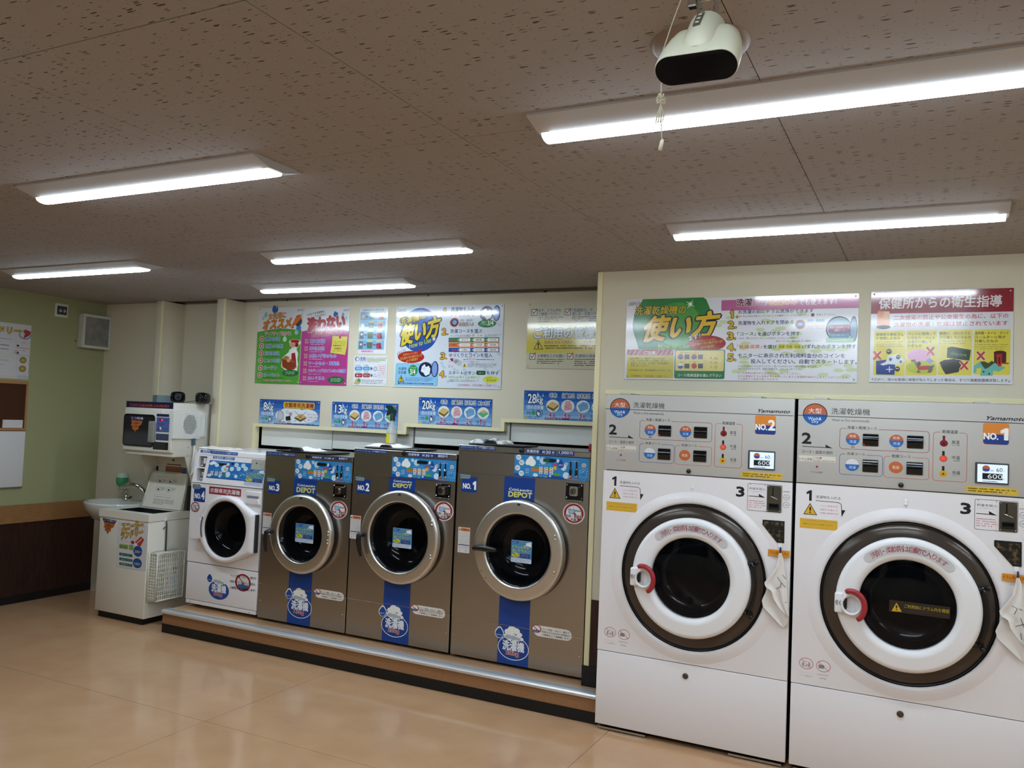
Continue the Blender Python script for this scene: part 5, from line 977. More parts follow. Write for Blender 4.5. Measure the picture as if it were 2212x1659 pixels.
b = MB(); b.lathe([(.030, 0), (.030, .010), (.014, .020), (.013, .075)], (-5.94, 4.81, .804), M_CHROME, 'Z', 16); b.tube([(-5.94, 4.81, .87), (-5.965, 4.80, .90)], .012, mat('dispenser_arm', '7a7c80', .25, .8), 10); b.box((-5.985, 4.78, .875), (-5.95, 4.81, .905), M_BLK, .004); b.obj('mount', t, 'chrome mount')
b = MB(); b.lathe([(.016, .905-.806), (.040, .925-.806), (.047, .95-.806), (.047, .985-.806)], (-5.975, 4.79, .806), mat('green_soap', '3f9464', .15, coat=.3), 'Z', 24); b.lathe([(.047, .985-.806), (.046, 1.004-.806), (.034, 1.020-.806), (.0001, 1.024-.806)], (-5.975, 4.79, .806), mat('clear_dome', 'b4c4b4', .15), 'Z', 24); b.obj('bottle', t, 'green liquid bottle')
# ------------------------------------------------------------------ covers behind the washers, things on their tops
M_COV = bump(mat('white_cover_panel', 'dcdcd4', .35), 40, .08, (1, 1, 1), 3, .001)
YV = 5.056; XG = [at(q, 950, 'Y', YV).x for q in (562, 717, 718.7, 892, 895.5, 1100, 1103, 1281)]
for i, (pq, lb) in enumerate((((566, 963), 'white cover panel above the white washer, leftmost in the recess'), ((722, 971), 'white cover panel right behind the spray bottle'), ((894, 960), 'white cover panel behind the middle steel washer, under the 20kg sign'), ((1103, 956), 'white cover panel at the right end of the recess, under the 28kg sign'))):
    b = MB(); b.box((XG[2*i] if i else XG[0]+.012, YV, at(*pq, 'Y', YV).z+.006), (min(XG[2*i+1], -1.712), YV+.02, 1.70), M_COV, .002); o = b.obj('cover_panel'); tag(o, lb, 'panel', 'white cover panels in the recess')
M_LID = mat('black_lid', '1b1c20', .4)
def top_lid(c, pl, hb, zt, y0, label, par=None):
    A = at(c[0]+pl[0]/c[2], c[1]+pl[1]/c[2], 'Y', y0); B = at(c[0]+pl[2]/c[2], c[1]+pl[3]/c[2], 'Y', y0)
    t = thing('tray', label, 'tray', ((A.x+B.x)/2, y0+.1, zt), 'black trays on the washers')
    b = MB(); b.box((A.x, y0, zt+.003), (B.x, y0+.24, zt+.013), M_LID, .003); b.box((A.x+.04, y0+.03, zt), (B.x-.04, y0+.2, zt+.004), M_BLK); b.obj('plate', t)
    u = at(c[0]+hb[0]/c[2], c[1]+hb[1]/c[2], 'Y', y0); v = at(c[0]+hb[2]/c[2], c[1]+hb[3]/c[2], 'Y', y0)
    b = MB(); z1 = zt+.012; z2 = max(u.z, v.z); b.prism([(u.x, z1), (u.x+.016, z2-.004), (u.x+.024, z2), (v.x-.024, z2), (v.x-.016, z2-.004), (v.x, z1)], y0+.006, y0+.035, M_LID); b.obj('handle', t); return t
def crumple(name, label, x0, x1, y0, y1, z, h, seed, m=None, group=None):
    """a rag dropped in a heap"""
    import mathutils
    n, k = 26, 12; F = []; o = Vector((seed*3.1, seed*1.7, seed))
    for j in range(k+1):
        for i in range(n+1):
            u, v = i/n, j/k; e = min(u, 1-u, v, 1-v)*2; nz = mathutils.noise.fractal(Vector((u*4, v*3, 0))+o, 1, 2, 3)
            r = min(1, e*5)**.5; F.append((x0+(x1-x0)*u+.012*mathutils.noise.noise(Vector((v*5, u*2, 1))+o), y0+(y1-y0)*v+.012*mathutils.noise.noise(Vector((u*6, 2, 1))+o), z+.002+h*r*max(.12, .5+.55*nz)))
    q = n+1; fs = [(j*q+i, j*q+i+1, (j+1)*q+i+1, (j+1)*q+i) for j in range(k) for i in range(n)]
    b = MB(); b.add(F, fs, m or M_TERRY, True); b.add([(x, y, z+.001) for x, y, _ in F], [f[::-1] for f in fs], m or M_TERRY)
    rim = list(range(q))+[j*q+n for j in range(1, k+1)]+[k*q+i for i in range(n-1, -1, -1)]+[j*q for j in range(k-1, 0, -1)]; w_ = len(rim)
    b.add([F[i] for i in rim]+[(F[i][0], F[i][1], z+.001) for i in rim], [(i, (i+1) % w_, w_+(i+1) % w_, w_+i) for i in range(w_)], m or M_TERRY, True)
    return tag(b.obj(name), label, 'cloth', group)
top_lid(CD, (222, 398, 1012, 432), (440, 350, 618, 415), 1.429, YW+.03, 'black tray with handle on the rightmost steel washer, near the projecting wall')
top_lid(CE, (228, 552, 1170, 590), (478, 498, 682, 560), 1.367, YW+.03, 'black tray with handle on the middle steel washer, under the spray bottle')
top_lid(CF, (390, 503, 1163, 526), (585, 457, 760, 508), 1.306, YW+.03, 'black tray with handle on the steel washer next to the white one')
X = lambda c, x, y_: at(c[0]+x/c[2], c[1]+400/c[2], 'Y', y_).x
G_ = 'white rags lying on the washers'
crumple('rag', 'grey and white crumpled rag on the tray of washer NO.1', X(CD, 325, 4.6), X(CD, 815, 4.6), 4.53, 4.68, 1.442, .036, 2, bump(mat('grey_white_rag', 'dcdad6', .95), 14, .3, (1, 1, 1), 3, .002, '5a6470', cramp=(.5, .62)), G_)
crumple('rag', 'white rag under the spray bottle on the tray of washer NO.2', X(CE, 372, 4.6), X(CE, 1000, 4.6), 4.52, 4.67, 1.380, .022, 5, None, G_)
crumple('rag', 'white rag on the right half of the tray of washer NO.3', X(CF, 715, 4.6), X(CF, 1085, 4.6), 4.52, 4.67, 1.319, .028, 8, None, G_)
crumple('rag', 'flat white rag on top of the small white washer NO.4', X(CC4, 480, 4.58), X(CC4, 1225, 4.58), 4.50, 4.66, 1.287, .022, 11, None, G_)
# spray bottle
t = thing('spray_bottle', 'clear spray bottle with dark green trigger and yellow label on washer NO.2', 'bottle', (-3.17, 4.73, 1.367)); q = at(760+708/8.296, 900+500/8.296, 'Y', 4.73); cx, cy, cz = q.x, 4.73, 1.3675
b = MB(); b.lathe([(.0001, 0), (.034, 0), (.038, .006), (.038, .10), (.034, .125), (.020, .150), (.015, .165), (.015, .195)], (cx, cy, cz), mat('clear_bottle', 'c4ccc8', .1, alpha=.55), 'Z', 24); b.obj('bottle_body', t)
b = MB(); b.lathe([(.0385, .035), (.0385, .095)], (cx, cy, cz), mat('bottle_label', 'd4d0c0', .4), 'Z', 24, a0=-PI, a1=0); b.lathe([(.0389, .035), (.0389, .095)], (cx, cy, cz), mat('bottle_yellow', 'd8c828', .4), 'Z', 14, a0=-PI*.95, a1=-PI*.42); b.lathe([(.0392, .078), (.0392, .084)], (cx, cy, cz), mat('bottle_mark', '6a5a20', .4), 'Z', 10, a0=-PI*.85, a1=-PI*.6); b.obj('product_label', t, 'yellow and white label')
M_TG = mat('dark_green_trigger', '14332a', .35); b = MB(); b.lathe([(.018, .185), (.018, .225), (.014, .235)], (cx, cy, cz), M_TG, 'Z', 16); z = cz+.23
b.prism([(cx-.052, z+.052), (cx-.046, z+.060), (cx-.006, z+.058), (cx+.030, z+.028), (cx+.022, z+.022), (cx+.018, z-.012), (cx-.014, z-.012), (cx-.012, z+.018), (cx-.040, z-.010), (cx-.048, z-.012), (cx-.034, z+.030), (cx-.050, z+.044)], cy-.012, cy+.012, M_TG); b.obj('trigger', t, 'dark green trigger head')
b = MB(); q = at(1278, 962, 'Y', 4.5); b.box((q.x-.02, 4.50, 1.43), (q.x+.006, 4.53, 1.475), mat('red_plastic', '8c2028', .4), .006, 2); tag(b.obj('red_cap'), 'small dark red cap at the right rear corner of washer NO.1', 'cap')
# ------------------------------------------------------------------ posters and signs
C5_ = (540, 640, 5.1833); C6_ = (840, 630, 4.6083); C7_ = (1340, 620, 7.539); C8_ = (1570, 620, 7.1355); C9_ = (1880, 620, 6.6627); CQ3 = (550, 850, 3.848)
NV, KK = '1d2c6c', '1e1e26'
def poster(label, x0, x1, z0, z1, wall, crop, base, draw, group=None, name='poster', th=.004, screws=True, gloss='g', shade=None):
    y = wall-.001-th; t = thing(name, label, 'sign' if name == 'sign_board' else 'poster', ((x0+x1)/2, y, (z0+z1)/2), group)
    b = MB(); b.box((x0, y, z0), (x1, wall-.001, z1), ink(base, gloss), .0006); b.obj('panel', t)
    a = artY(y, crop, gloss=gloss, eps=.00012)
    a.B = (x0, x1, z0, z1); draw(a); a.obj('print', t)
    if screws:
        for xx in (x0+.014, x1-.014):
            for zz in (z0+.016, z1-.014): b = MB(); b.lathe([(.0045, 0), (.003, -.002), (.0001, -.0025)], (xx, y-.0005, zz), M_CHROME, seg=8); b.obj('corner_pin', t)
    return t
def bg(a, x0, z0, x1, z1, col): a.polyuv([(x0, z0), (x1, z0), (x1, z1), (x0, z1)], col)
def drops(a, L_):
    for x0, y0, x1, y1, c, t in L_: a.drop(x0, y0, x1, y1, c, t)
def green(a):
    x0, x1, z0, z1 = a.B; zt = a.p(100, 400)[1]
    a.polyuv([(x0, z0), (x1, z0), (x1, zt+.010), ((x0+x1)/2, zt+.030), (x0, zt)], '4f9838')
    drops(a, [(250, 140, 315, 190, '2c62a8', .6), (160, 175, 200, 240, '8fc0b4', -.5), (135, 225, 165, 270, 'a4c8cc', 0), (520, 310, 570, 390, '3a78c0', .4), (370, 440, 410, 510, 'c0dcc4', -.3), (500, 390, 540, 430, '9cc8c0', 0)])
    a.text('DEPOT', 532, 147, 592, 166, '50545c', .01)
    a.text('お洗濯に', 0, 0, 0, 0, 'd88a3c', .04, out=['4a4440', 'e8e4dc'], q=((212, 262), (405, 240), (212, 196)), ow=.03); a.text('オススメ', 0, 0, 0, 0, 'd87a2c', .06, out=['3c4048', 'e8e4dc'], q=((142, 375), (452, 345), (142, 275)), ow=.035, slant=.06)
    a.drop(500, 200, 580, 335, '3c4048', 1.1); a.poly([(465, 330), (512, 240), (570, 205), (580, 240), (520, 310), (485, 340)], 'd8702c'); a.ell(458, 335, 492, 362, 'd8702c')
    a.text('ジャブジャブ洗おう！', 0, 0, 0, 0, 'a03040', .03, out='f0e8e0', q=((168, 440), (460, 438), (168, 396)), ow=.05)
    rows = ['夏布団', '化繊の毛布', '羽毛布団', 'こたつ布団', 'カーテン', 'カーペット']; ex = [335, 368, 325, 335, 300, 328]
    for i, s in enumerate(rows):
        y = 455+i*81; xo = 135-i*4.6
        a.ell(xo-24, y-10, xo+24, y+50, 'e8d8d0'); a.ell(xo-19, y-4, xo+19, y+44, 'a02c34'); a.ell(xo-8, y+8, xo+8, y+32, 'e8d8d0'); a.ell(xo-3, y+15, xo+3, y+25, 'a02c34', 8)
        a.text(s, xo+40, y, ex[i], y+44, '2c64b0', .03, out='d8e8e8', ow=.04); a.lines(xo+40, y+50, ex[i]+10, y+62, 1, '2e4c24', .6)
    # woman with red headscarf holding a laundry basket
    a.poly([(360, 690), (430, 640), (440, 600), (470, 580), (445, 550), (440, 500), (480, 480), (560, 490), (570, 520), (545, 560), (520, 590), (540, 640), (530, 710), (540, 760), (525, 840), (400, 830), (350, 790)], 'e8e8e0')
    a.ell(448, 495, 520, 575, 'd8a07c', 22); a.poly([(450, 505), (475, 484), (530, 488), (562, 498), (540, 520), (545, 545), (520, 560), (505, 520), (470, 515)], 'a82430'); a.ell(505, 530, 545, 570, '6c2c20', 16); a.ell(462, 540, 468, 548, '402820', 8); a.ell(482, 540, 488, 548, '402820', 8)
    a.poly([(470, 590), (515, 590), (535, 640), (530, 700), (470, 740), (450, 680)], 'eeeeea'); a.poly([(465, 640), (505, 630), (515, 700), (520, 800), (460, 800)], 'a82430'); a.poly([(440, 620), (470, 600), (450, 660), (380, 700), (368, 684)], 'eeeeea')
    a.poly([(358, 692), (440, 700), (500, 730), (505, 815), (430, 830), (362, 790)], '8c3c20'); a.poly([(358, 692), (440, 700), (500, 730), (495, 745), (430, 722), (360, 708)], 'a85a30'); a.ell(375, 668, 440, 712, 'b87a3c', 16); a.ell(385, 672, 410, 695, '5a8a7c', 12); a.ell(415, 700, 450, 740, 'd8a07c', 14)
    for k in range(3): a.line([(365, 730+k*24), (425, 748+k*24), (495, 748+k*22)], .0015, '6c2a16')
    a.ell(362, 820, 540, 898, '2c5a34', 26); a.ell(366, 824, 534, 892, '1f6e3c', 26); a.lines(400, 838, 505, 880, 3, 'c0d8b8', .4)
    a.lines(140, 905, 440, 922, 1, '2e4c24', .55); a.text('洗濯前に洗濯表示を確認してください。', 148, 930, 465, 956, 'a03040', .02, out='e4dcd4', ow=.04)
poster('green poster with laundry tips and a woman holding a basket, top left of the wall', -4.795, -4.350, 1.797, 2.395, YB, C5_, 'dadada', green)
def pink(a):
    x0, x1, z0, z1 = a.B; zt = a.p(600, 395)[1]
    a.polyuv([(x0, z0), (x1, z0), (x1, zt), ((x0+x1)/2, zt+.035), (x0, zt)], 'b03c84')
    drops(a, [(935, 185, 985, 235, '2c62a8', .6), (1030, 175, 1055, 225, '5a8ac0', -.5), (1060, 220, 1090, 270, 'a4c8cc', 0)]); a.text('DEPOT', 1050, 147, 1115, 166, '50545c', .01)
    a.text('このような洗濯物は', 0, 0, 0, 0, '26242c', .02, q=((637, 222), (835, 180), (637, 196))); a.text('オススメできません！', 0, 0, 0, 0, '26242c', .02, q=((637, 266), (848, 212), (637, 240)))
    a.text('洗わない', 0, 0, 0, 0, 'b02c3c', .06, out=['702030', 'ece4e0'], q=((648, 398), (1060, 348), (648, 250)), ow=.03); a.text('方が良いもの', 0, 0, 0, 0, 'b02c3c', .04, out=['702030', 'ece4e0'], q=((690, 455), (1022, 428), (690, 395)), ow=.035)
    rows = [('和布団', 840), ('羊毛布団', 832), ('水洗い不可のもの', 965), ('ウールもの・革製品', 998), ('キルティングされていない布団類', 1070), ('ぬいぐるみ', 835)]
    for i, (s, xe) in enumerate(rows):
        y = 478+i*83; xo = 634-i*4.8
        for c, w in (('ecdcd8', .0105), ('a82432', .006)): a.line([(xo-15, y+4), (xo+15, y+46)], w, c); a.line([(xo+15, y+4), (xo-15, y+46)], w, c)
        a.text(s, xo+38, y+2, xe, y+46, '2c5cb0', .03, out='e8e4ec', ow=.04); a.lines(xo+38, y+54, xo+38+(150 if i % 2 else 180), y+68, 1, 'd8a8c8', .6)
    a.poly([(925, 445), (1092, 450), (1085, 560), (1065, 656), (900, 632), (918, 540)], 'd8cc54'); a.ell(998, 440, 1022, 475, 'a82430', 14); a.lines(940, 500, 1070, 560, 3, '8c8438', .35); a.text('洗濯表示', 945, 575, 1030, 595, '2a2820', .02); a.lines(930, 540, 1040, 565, 1, 'b06830', .6); a.lines(925, 605, 1050, 622, 1, 'b08038', .5)
    a.ell(868, 895, 1055, 980, '2c5a34', 26); a.ell(872, 900, 1050, 976, '1f6e3c', 26); a.lines(905, 912, 1020, 962, 3, 'c0d8b8', .4)
poster('pink poster listing items not to wash, with a yellow note, beside the green poster', -4.345, -3.896, 1.795, 2.385, YB, C5_, 'dadada', pink)
def flow(a):
    a.text('洗濯機利用時の洗濯物の目安', 1258, 144, 1500, 162, '5a68a8', .0)
    for i, (ya, yb) in enumerate(((178, 268), (278, 370), (380, 486), (492, 598))):
        xo = -i*9; a.rect(1240+xo, ya, 1525+xo, yb, '7fb2d4', .004)
        a.rect(1250+xo, ya+14, 1288+xo, yb-10, 'b4b8bc' if i < 2 else '70757c', .001); a.ell(1258+xo, ya+34, 1280+xo, ya+60, 'e0e2e4', 14)
        a.poly([(1296+xo, ya+46), (1312+xo, ya+46), (1312+xo, ya+38), (1326+xo, ya+52), (1312+xo, ya+66), (1312+xo, ya+58), (1296+xo, ya+58)], '8a2850')
        a.poly([(1338+xo, yb-14), (1330+xo, ya+30), (1350+xo, ya+22), (1385+xo, ya+22), (1402+xo, ya+32), (1392+xo, yb-12)], '5c7468'); a.rect(1340+xo, ya+2, 1398+xo, ya+18, 'd0cc70'); a.rect(1405+xo, ya+44, 1432+xo, ya+58, '9a3864')
        a.poly([(1440+xo, ya+40), (1490+xo, ya+28), (1500+xo, yb-10), (1445+xo, yb-12)], 'a02c40'); a.poly([(1436+xo, ya+55), (1470+xo, ya+50), (1472+xo, yb-20), (1438+xo, yb-24)], 'b84458'); a.rect(1436+xo, ya+4, 1500+xo, ya+20, 'd0cc70')
    a.rect(1245, 604, 1380, 628, 'e0a8c8', .003); a.lines(1252, 608, 1370, 624, 1, 'a05088', .5)
    for x, y, r in ((1400, 620, 14), (1415, 612, 14), (1408, 630, 16)): a.ell(x-r, y-r, x+r, y+r, 'e8e6e4', 14)
poster('narrow blue flow chart sheet under glossy film, between the pink and big white posters', -3.806, -3.553, 2.030, 2.372, YB, C5_, 'e0e2e4', flow, screws=False, th=.002)
def soap(a):
    a.ell(1180, 678, 1225, 728, '3c4a68'); a.ell(1190, 684, 1220, 724, 'dfe2e6'); a.text('洗剤', 1232, 680, 1296, 724, '2c58b0', .03); a.text('について', 1228, 728, 1290, 742, '2c58b0'); a.lines(1305, 684, 1520, 742, 4, '4c505c', .42); a.rect(1305, 702, 1518, 722, 'b8c48c')
    for y, c, s in ((786, '4a9ad0', ('汚れ', '少ない')), (862, 'a02838', ('多い', 'ひどい'))):
        a.rect(1176, y, 1258, y+46, c, .010); a.rect(1266, y, 1342, y+46, c, .010); a.text(s[0], 1190, y+10, 1245, y+36, 'e8ecf0', .01); a.text(s[1], 1278, y+10, 1332, y+36, 'e8ecf0', .01); a.poly([(1348, y+14), (1362, y+4), (1376, y+24), (1362, y+44), (1348, y+34)], '6a7480')
        a.lines(1185, y-20, 1245, y-6, 1, '4c3038', .6); a.lines(1278, y-20, 1330, y-6, 1, '4c3038', .6)
    a.ring(1384, 788, 1422, 840, .0035, '4c5cb0'); a.ring(1394, 800, 1412, 828, .002, '4c5cb0'); a.line([(1398, 866), (1380, 900), (1418, 902), (1398, 866)], .002, '4c5cb0')
    a.frame(1434, 768, 1516, 912, .0016, 'c86a7c', .004); a.lines(1442, 780, 1508, 900, 6, 'c86a7c', .4); a.poly([(1190, 925), (1220, 915), (1240, 935), (1235, 975), (1205, 990), (1165, 975)], 'c8b070'); a.poly([(1200, 940), (1222, 918), (1240, 935), (1236, 962), (1210, 955)], '3c9a78'); a.lines(1248, 930, 1500, 986, 4, '3c4a68', .42)
poster('white sheet about detergent with blue and red pills, below the blue flow chart', -3.838, -3.536, 1.797, 2.016, YB, C5_, 'dfe1e3', soap, th=.002)
def drumpic(a, x0, y0, x1, y1):
    w = x1-x0; h = y1-y0; a.ell(x0, y0, x0+w*.68, y1, '16203c'); a.ell(x0+w*.06, y0+h*.08, x0+w*.60, y1-h*.08, '24304c')
    a.poly([(x0+w*.10, y0+h*.62), (x0+w*.16, y0+h*.30), (x0+w*.30, y0+h*.14), (x0+w*.36, y0+h*.34), (x0+w*.52, y0+h*.26), (x0+w*.60, y0+h*.46), (x0+w*.56, y0+h*.80), (x0+w*.34, y0+h*.93), (x0+w*.24, y0+h*.72)], 'e4e8ec'); a.line([(x0+w*.16, y0+h*.5), (x0+w*.30, y0+h*.36), (x0+w*.26, y0+h*.6)], .0016, '24304c')
    a.ell(x0+w*.66, y0-h*.06, x1, y1+h*.02, '2a3558'); a.ell(x0+w*.70, y0, x1-w*.06, y1-h*.04, '7f9ad4')
def big(a):
    x0, x1, z0, z1 = a.B; rn = random.Random(4)
    for k in range(70):
        u, v = x0+.45*(x1-x0)+rn.random()*(x1-x0)*.53, z0+.02+rn.random()*(z1-z0-.04)
        if u-x0 > .5+.2*math.sin(v*9): a.polyuv([(u+.016*math.cos(q)*.9, v+.009*math.sin(q)) for q in [2*PI*i/10 for i in range(10)]], 'bccad6', 1)
    a.text('DEPOT', 92, 178, 172, 200, '50545c', .01); a.ell(128, 168, 490, 600, '2a4c9c', 44); a.ell(150, 180, 420, 420, '3c6cb8', 36)
    a.text('洗濯機の', 0, 0, 0, 0, 'd8c030', .04, out=['1c2038'], q=((108, 340), (368, 268), (112, 268)), ow=.06); a.text('使い方', 0, 0, 0, 0, 'd8c030', .05, out=['1c2038'], q=((108, 540), (488, 440), (118, 345)), ow=.06, slant=.05); a.text('How to Use', 0, 0, 0, 0, 'a8c83c', .02, q=((205, 568), (420, 505), (205, 520)))
    for s in range(8): q = math.pi*s/4; c_ = a.p(450, 470); a.polyuv([(c_[0]+.026*math.cos(q), c_[1]+.026*math.sin(q)), (c_[0]+.003*math.cos(q+1.57), c_[1]+.003*math.sin(q+1.57)), (c_[0]-.003*math.cos(q+1.57), c_[1]-.003*math.sin(q+1.57))], 'dce6ee')
    a.text('まず！', 0, 0, 0, 0, 'ecece8', .03, out='26242c', q=((88, 645), (165, 610), (85, 605)), ow=.06); a.ell(92, 590, 350, 712, 'a82c2c', 34); a.poly([(280, 600), (330, 560), (325, 625)], 'a82c2c')
    a.text('洗濯物を入れる前に', 0, 0, 0, 0, 'd8a84c', .01, q=((140, 640), (290, 615), (140, 620))); a.text('忘れ物や汚れ物がないか', 0, 0, 0, 0, 'd8a84c', .01, q=((112, 686), (335, 645), (112, 655))); a.text('必ず確認!!', 0, 0, 0, 0, 'd8a84c', .02, q=((170, 706), (290, 680), (170, 682)))
    a.rect(72, 712, 484, 942, '7cb87c', .012); a.rect(78, 718, 478, 936, '8cc0e4', .010); a.text('洗濯物', 95, 752, 175, 782, '1e2a4c', .01); a.text('目安量', 95, 788, 172, 820, '1e2a4c', .01); a.ell(195, 728, 285, 842, '2c8c4c'); a.text('ドラムの', 208, 748, 270, 764, 'e4ecd8'); a.text('3/4', 212, 770, 262, 826, 'e8f0e0', .02)
    drumpic(a, 300, 700, 490, 850); a.poly([(122, 830), (86, 898), (154, 902)], '26242c'); a.poly([(122, 840), (94, 892), (146, 896)], 'd8b820'); a.text('!', 118, 852, 127, 888, '26242c', .02); a.lines(162, 850, 440, 900, 4, '3a4c6c', .42); a.rect(88, 905, 440, 926, '2c4c94', .003); a.lines(94, 908, 436, 924, 1, 'c8d4e8', .55)
    for s, x, y in (('1', 542, 165), ('2', 530, 368), ('3', 516, 612), ('4', 508, 790)): a.text(s, x+(6 if s == '1' else 0), y, x+(22 if s == '1' else 38), y+60, 'd8a83c', .05, out='26242c', ow=.06); a.ell(x+46, y+46, x+64, y+64, '26242c', 12); a.ell(x+49, y+49, x+61, y+61, 'd8a83c', 10)
    a.text('洗濯物を入れ', 620, 155, 856, 194, NV, .02); a.text('ドアを閉める', 622, 212, 852, 248, NV, .02); a.ell(610, 260, 696, 352, 'c86048'); a.ell(618, 268, 688, 344, '283048'); a.ell(634, 284, 676, 330, '7c98c0', 16); a.text('洗剤・柔軟剤', 708, 275, 832, 298, '5a6cb0', .01); a.text('自動投入!!', 702, 306, 842, 342, 'c0b040', .03, out='4c5cb0', ow=.05)
    drumpic(a, 905, 145, 1108, 290); a.ell(888, 280, 1068, 356, '2c7c4c'); a.text('適量は', 924, 296, 966, 312, 'e4ecd8'); a.text('ドラムの', 916, 318, 976, 334, 'e4ecd8'); a.text('3/4', 984, 290, 1040, 336, 'e8f0e0', .02)
    a.text('洗濯コースを選ぶ', 612, 374, 928, 410, NV, .02); a.text('ランプの点灯を確認！', 615, 430, 818, 450, 'a03c70', .01); a.rect(832, 424, 850, 446, 'c8b070'); a.rect(862, 424, 942, 448, 'e8e4d8'); a.text('お湯', 878, 430, 930, 444, KK); a.lines(950, 424, 1115, 446, 2, '5c6070', .45)
    for i, (c, s) in enumerate((('2c7c54', ('あらう', '標準', 'すすぎ')), ('d0703c', ('デリケート', '一般衣類', '毛布類')), ('2c4c9c', ('水', 'ぬるま湯', '温湯')))):
        y = 458+i*50; a.rect(596, y, 1098, y+44, c); a.lines(606, y+10, 680, y+34, 1, 'c04838', .6)
        for j, tx in enumerate(s): x = 702+j*140; a.rect(x, y+6, x+108, y+38, 'e6e2da'); a.text(tx, x+24, y+13, x+84, y+31, KK); a.ell(x-16, y+16, x-6, y+28, 'e8e8e8', 8)
    a.text('ゆっくりとコインを投入', 602, 612, 1028, 654, NV, .02); a.poly([(605, 668), (640, 660), (640, 700), (622, 690)], 'a02c50'); a.ell(645, 668, 700, 722, 'a8acb4'); a.ell(675, 680, 728, 740, 'bcc0c8'); a.text('100', 655, 684, 692, 706, '50545c'); a.text('ピッ', 596, 728, 640, 758, 'b84878', .02)
    a.lines(742, 668, 800, 684, 1, KK, .5); a.text('ピッ!', 806, 658, 858, 684, 'a82c44', .03); a.lines(866, 668, 1090, 684, 1, KK, .5); a.text('ゆっくりと入れてください', 742, 690, 905, 706, KK); a.poly([(752, 715), (732, 752), (774, 754)], 'd8b820'); a.text('!', 749, 724, 757, 748, KK, .02); a.lines(782, 712, 1088, 758, 3, '4c505c', .4)
    a.text('スタートボタン', 594, 790, 860, 828, NV, .02); a.rect(872, 786, 962, 830, '245c34', .009); a.text('スタート', 892, 798, 944, 818, 'c8d8b8'); a.text('を押す', 974, 792, 1094, 830, NV, .02)
    a.text('ブザーが鳴ると洗濯終了！', 594, 838, 902, 866, '8cb83c', .02); a.star(930, 836, 1102, 916, 'd8d850', 22, .86); a.text('洗濯時間', 958, 850, 1022, 864, '4c7c2c'); a.text('約30分', 976, 868, 1068, 898, '2c6c34', .01); a.lines(598, 872, 905, 904, 2, '4c505c', .4); a.text('ご利用後は、お忘れ物にご注意下さい', 700, 918, 1084, 948, 'b03848', .01)
poster('large pale how to use poster with yellow lettering on a blue globe', -3.477, -2.605, 1.793, 2.374, YB, C6_, 'd4dae2', big)
def yellow(a):
    x0, x1, z0, z1 = a.B; n = 0
    for k in range(34):
        for s in (1, -1):
            xa = x0+k*.035; L_ = []
            for z in (z0+.002, z1-.002): L_.append((xa+(z-z0)*.62*s-(.0 if s > 0 else 0)-(.2 if s > 0 else -.0), z))
            (ua, va), (ub, vb) = L_
            if ub < x0 or ua > x1 or ua < x0-.3 or ub > x1+.3: continue
            ta = max(0, (x0-ua)/(ub-ua) if ub > ua else (ua-x1)/(ua-ub)); tb = min(1, (x1-ua)/(ub-ua) if ub > ua else (ua-x0)/(ua-ub))
            if tb <= ta: continue
            P = lambda t, d: (ua+(ub-ua)*t+d, va+(vb-va)*t)
            a.polyuv([P(ta, -.0009), P(ta, .0009), P(tb, .0009), P(tb, -.0009)], 'bdb898', 1)
    a.rect(1380, 308, 2070, 610, 'cfc04a')
    bg(a, x0+.001, a.p(1400, 308)[1]-.142, x1-.001, a.p(1400, 308)[1], 'cfc04a')
    for x, y in ((1420, 176), (1752, 172), (1400, 614), (1775, 614)): a.rect(x, y, x+58, y+62, '3a3038'); a.rect(x+5, y+6, x+53, y+56, 'e0dcd0'); a.line([(x+12, y+22), (x+24, y+44), (x+58, y-6)], .005, '8c2430')
    a.text('まず、ドラム内を', 1492, 172, 1714, 198, '2c5c84', .02); a.text('ご確認ください', 1492, 208, 1700, 236, '2c5c84', .02); a.lines(1490, 246, 1738, 302, 3, KK, .45)
    a.text('「洗濯表示」や、取扱', 1826, 168, 2128, 196, '2c5c84', .02); a.text('使い方・注意パネルを', 1826, 204, 2124, 232, '2c5c84', .02); a.lines(1826, 242, 2160, 298, 3, KK, .45)
    a.text('ご利用の皆様へ', 1450, 362, 2150, 462, 'd4dcd8', .05, out='1f3c58', ow=.05)
    a.poly([(1488, 478), (1442, 574), (1536, 576)], '2a2824'); a.poly([(1488, 490), (1452, 568), (1526, 570)], 'cfc04a'); a.text('!', 1481, 508, 1495, 560, KK, .03)
    a.text('当店は セルフ方式のコインランドリーです', 1550, 488, 2150, 518, '7c3038', .02); a.lines(1548, 528, 2150, 574, 2, KK, .5)
    a.text('公衆衛生上のお願い', 1480, 622, 1752, 656, '2c5c84', .02); a.lines(1476, 664, 1752, 724, 3, KK, .45); a.text('洗濯物の放置は', 1852, 624, 2100, 656, '2c5c84', .02); a.lines(1848, 664, 2130, 746, 4, KK, .45)
poster('yellow and cream poster of user rules, partly behind the projecting wall corner', -2.424, -1.83, 1.937, 2.376, YB, C6_, 'cbc7ae', yellow)
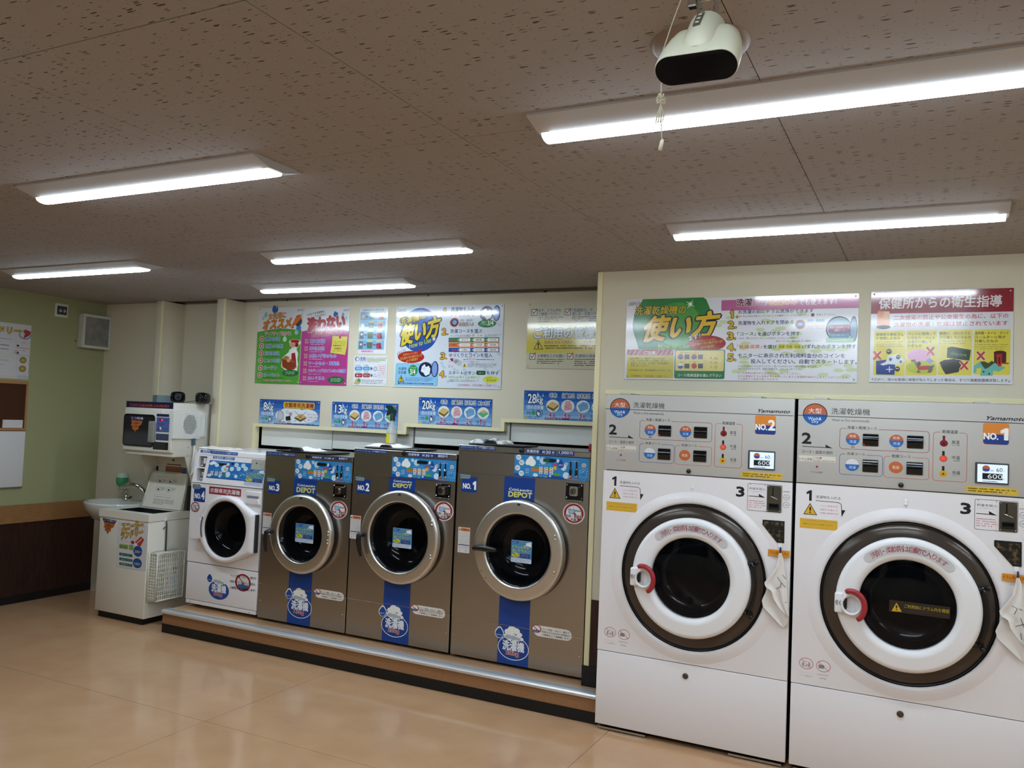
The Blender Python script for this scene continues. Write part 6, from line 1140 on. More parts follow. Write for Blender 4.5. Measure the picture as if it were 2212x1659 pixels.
def signstrip(kg, c, box, counts, lb, X):
    """one of the four blue capacity signs"""
    def dr(a):
        x0, x1, z0, z1 = a.B; a.crop = None; a.sub = (x0, z1, x1-x0, -(z1-z0)); r = a.rect
        for k in range(6): a.polyuv([(x0, z1-(z1-z0)*k/6), (x0, z1-(z1-z0)*(k+1)/6), (x1, z1-(z1-z0)*(k+1)/6), (x1, z1-(z1-z0)*k/6)], ['1f52a4', '2c62b0', '4478bc', '5f90c8', '7ba8d4', '94bce0'][k], 1)
        drops(a, [(.15, .05, .19, .24, '9ccce8', -.5), (.19, .16, .215, .30, '9ccce8', .4), (.21, .36, .235, .50, 'b8dcf0', .4), (.225, .08, .24, .2, 'b8dcf0', 0)])
        a.text(kg[:-2], .05 if len(kg) > 3 else .07, .12, .15 if len(kg) > 3 else .125, .44, 'e4ecf4', .03, out='14285c', ow=.06); a.text('kg', .155 if len(kg) > 3 else .135, .20, .235, .48, 'e4ecf4', .03, out='14285c', ow=.06)
        a.text('1回の目安量', .035, .50, .245, .64, 'd4e4f4', .03); a.lines(.04, .72, .09, .84, 2, '3a4a28', .6); a.ell(.10, .68, .145, .84, '3c9c5c', 14); drumpic(a, .155, .67, .235, .88); a.lines(.06, .87, .22, .97, 2, '2c4c84', .5); a.ell(.03, .86, .055, .97, 'c8b840', 8)
        if kg == '8kg':
            for x, y, rx, ry in ((.38, .62, .10, .22), (.55, .55, .20, .28), (.80, .60, .18, .26), (.60, .75, .30, .16)): a.ell(x-rx, y-ry, x+rx, y+ry, 'e2e8ec', 26)
            a.rect(.40, .07, .92, .34, '24346c', .012); a.rect(.405, .08, .915, .33, 'd8b440', .011); a.text('衣類専用洗濯機', .425, .11, .90, .30, '8c2030', .04)
            a.poly([(.32, .46), (.36, .40), (.41, .50), (.42, .76), (.36, .84), (.31, .76)], '7c8490'); a.poly([(.33, .48), (.36, .44), (.40, .52), (.41, .74), (.36, .80), (.32, .74)], 'c4c8cc'); a.poly([(.45, .66), (.53, .62), (.54, .80), (.46, .82)], '1c1c24'); a.poly([(.50, .50), (.56, .48), (.55, .62), (.51, .62)], 'c88cb0'); a.ell(.45, .40, .50, .56, 'd0d0d0', 12)
            a.poly([(.60, .66), (.70, .52), (.79, .62), (.70, .82)], 'c8b070'); a.poly([(.60, .66), (.70, .76), (.79, .64), (.79, .70), (.70, .84), (.60, .72)], '5c4c38'); a.line([(.60, .44), (.79, .84)], .0035, '8c2424'); a.line([(.79, .44), (.60, .84)], .0035, '8c2424')
            a.text('毛布・マット類・お風呂', .81, .50, .985, .58, 'a03040'); a.text('のぞき洗濯、大型洗濯機', .81, .61, .985, .69, 'a03040'); a.text('を使ってください', .81, .72, .95, .80, 'a03040'); a.lines(.33, .83, .56, .88, 1, '3c4450', .6)
        else:
            for i, s in enumerate(('毛布', '化繊布団', '羽毛布団', 'こたつ布団')):
                cx = .355+i*.178-(.0 if i < 3 else .0); a.text(s, cx-(.045 if i == 0 else .075), .07, cx+(.045 if i == 0 else .075), .23, '1c2038', .02, out='dce6f0', ow=.07); a.text('なら', cx-.016, .25, cx+.016, .30, '1c2038')
                a.ell(cx-.078, .29, cx+.078, .71, 'e6e6de', 26)
                if i == 0: a.poly([(cx-.07, .50), (cx-.01, .36), (cx+.07, .44), (cx+.01, .60)], 'd8b878'); a.poly([(cx-.07, .50), (cx+.01, .60), (cx+.07, .45), (cx+.07, .52), (cx+.01, .69), (cx-.07, .57)], '7c6438')
                elif i == 1: a.poly([(cx-.03, .34), (cx+.03, .32), (cx+.05, .62), (cx-.045, .66)], 'd8a4ac'); a.line([(cx-.04, .52), (cx+.05, .44), (cx+.045, .60), (cx-.04, .52)], .0018, 'a85c6c')
                elif i == 2: a.poly([(cx-.06, .46), (cx, .34), (cx+.055, .38), (cx+.065, .56), (cx-.03, .68)], '70a8d0'); a.line([(cx-.05, .52), (cx+.0, .44), (cx+.06, .50)], .0016, '34689c')
                else: a.poly([(cx-.075, .52), (cx, .40), (cx+.075, .50), (cx, .66)], '58b088'); a.poly([(cx-.04, .46), (cx, .38), (cx+.05, .44), (cx+.01, .52)], 'd0b070')
                n, un = counts[i]
                if n == '1': a.polyuv([a.p(cx-.03, .90), a.p(cx-.018, .90), a.p(cx-.018, .72), a.p(cx-.028, .72), a.p(cx-.042, .77), a.p(cx-.040, .80), a.p(cx-.030, .77)], 'b83050')
                else: a.text(n, cx-.045, .72, cx-.008, .90, 'b83050', .03, out='e4e8f0', ow=.05)
                a.text(un, cx+.002, .77, cx+.040, .90, 'b83050', .01)
                if i == 3: a.lines(cx-.085, .76, cx-.045, .88, 2, '2c3450', .5)
        a.rect(.26, .945 if kg != '8kg' else .935, 1, .965, '3c2c74'); a.rect(.265, .90, .56, .945, '8c3c78'); a.lines(.27, .905, .55, .945, 1, 'e0d0e0', .6); a.lines(.57, .90, .95, .945, 1, '2c3450', .6); a.sub = None
    return poster(lb, *X, YB, c, '2c62b0', dr, 'blue capacity signs above the washers', 'sign_board', .003)
signstrip('8kg', CQ3, None, None, 'blue sign reading 8kg with a clothes only heading, leftmost of the small blue signs', (-4.732, -4.133, 1.478, 1.674))
signstrip('13kg', CQ3, None, [('1', '枚'), ('1', '枚'), ('1', '枚'), ('1', '組')], 'blue sign reading 13kg, behind the trigger of the spray bottle', (-4.017, -3.426, 1.481, 1.673))
signstrip('20kg', CQ3, None, [('2', '枚'), ('2', '枚'), ('2', '枚'), ('1', '組')], 'blue sign reading 20kg with 2, 2, 2 and 1 under its pictures', (-3.252, -2.666, 1.5325, 1.726))
signstrip('28kg', CQ3, None, [('4', '枚'), ('4', '枚'), ('3', '枚'), ('2', '組')], 'blue sign reading 28kg, cut off by the projecting wall corner', (-2.428, -1.835, 1.599, 1.792))
# ---- over the large machines
def howto(a):
    x0, x1, z0, z1 = a.B; rn = random.Random(9)
    for k in range(60):
        u, v = x0+.50+rn.random()*.66, z0+.015+rn.random()*.40
        if (u-x0-.45)*.6 > (v-z0-.3): a.polyuv([(u+rn.uniform(.018, .034)*math.cos(q), v+.010*math.sin(q)) for q in [2*PI*i/12 for i in range(12)]], 'c3cfa4', 1)
    bx = [a.p(300, 1010), a.p(205, 700), a.p(200, 600), a.p(230, 430), a.p(370, 200), a.p(1350, 168), a.p(1400, 200), a.p(1490, 420), a.p(1500, 700), a.p(1420, 900), a.p(1300, 1020)]
    a.polyuv(bx[::-1], '2c7c3c'); a.ell(560, 260, 1300, 960, '4c9440', 36)
    a.text('CoinLaundry', 140, 228, 322, 250, '50545c'); a.text('DEPOT', 138, 258, 326, 300, '3a3c44', .02)
    a.text('洗濯乾燥機の', 232, 302, 1080, 462, 'c0b030', .02, out=['20180c'], q=((232, 462), (1060, 440), (252, 318)), ow=.04)
    a.text('使い方', 0, 0, 0, 0, 'd8b42c', .05, out=['141838'], q=((330, 890), (1510, 800), (400, 495)), ow=.05, slant=.05); a.text('How to Use', 0, 0, 0, 0, 'b0cc34', .01, q=((610, 1002), (1112, 1000), (630, 930)))
    c_ = a.p(1140, 280)
    for s in range(8): q = math.pi*s/4+.2; rr = .03 if s % 2 else .018; a.polyuv([(c_[0]+rr*math.cos(q), c_[1]+rr*math.sin(q)), (c_[0]+.0035*math.cos(q+1.57), c_[1]+.0035*math.sin(q+1.57)), (c_[0]-.0035*math.cos(q+1.57), c_[1]-.0035*math.sin(q+1.57))], 'dcecd4')
    a.ell(1110, 790, 1715, 1050, '9c2424', 36); a.text('まず！', 0, 0, 0, 0, 'e8e8e4', .03, out='26242c', q=((1120, 880), (1305, 830), (1110, 800)), ow=.05)
    a.text('洗濯物を入れる前に、', 0, 0, 0, 0, 'd8a84c', .01, q=((1240, 900), (1570, 860), (1240, 868))); a.text('忘れ物や汚れ物がないか', 0, 0, 0, 0, 'd8a84c', .02, q=((1170, 970), (1668, 905), (1170, 915))); a.text('必ず確認!!', 0, 0, 0, 0, 'd8a84c', .02, q=((1310, 1010), (1540, 975), (1310, 965)))
    a.rect(112, 1018, 862, 1112, '9c2430')
    for k in range(10):
        x = 130+k*75
        if not 340 < x < 580: a.line([(x, 1106), (x+50, 1024)], .003, 'e0dcd8')
    a.text('ご注意', 376, 1042, 572, 1098, 'e8e4e0', .03); a.rect(112, 1112, 860, 1490, 'c0b434')
    for i, (s, xe) in enumerate((('※タオル類などは、脱水中ドラムにはり付き', 722), ('やすいため脱水が弱くなり乾燥しきれない', 780), ('場合がございます。その場合、他の乾燥機で', 792), ('乾燥し直して下さい。', 460))): a.text(s, 150 if i == 0 else 172, 1148+i*38, xe, 1178+i*38, '38340c')
    a.text('※毛布2枚以上は、他の乾燥機をおすすめします。', 142, 1340, 838, 1366, '38340c'); a.text('ご利用後は、お忘れ物にご注意下さい。', 170, 1430, 792, 1464, 'a03820', .01)
    a.rect(890, 1020, 1695, 1500, '1f7040', .009); a.rect(905, 1032, 1682, 1370, 'd8c878', .007); a.text('コース/乾燥温度を選んで下さい', 935, 1408, 1642, 1458, 'd8e4d0', .01)
    a.frame(925, 1076, 1365, 1340, .001, 'b0a060', .003); a.frame(1392, 1110, 1652, 1340, .001, 'b0a060', .003)
    for i, (x, y) in enumerate(((938, 1090), (1158, 1090), (938, 1240), (1158, 1240))):
        a.ell(x, y, x+88, y+90, ['a04838', 'a04838', 'd8d8c0', 'b04030'][i], 20)
        if i != 3: u, v = a.p(x, y), a.p(x+88, y+90); cx, cz, rr = (u[0]+v[0])/2, (u[1]+v[1])/2, abs(v[0]-u[0])/2; a.polyuv([(cx+rr*math.cos(q), cz+rr*math.sin(q)) for q in [PI+PI*k/12 for k in range(13)]], '2c4890')
        a.rect(x+108, y+8, x+188, y+86, '46484c'); a.text(['洗濯＋乾燥コース', '', '洗濯コース', '乾燥コース'][i] or 'コース', x+32, y-28, x+(214 if i == 0 else 120), y-10, '38340c')
    for i, y in enumerate((1155, 1228, 1300)): a.ring(1464, y-16, 1490, y+16, .0014, '38340c', 14); a.text(('高温', '中温', '低温')[i], 1532, y-14, 1580, y+4, '38340c'); a.lines(1520, y+10, 1596, y+26, 1, '38340c', .5)
    a.crop = C8_; H = {}
    pk = a.p(0, 200); a.rect(-80, 205, 2035, 322, 'b86490')
    for k in range(6): a.rect(560+k*150, 130+2, 2030, 292, ['b86490', 'b45a88', 'ac5080', 'a44678', '9c3e70', '963a6a'][k]) if False else None
    a.text('洗濯', 155, 185, 390, 292, '5c2038', .04, out='e8d8dc', ow=.04); a.text('のみ', 402, 222, 570, 280, '5c2038', .04, out='e8d8dc', ow=.04); a.text('/', 590, 205, 632, 285, 'e8e4e8', .02); a.text('乾燥のみ', 655, 190, 1085, 272, 'c87838', .04, out='f0e0d0', ow=.04); a.text('でも使えます！', 1115, 190, 1690, 265, 'e4dce4', .02)
    for s, x, y in (('1', 45, 368), ('2', 25, 532), ('3', 12, 705), ('4', 12, 875), ('5', 15, 1035)): a.text(s, x+(18 if s == '1' else 0), y, x+(50 if s == '1' else 82), y+105, 'c8a83c', .06, out='1c1418', ow=.06); a.ell(x+92, y+70, x+134, y+112, '1c1418', 14); a.ell(x+98, y+76, x+128, y+106, 'c8a83c', 12)
    a.text('お洗濯の前にドラム洗浄ができます', 178, 345, 1338, 412, NV, .02, q=((178, 415), (1338, 392), (178, 358))); a.text('※ドラムの中に何も入っていないことを確認して、ドラム洗浄ボタン', 0, 0, 0, 0, KK, .0, q=((188, 468), (1268, 445), (188, 438))); a.ell(1298, 404, 1352, 455, '5c1c30', 16); a.text('を押してください。', 1382, 410, 1690, 440, KK)
    a.text('洗濯物を入れドアを閉める', 0, 0, 0, 0, NV, .02, q=((172, 588), (1030, 570), (172, 525))); a.ell(1050, 502, 1212, 655, 'd88860'); a.ell(1066, 516, 1196, 640, '3c4c70'); a.ell(1095, 545, 1165, 600, '8ca4c8', 14); a.text('洗剤・柔軟剤', 1242, 496, 1505, 536, '8c98c0', .03); a.text('自動投入!!', 1240, 545, 1500, 590, 'd8d0a0', .03); a.lines(1230, 590, 1520, 650, 3, 'b05868', .35)
    a.text('「コース」', 0, 0, 0, 0, '1f7048', .03, q=((165, 752), (445, 748), (165, 695))); a.text('を選びボタンを押す', 478, 690, 1125, 748, NV, .02); a.text('※必ず、押したボタンのランプが点灯していることを確認し', 182, 778, 1085, 806, KK); a.text('点灯していない場合はもう一度押して下さい。', 755, 818, 1480, 850, KK)
    a.text('「乾燥温度」', 0, 0, 0, 0, 'c87040', .02, q=((160, 950), (540, 945), (160, 892))); a.text('を選び', 565, 892, 770, 950, NV, .02)
    for x, s in ((788, '高温'), (908, '中温'), (1030, '低温')): a.rect(x, 880, x+112, 956, 'b0a83c', .007); a.rect(x+5, 885, x+107, 950, 'd0c850', .006); a.text(s, x+18, 902, x+96, 936, '38340c', .01)
    a.text('いずれかのボタンを押す', 1160, 885, 1992, 948, NV, .02); a.text('モニターに表示された利用料金分のコインを', 172, 1022, 1822, 1088, NV, .02); a.text('投入してください。自動でスタートします。', 370, 1110, 2005, 1178, NV, .02)
    a.text('※コインはゆっくりと入れてください。急いで入れるとコイン詰りの原因になります。', 172, 1200, 1392, 1232, KK); a.text('※おつりは出ませんので、指定の料金だけ、コインを入れて下さい。', 172, 1242, 1168, 1274, KK)
    a.text('※ご利用後は速やかに洗濯物を取り出してください。', 172, 1308, 1140, 1340, 'a83040'); a.text('次のお客様がドラム洗浄ボタンを押してしまうと洗濯物がぬれてしまうことがございます。', 168, 1354, 1880, 1390, 'a83040'); a.text('その場合のご返金は致しかねます。', 166, 1398, 800, 1430, 'a83040')
    a.ell(1530, 452, 1930, 838, '283048'); a.ell(1548, 470, 1912, 820, '8aa4b4'); a.ell(1900, 450, 2012, 850, '3c4c60'); a.ell(1915, 470, 1998, 830, '7c98b0'); a.rect(1570, 580, 1900, 700, '8c2c54'); a.rect(1596, 700, 1890, 780, '2c6ca4')
    a.text('洗濯＋乾燥標準コース', 1590, 608, 1886, 640, 'e4d8c0'); a.text('乾燥コース', 1660, 652, 1815, 682, 'e4d8e0'); a.text('洗濯＋乾燥少量コース', 1606, 724, 1880, 756, 'c0d870'); a.rect(1530, 786, 1960, 852, '8cb890', .003); a.text('ドラムの3/4が目安です', 1550, 800, 1940, 838, 'd8ecd8', .02)
    a.crop = C7_
poster('wide white poster on using the washer dryers, with a green ball', -1.522, -.336, 1.843, 2.281, YC, C7_, 'dcdce0', howto)
def hyg(a):
    x0, x1, z0, z1 = a.B; zz = a.p(1000, 370)[1]; bg(a, x0+.001, zz, x1-.001, z1-.001, '8c2030')
    a.text('保健所からの衛生指導', 0, 0, 0, 0, 'e4dcdc', .03, q=((122, 318), (1890, 280), (132, 160)))
    a.text('二次感染の防止や公衆衛生の為に、以下の', 0, 0, 0, 0, 'b83c4c', .02, q=((335, 478), (1985, 445), (338, 412))); a.text('洗濯物の洗濯・乾燥は禁止されています', 0, 0, 0, 0, 'b83c4c', .02, q=((332, 575), (1980, 550), (334, 510)))
    a.poly([(108, 345), (275, 350), (282, 560), (95, 570)], 'd88c58'); a.poly([(200, 350), (275, 352), (280, 460), (180, 470)], 'e4b890'); a.ell(88, 550, 292, 605, '34302c', 20)
    for i, (xa, xb) in enumerate(((55, 490), (520, 955), (985, 1460), (1495, 2010))): a.rect(xa, 630-i*6, xb, 1280-i*4, 'd8cc4c', .006)
    rows = [[('感染症の患者さん', 84, 480, 662), ('が使用したもの', 84, 428, 716)], [('ペットに使用して', 540, 942, 652), ('いるもの・ペット', 540, 930, 710), ('の毛が付着して', 540, 886, 768), ('いるもの', 540, 738, 824)], [('極度に、汚れやゴミ', 996, 1436, 646), ('が付着しているもの', 1000, 1448, 702)], [('塗料類・オイル・ボンド', 1508, 1990, 642), ('コールタール等が', 1506, 1948, 700), ('付着したもの', 1504, 1834, 756)]]
    for r in rows:
        for s, xa, xb, y in r: a.text(s, xa, y, xb, y+40, '26241c', .01)
    a.lines(84, 775, 475, 868, 3, '8c8438', .35); a.lines(990, 765, 1400, 826, 2, '8c8438', .35); a.lines(1505, 815, 1985, 905, 3, '8c8438', .35)
    def germ(x, y, r): a.star(x-r, y-r, x+r, y+r, '24221c', 12, .72); a.ell(x-r*.45, y-r*.35, x-r*.05, y+r*.05, 'e8e8e0', 8); a.ell(x+r*.1, y-r*.3, x+r*.45, y+r*.05, 'e8e8e0', 8)
    def cross(x, y): 
        for c, w in (('e8d8d4', .0135), ('b43c34', .0095)): a.line([(x-50, y-55), (x+50, y+55)], w, c); a.line([(x+50, y-55), (x-50, y+55)], w, c)
    a.poly([(82, 1065), (230, 1045), (358, 1110), (348, 1265), (82, 1258)], '1c3c8c'); a.poly([(140, 1110), (220, 1080), (260, 980), (400, 970), (495, 1060), (440, 1120), (260, 1110), (180, 1130)], 'd4dce4'); a.line([(275, 1145), (275, 1225)], .0035, 'e4e8ec'); a.line([(230, 1185), (322, 1185)], .0035, 'e4e8ec')
    germ(268, 930, 46); germ(402, 1008, 38); germ(290, 1040, 24); germ(438, 1075, 22); germ(388, 1180, 44); cross(100, 985)
    a.ell(515, 1065, 950, 1255, 'b8c040', 30); a.ell(532, 900, 870, 1070, 'd8a0c4', 30); a.poly([(790, 1060), (860, 1020), (920, 1070), (860, 1100)], '8c9cc0')
    a.poly([(585, 1050), (640, 1040), (660, 1080), (715, 1110), (700, 1150), (900, 1130), (930, 1115), (905, 1160), (880, 1230), (820, 1235), (840, 1190), (700, 1195), (725, 1235), (660, 1232), (690, 1190), (650, 1120), (635, 1080), (588, 1075)], '6c5848'); a.poly([(680, 1140), (840, 1128), (830, 1190), (700, 1195)], 'b43830'); a.ell(678, 1070, 728, 1135, '3c3028', 14); cross(865, 925)
    a.poly([(1110, 870), (1180, 858), (1450, 905), (1425, 1060), (1100, 1020)], '1f3820'); a.text('Welcome', 0, 0, 0, 0, '8ca47c', 0, q=((1150, 980), (1380, 1000), (1155, 935))); a.poly([(995, 1085), (1060, 1050), (1200, 1035), (1330, 1060), (1270, 1225), (1085, 1258), (1035, 1180)], '201e1a'); cross(1350, 1130)
    a.ell(1775, 915, 1958, 980, '4c1c1c', 20); a.poly([(1780, 945), (1958, 945), (1955, 1090), (1780, 1110)], '4c1c1c'); a.poly([(1810, 970), (1895, 960), (1890, 1140), (1830, 1150)], 'b02c2c'); a.poly([(1845, 1010), (1870, 1010), (1868, 1110), (1848, 1110)], '201e1a'); a.line([(1900, 1100), (1990, 1098)], .006, 'b02c2c')
    a.poly([(1480, 1230), (1490, 1130), (1590, 1070), (1700, 1130), (1800, 1090), (1850, 1150), (1930, 1140), (1940, 1165), (1850, 1220), (1770, 1200), (1760, 1278), (1580, 1278), (1600, 1160), (1530, 1170), (1520, 1240)], '6cb4a8'); a.poly([(1580, 1075), (1640, 1070), (1700, 1095), (1750, 1060), (1790, 1090), (1700, 1160), (1650, 1180), (1610, 1130)], '38442c'); a.ell(1615, 1205, 1645, 1235, '38442c', 10); a.ell(1695, 1235, 1725, 1265, '38442c', 10); cross(1590, 990)
    a.text('万が一、他のお客様に被害が及んでしまった場合は、すべて損害賠償請求致します。', 0, 0, 0, 0, '26242c', .01, q=((52, 1350), (2000, 1368), (52, 1308)))
poster('hygiene notice with dark red heading and four yellow picture boxes, rightmost poster', -.281, .3155, 1.847, 2.287, YC, C9_, 'd8d8dc', hyg)
# ------------------------------------------------------------------ left wall
CLW = (0, 640, 5.1857); U_, V_ = (0, 1, 0), (0, 0, 1)
t = thing('poster', 'white sneaker laundry poster on the green wall, cut by the left edge', 'poster', (XL, 3.98, 1.96)); X = XL+.001
b = MB(); b.box((X, 3.76, 1.752), (X+.003, 4.205, 2.18), ink('c9c8cc', 'g')); b.obj('panel', t); a = Art((X+.003, 0, 0), U_, V_, CLW, 'g')
a.text('スニーカーランドリー', 0, 0, 0, 0, 'd0b030', .05, out='2a2018', q=((-760, 360), (232, 425), (-750, 285)), ow=.05); a.ell(215, 375, 345, 490, '4c6c8c', 24); a.ell(222, 380, 338, 480, 'b8c0c8', 24); a.poly([(240, 430), (280, 370), (350, 400), (330, 440), (270, 470)], 'a83030'); a.poly([(235, 440), (255, 400), (280, 420), (262, 460)], 'c8c8c4')
a.lines(-300, 445, 190, 480, 1, 'a05090', .5)
for i, y in enumerate((518, 562, 602, 690, 740, 785)): a.lines(-300, y, 40 if i in (2, 5) else 125, y+28, 1, '28284c', .7)
a.rect(-300, 645, 150, 680, 'c8c060'); a.lines(-300, 830, 120, 860, 1, '3c8cb0', .6); a.rect(-300, 868, 172, 900, 'd88c50', .003); a.rect(-300, 900, 180, 925, 'd0c040')
a.frame(195, 505, 325, 560, .001, 'b0a8c8', .001); a.line([(185, 572), (325, 588)], .003, 'a83040'); a.line([(185, 655), (325, 662)], .0015, '4c4c70'); a.lines(232, 515, 305, 530, 1, '38384c', .6); a.lines(228, 600, 300, 616, 1, '38384c', .6); a.ell(185, 540, 215, 565, '402030', 10); a.ell(185, 622, 212, 648, '402030', 10)
a.ell(220, 675, 296, 756, '8c7c3c', 22); a.ell(212, 772, 290, 852, '8c7c3c', 22); a.ell(240, 700, 280, 735, 'b0a050', 14); a.ell(232, 795, 272, 830, 'b0a050', 14); a.frame(190, 665, 318, 864, .0012, '6c9cc0', .001); a.lines(190, 880, 305, 922, 3, '5c6078', .4); a.lines(160, 600, 215, 650, 2, '8c5070', .4); a.obj('print', t)
for zz in (1.762, 2.168): b = MB(); b.lathe([(.004, 0), (.0001, .002)], (X+.003, 4.193, zz), M_CHROME, 'X', 8); b.obj('corner_pin', t)
t = thing('cork_board', 'dark brown pin board with light wood frame, above the whiteboard', 'board', (XL, 3.8, 1.54))
M_FR = mat('light_wood_frame', 'a8794c', .5)
b = MB(); b.box((XL+.001, 3.36, 1.362), (XL+.008, 4.19, 1.722), bump(mat('brown_felt', '4a2f20', .9, spec=.1), 200, .3)); b.obj('felt', t)
for q in (((3.345, 1.712), (4.206, 1.733)), ((3.345, 1.349), (4.206, 1.368)), ((3.345, 1.368), (3.363, 1.712)), ((4.190, 1.368), (4.206, 1.712))): b = MB(); b.box((XL+.001, q[0][0], q[0][1]), (XL+.016, q[1][0], q[1][1]), M_FR, .002); b.obj('frame_strip', t)
b = MB(); b.box((XL+.009, 4.02, 1.370), (XL+.0105, 4.180, 1.432), mat('paper_white', 'cfcdd0', .6)); o = b.obj('notice_slip'); tag(o, 'small white notice slip pinned at the bottom of the brown pin board', 'notice')
a = Art((XL+.0106, 0, 0), U_, V_, CLW, 'm'); a.rect(0, 1412, 25, 1438, 'a03038'); a.lines(45, 1415, 215, 1435, 1, 'b05058', .5); a.lines(25, 1440, 245, 1472, 2, '3c3c44', .35); a.obj('lettering', o)
t = thing('whiteboard', 'plain whiteboard with thin edge, below the brown pin board', 'board', (XL, 3.8, 1.13)); b = MB(); b.box((XL+.001, 3.345, .909), (XL+.012, 4.207, 1.343), mat('board_white', 'd4d5d6', .3), .003, 2); b.obj('board', t)
b = MB(); b.box((XL+.001, 3.345, .902), (XL+.016, 4.207, .909), M_ALU, .001); b.obj('lower_rail', t)
t = thing('wall_switch', 'square cream wall switch with dark centre, high on the green wall', 'switch', (XL, 4.45, 2.33)); b = MB(); b.box((XL+.001, 4.392, 2.278), (XL+.008, 4.507, 2.388), mat('cream_plastic', 'd2cfc0', .4), .003, 2); b.obj('plate', t)
b = MB(); b.box((XL+.008, 4.408, 2.298), (XL+.011, 4.494, 2.368), mat('slate_insert', '3a424a', .4), .001); b.obj('insert', t)
for yy in (4.437, 4.473): b = MB(); b.lathe([(.012, 0), (.010, .005), (.0001, .007)], (XL+.011, yy, 2.330), mat('knob_grey', 'b4b8b4', .3), 'X', 14); b.obj('knob', t)
t = thing('wall_speaker', 'white framed square speaker box with grey cloth, high in the green wall corner', 'loudspeaker', (XL, 4.74, 2.19)); b = MB(); b.box((XL+.001, 4.606, 2.046), (XL+.066, 4.868, 2.327), mat('speaker_white', 'c4c4bc', .45), .004, 2); b.obj('case', t)
for q in (((4.604, 2.305), (4.870, 2.328)), ((4.604, 2.045), (4.870, 2.068)), ((4.604, 2.068), (4.626, 2.305)), ((4.850, 2.068), (4.868, 2.305))): b = MB(); b.box((XL+.066, q[0][0], q[0][1]), (XL+.074, min(q[1][0], 4.868), q[1][1]), mat('speaker_white', '', 0), .002); b.obj('frame_strip', t)
b = MB(); b.box((XL+.066, 4.626, 2.068), (XL+.070, 4.850, 2.305), bump(mat('speaker_cloth', '8a8a86', .9, spec=.1), 16, .1, (1, 1, 1), 2, .002, '75756f')); b.obj('cloth_front', t)
b = MB(); b.lathe([(.006, 0), (.005, .004), (.0001, .005)], (XL, 4.594, 2.098), M_BLK, 'X', 10); b.obj('cable_nub', t)
# ------------------------------------------------------------------ ceiling hung device
t = thing('ceiling_unit', 'cream ceiling hung unit with a black oval front and metal bracket', 'device', (-.35, 1.42, 2.442), None); Y0 = 1.35
M_DEV = mat('cream_casing', 'c4c0a8', .4)
O = at(1380+600/4.879, 710/4.879, 'Y', Y0); A = Vector((.03, .62, .78)).normalized(); U = Vector((1, 0, 0)); U = (U-A*U.dot(A)).normalized(); V = A.cross(U)*-1
V = V if V.z > 0 else -V
def stad(hw, hh, n=14): return [(s*(hw-hh)+hh*math.cos(math.radians(a0+180*k/n)), hh*math.sin(math.radians(a0+180*k/n))) for s, a0 in ((1, -90), (-1, 90)) for k in range(n+1)]
def loft(mb, secs, m, cap=True):
    n = None; vs = []
    for t_, hw, hh, off in secs:
        P = stad(hw, hh); n = len(P); vs += [O+A*t_+U*u+V*(v+off) for u, v in P]
    fs = [(j*n+i, j*n+(i+1) % n, (j+1)*n+(i+1) % n, (j+1)*n+i) for j in range(len(secs)-1) for i in range(n)]
    if cap: fs.append(tuple((len(secs)-1)*n+i for i in range(n)))
    mb.add(vs, fs, m, True)
b = MB(); loft(b, [(.010, .062, .021, 0), (.0, .066, .0245, 0), (-.002, .0695, .0268, 0), (.002, .0705, .0278, 0), (.03, .070, .028, 0), (.065, .064, .028, 0), (.085, .058, .026, 0), (.094, .048, .018, 0)], M_DEV); case = b.obj('casing', t)
b = MB(); vs = [O-A*.0022+U*u+V*v for u, v in stad(.0688, .0262)]; b.add(vs, [tuple(range(len(vs)))[::-1], tuple(range(len(vs)))], mat('black_oval_front', '05080f', .3, spec=.25)); b.obj('oval_front', t, 'black oval front')
b = MB()
def bulge(mb, r, t0, t1, off, m):
    n = 20; vs = []; ts = [(t0-.010, r*.55), (t0, r*.9), (t0+.012, r), (t1-.01, r), (t1, r*.85), (t1+.006, .0005)]
    for tt, rr in ts: vs += [O+A*tt+U*(rr*math.cos(2*PI*k/n))+V*(off+rr*math.sin(2*PI*k/n)) for k in range(n)]
    mb.add(vs, [(j*n+i, j*n+(i+1) % n, (j+1)*n+(i+1) % n, (j+1)*n+i) for j in range(len(ts)-1) for i in range(n)], m, True)
bulge(b, .031, .028, .116, .012, M_DEV); b.obj('pivot_housing', t)
def lp_(u, v, tt): return O+A*tt+U*u+V*v
b = MB(); h_ = .0445
P = [(-.006, .058), (.006, .058), (.006, .100), (-.006, .100)]
b.add([lp_(u-.004, h_, tt) for u, tt in P]+[lp_(u-.004, h_-.004, tt) for u, tt in P], [(0, 1, 2, 3), (7, 6, 5, 4), (0, 4, 5, 1), (1, 5, 6, 2), (2, 6, 7, 3), (3, 7, 4, 0)], mat('slot_frame', '6a665c', .3, .5)); sp_ = b.obj('slot_plate', t)
for k in range(3): b = MB(); b.add([lp_(-.004+u, h_+.0008, .066+k*.013+w_) for u, w_ in ((-.003, -.003), (.003, -.003), (.003, .003), (-.003, .003))], [(0, 1, 2, 3)], mat('slot_light', 'c8c4b4', .5)); b.obj('slot', sp_)
b = MB(); q = O+A*.112+V*.02
for s in (-.014, .014): b.box((q.x+s-.002, q.y-.012, q.z-.01), (q.x+s+.002, q.y+.012, ZC-.07), M_CHROME, .001)
for zz in (.0, .035, .07): b.tube([(q.x-.020, q.y, q.z+zz+.008), (q.x+.020, q.y, q.z+zz+.008)], .0045, M_CHROME, 8)
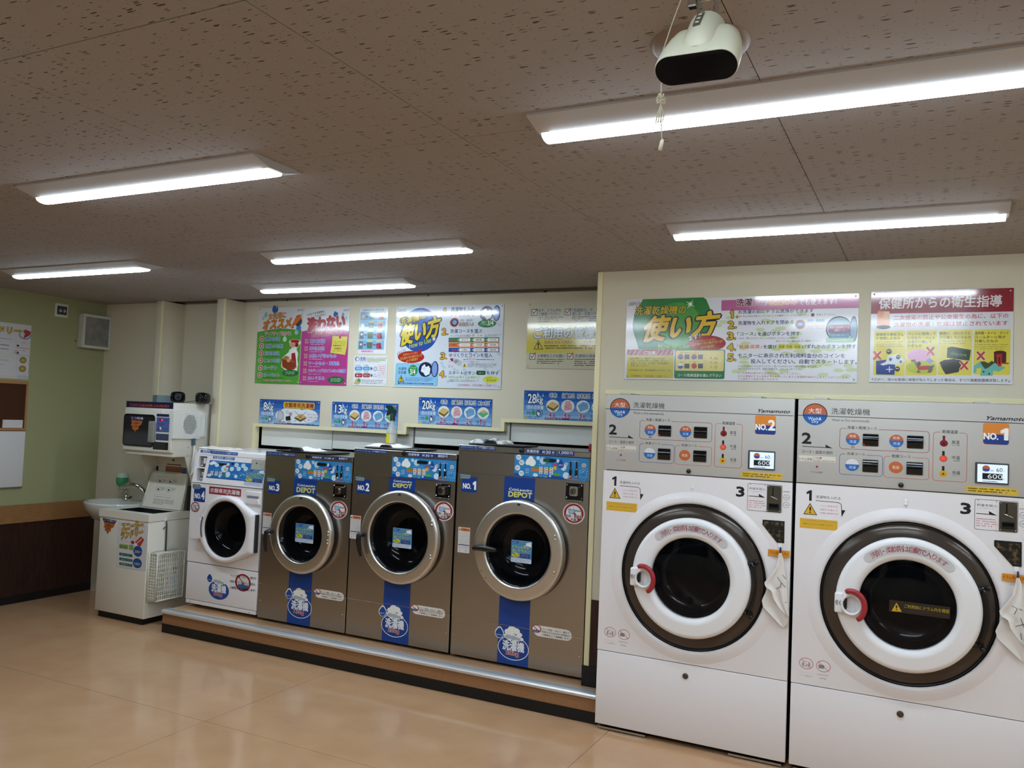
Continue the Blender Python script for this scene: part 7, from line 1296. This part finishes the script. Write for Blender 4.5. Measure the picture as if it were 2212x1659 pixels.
b.box((q.x-.035, q.y-.008, q.z+.03), (q.x-.018, q.y+.008, q.z+.06), M_CHROME, .002); b.obj('bracket', t, 'chrome bracket')
b = MB(); b.lathe([(.010, ZC-.08), (.010, ZC-.012), (.040, ZC-.010), (.042, ZC)], (q.x, q.y, 0), M_DEV, 'Z', 20); b.obj('ceiling_stem', t)
dc = at(1512, 104, 'Z', ZC-.01)
b = MB(); b.lathe([(.0001, -.012), (.098, -.012), (.106, -.006), (.108, 0)], (dc.x, dc.y, ZC), mat('tan_rose', '84705f', .5), 'Z', 40); tag(b.obj('ceiling_rose'), 'round tan cover plate on the ceiling behind the hanging unit', 'cover')
# pull cord
t = thing('pull_cord', 'thin pull cord with a knot and cream end piece, before the nearest light', 'cord', (-.4, 1.36, 2.2)); pts = [at(1470, 2, 'Y', 1.47), at(1452, 50, 'Y', 1.47), at(1432, 110, 'Y', 1.465), at(1429, 150, 'Y', 1.46), at(1428, 205, 'Y', 1.46), at(1428, 265, 'Y', 1.46), at(1430, 305, 'Y', 1.46)]
top = pts[0]+(pts[0]-pts[1]).normalized()*((ZC-pts[0].z)/max((pts[0]-pts[1]).normalized().z, .1)); M_CORD = mat('cord_cream', 'cfc8b0', .7)
b = MB(); b.tube([top]+pts, .0011, M_CORD, 6); b.obj('cord', t)
b = MB(); k = pts[4]
for i in range(3): b.tube([k+Vector((.0065*math.cos(w_)*(1 if i else .7), .003*math.sin(w_+i), -.002-.005*i+.004*math.sin(w_*2))) for w_ in [2*PI*j/12 for j in range(13)]], .0016, M_CORD, 6)
for i in range(4): b.tube([k+Vector((0, 0, -.02)), k+Vector((-.006+.004*i, .001*i, -.035)), k+Vector((-.008+.004*i, 0, -.052))], .0012, M_CORD, 5)
b.obj('knot', t); b = MB(); k = pts[-1]; b.tube([k+Vector((.001, 0, .004)), k+Vector((0, 0, 0)), k+Vector((-.003, 0, -.016))], [.002, .0036, .0040], mat('cord_end', 'd8d2b4', .4), 10); b.obj('end_piece', t)
bpy.data.objects.remove(_to)
for o in SC.objects:
    if o.name.startswith('lettering'): bpy.data.objects.remove(o)
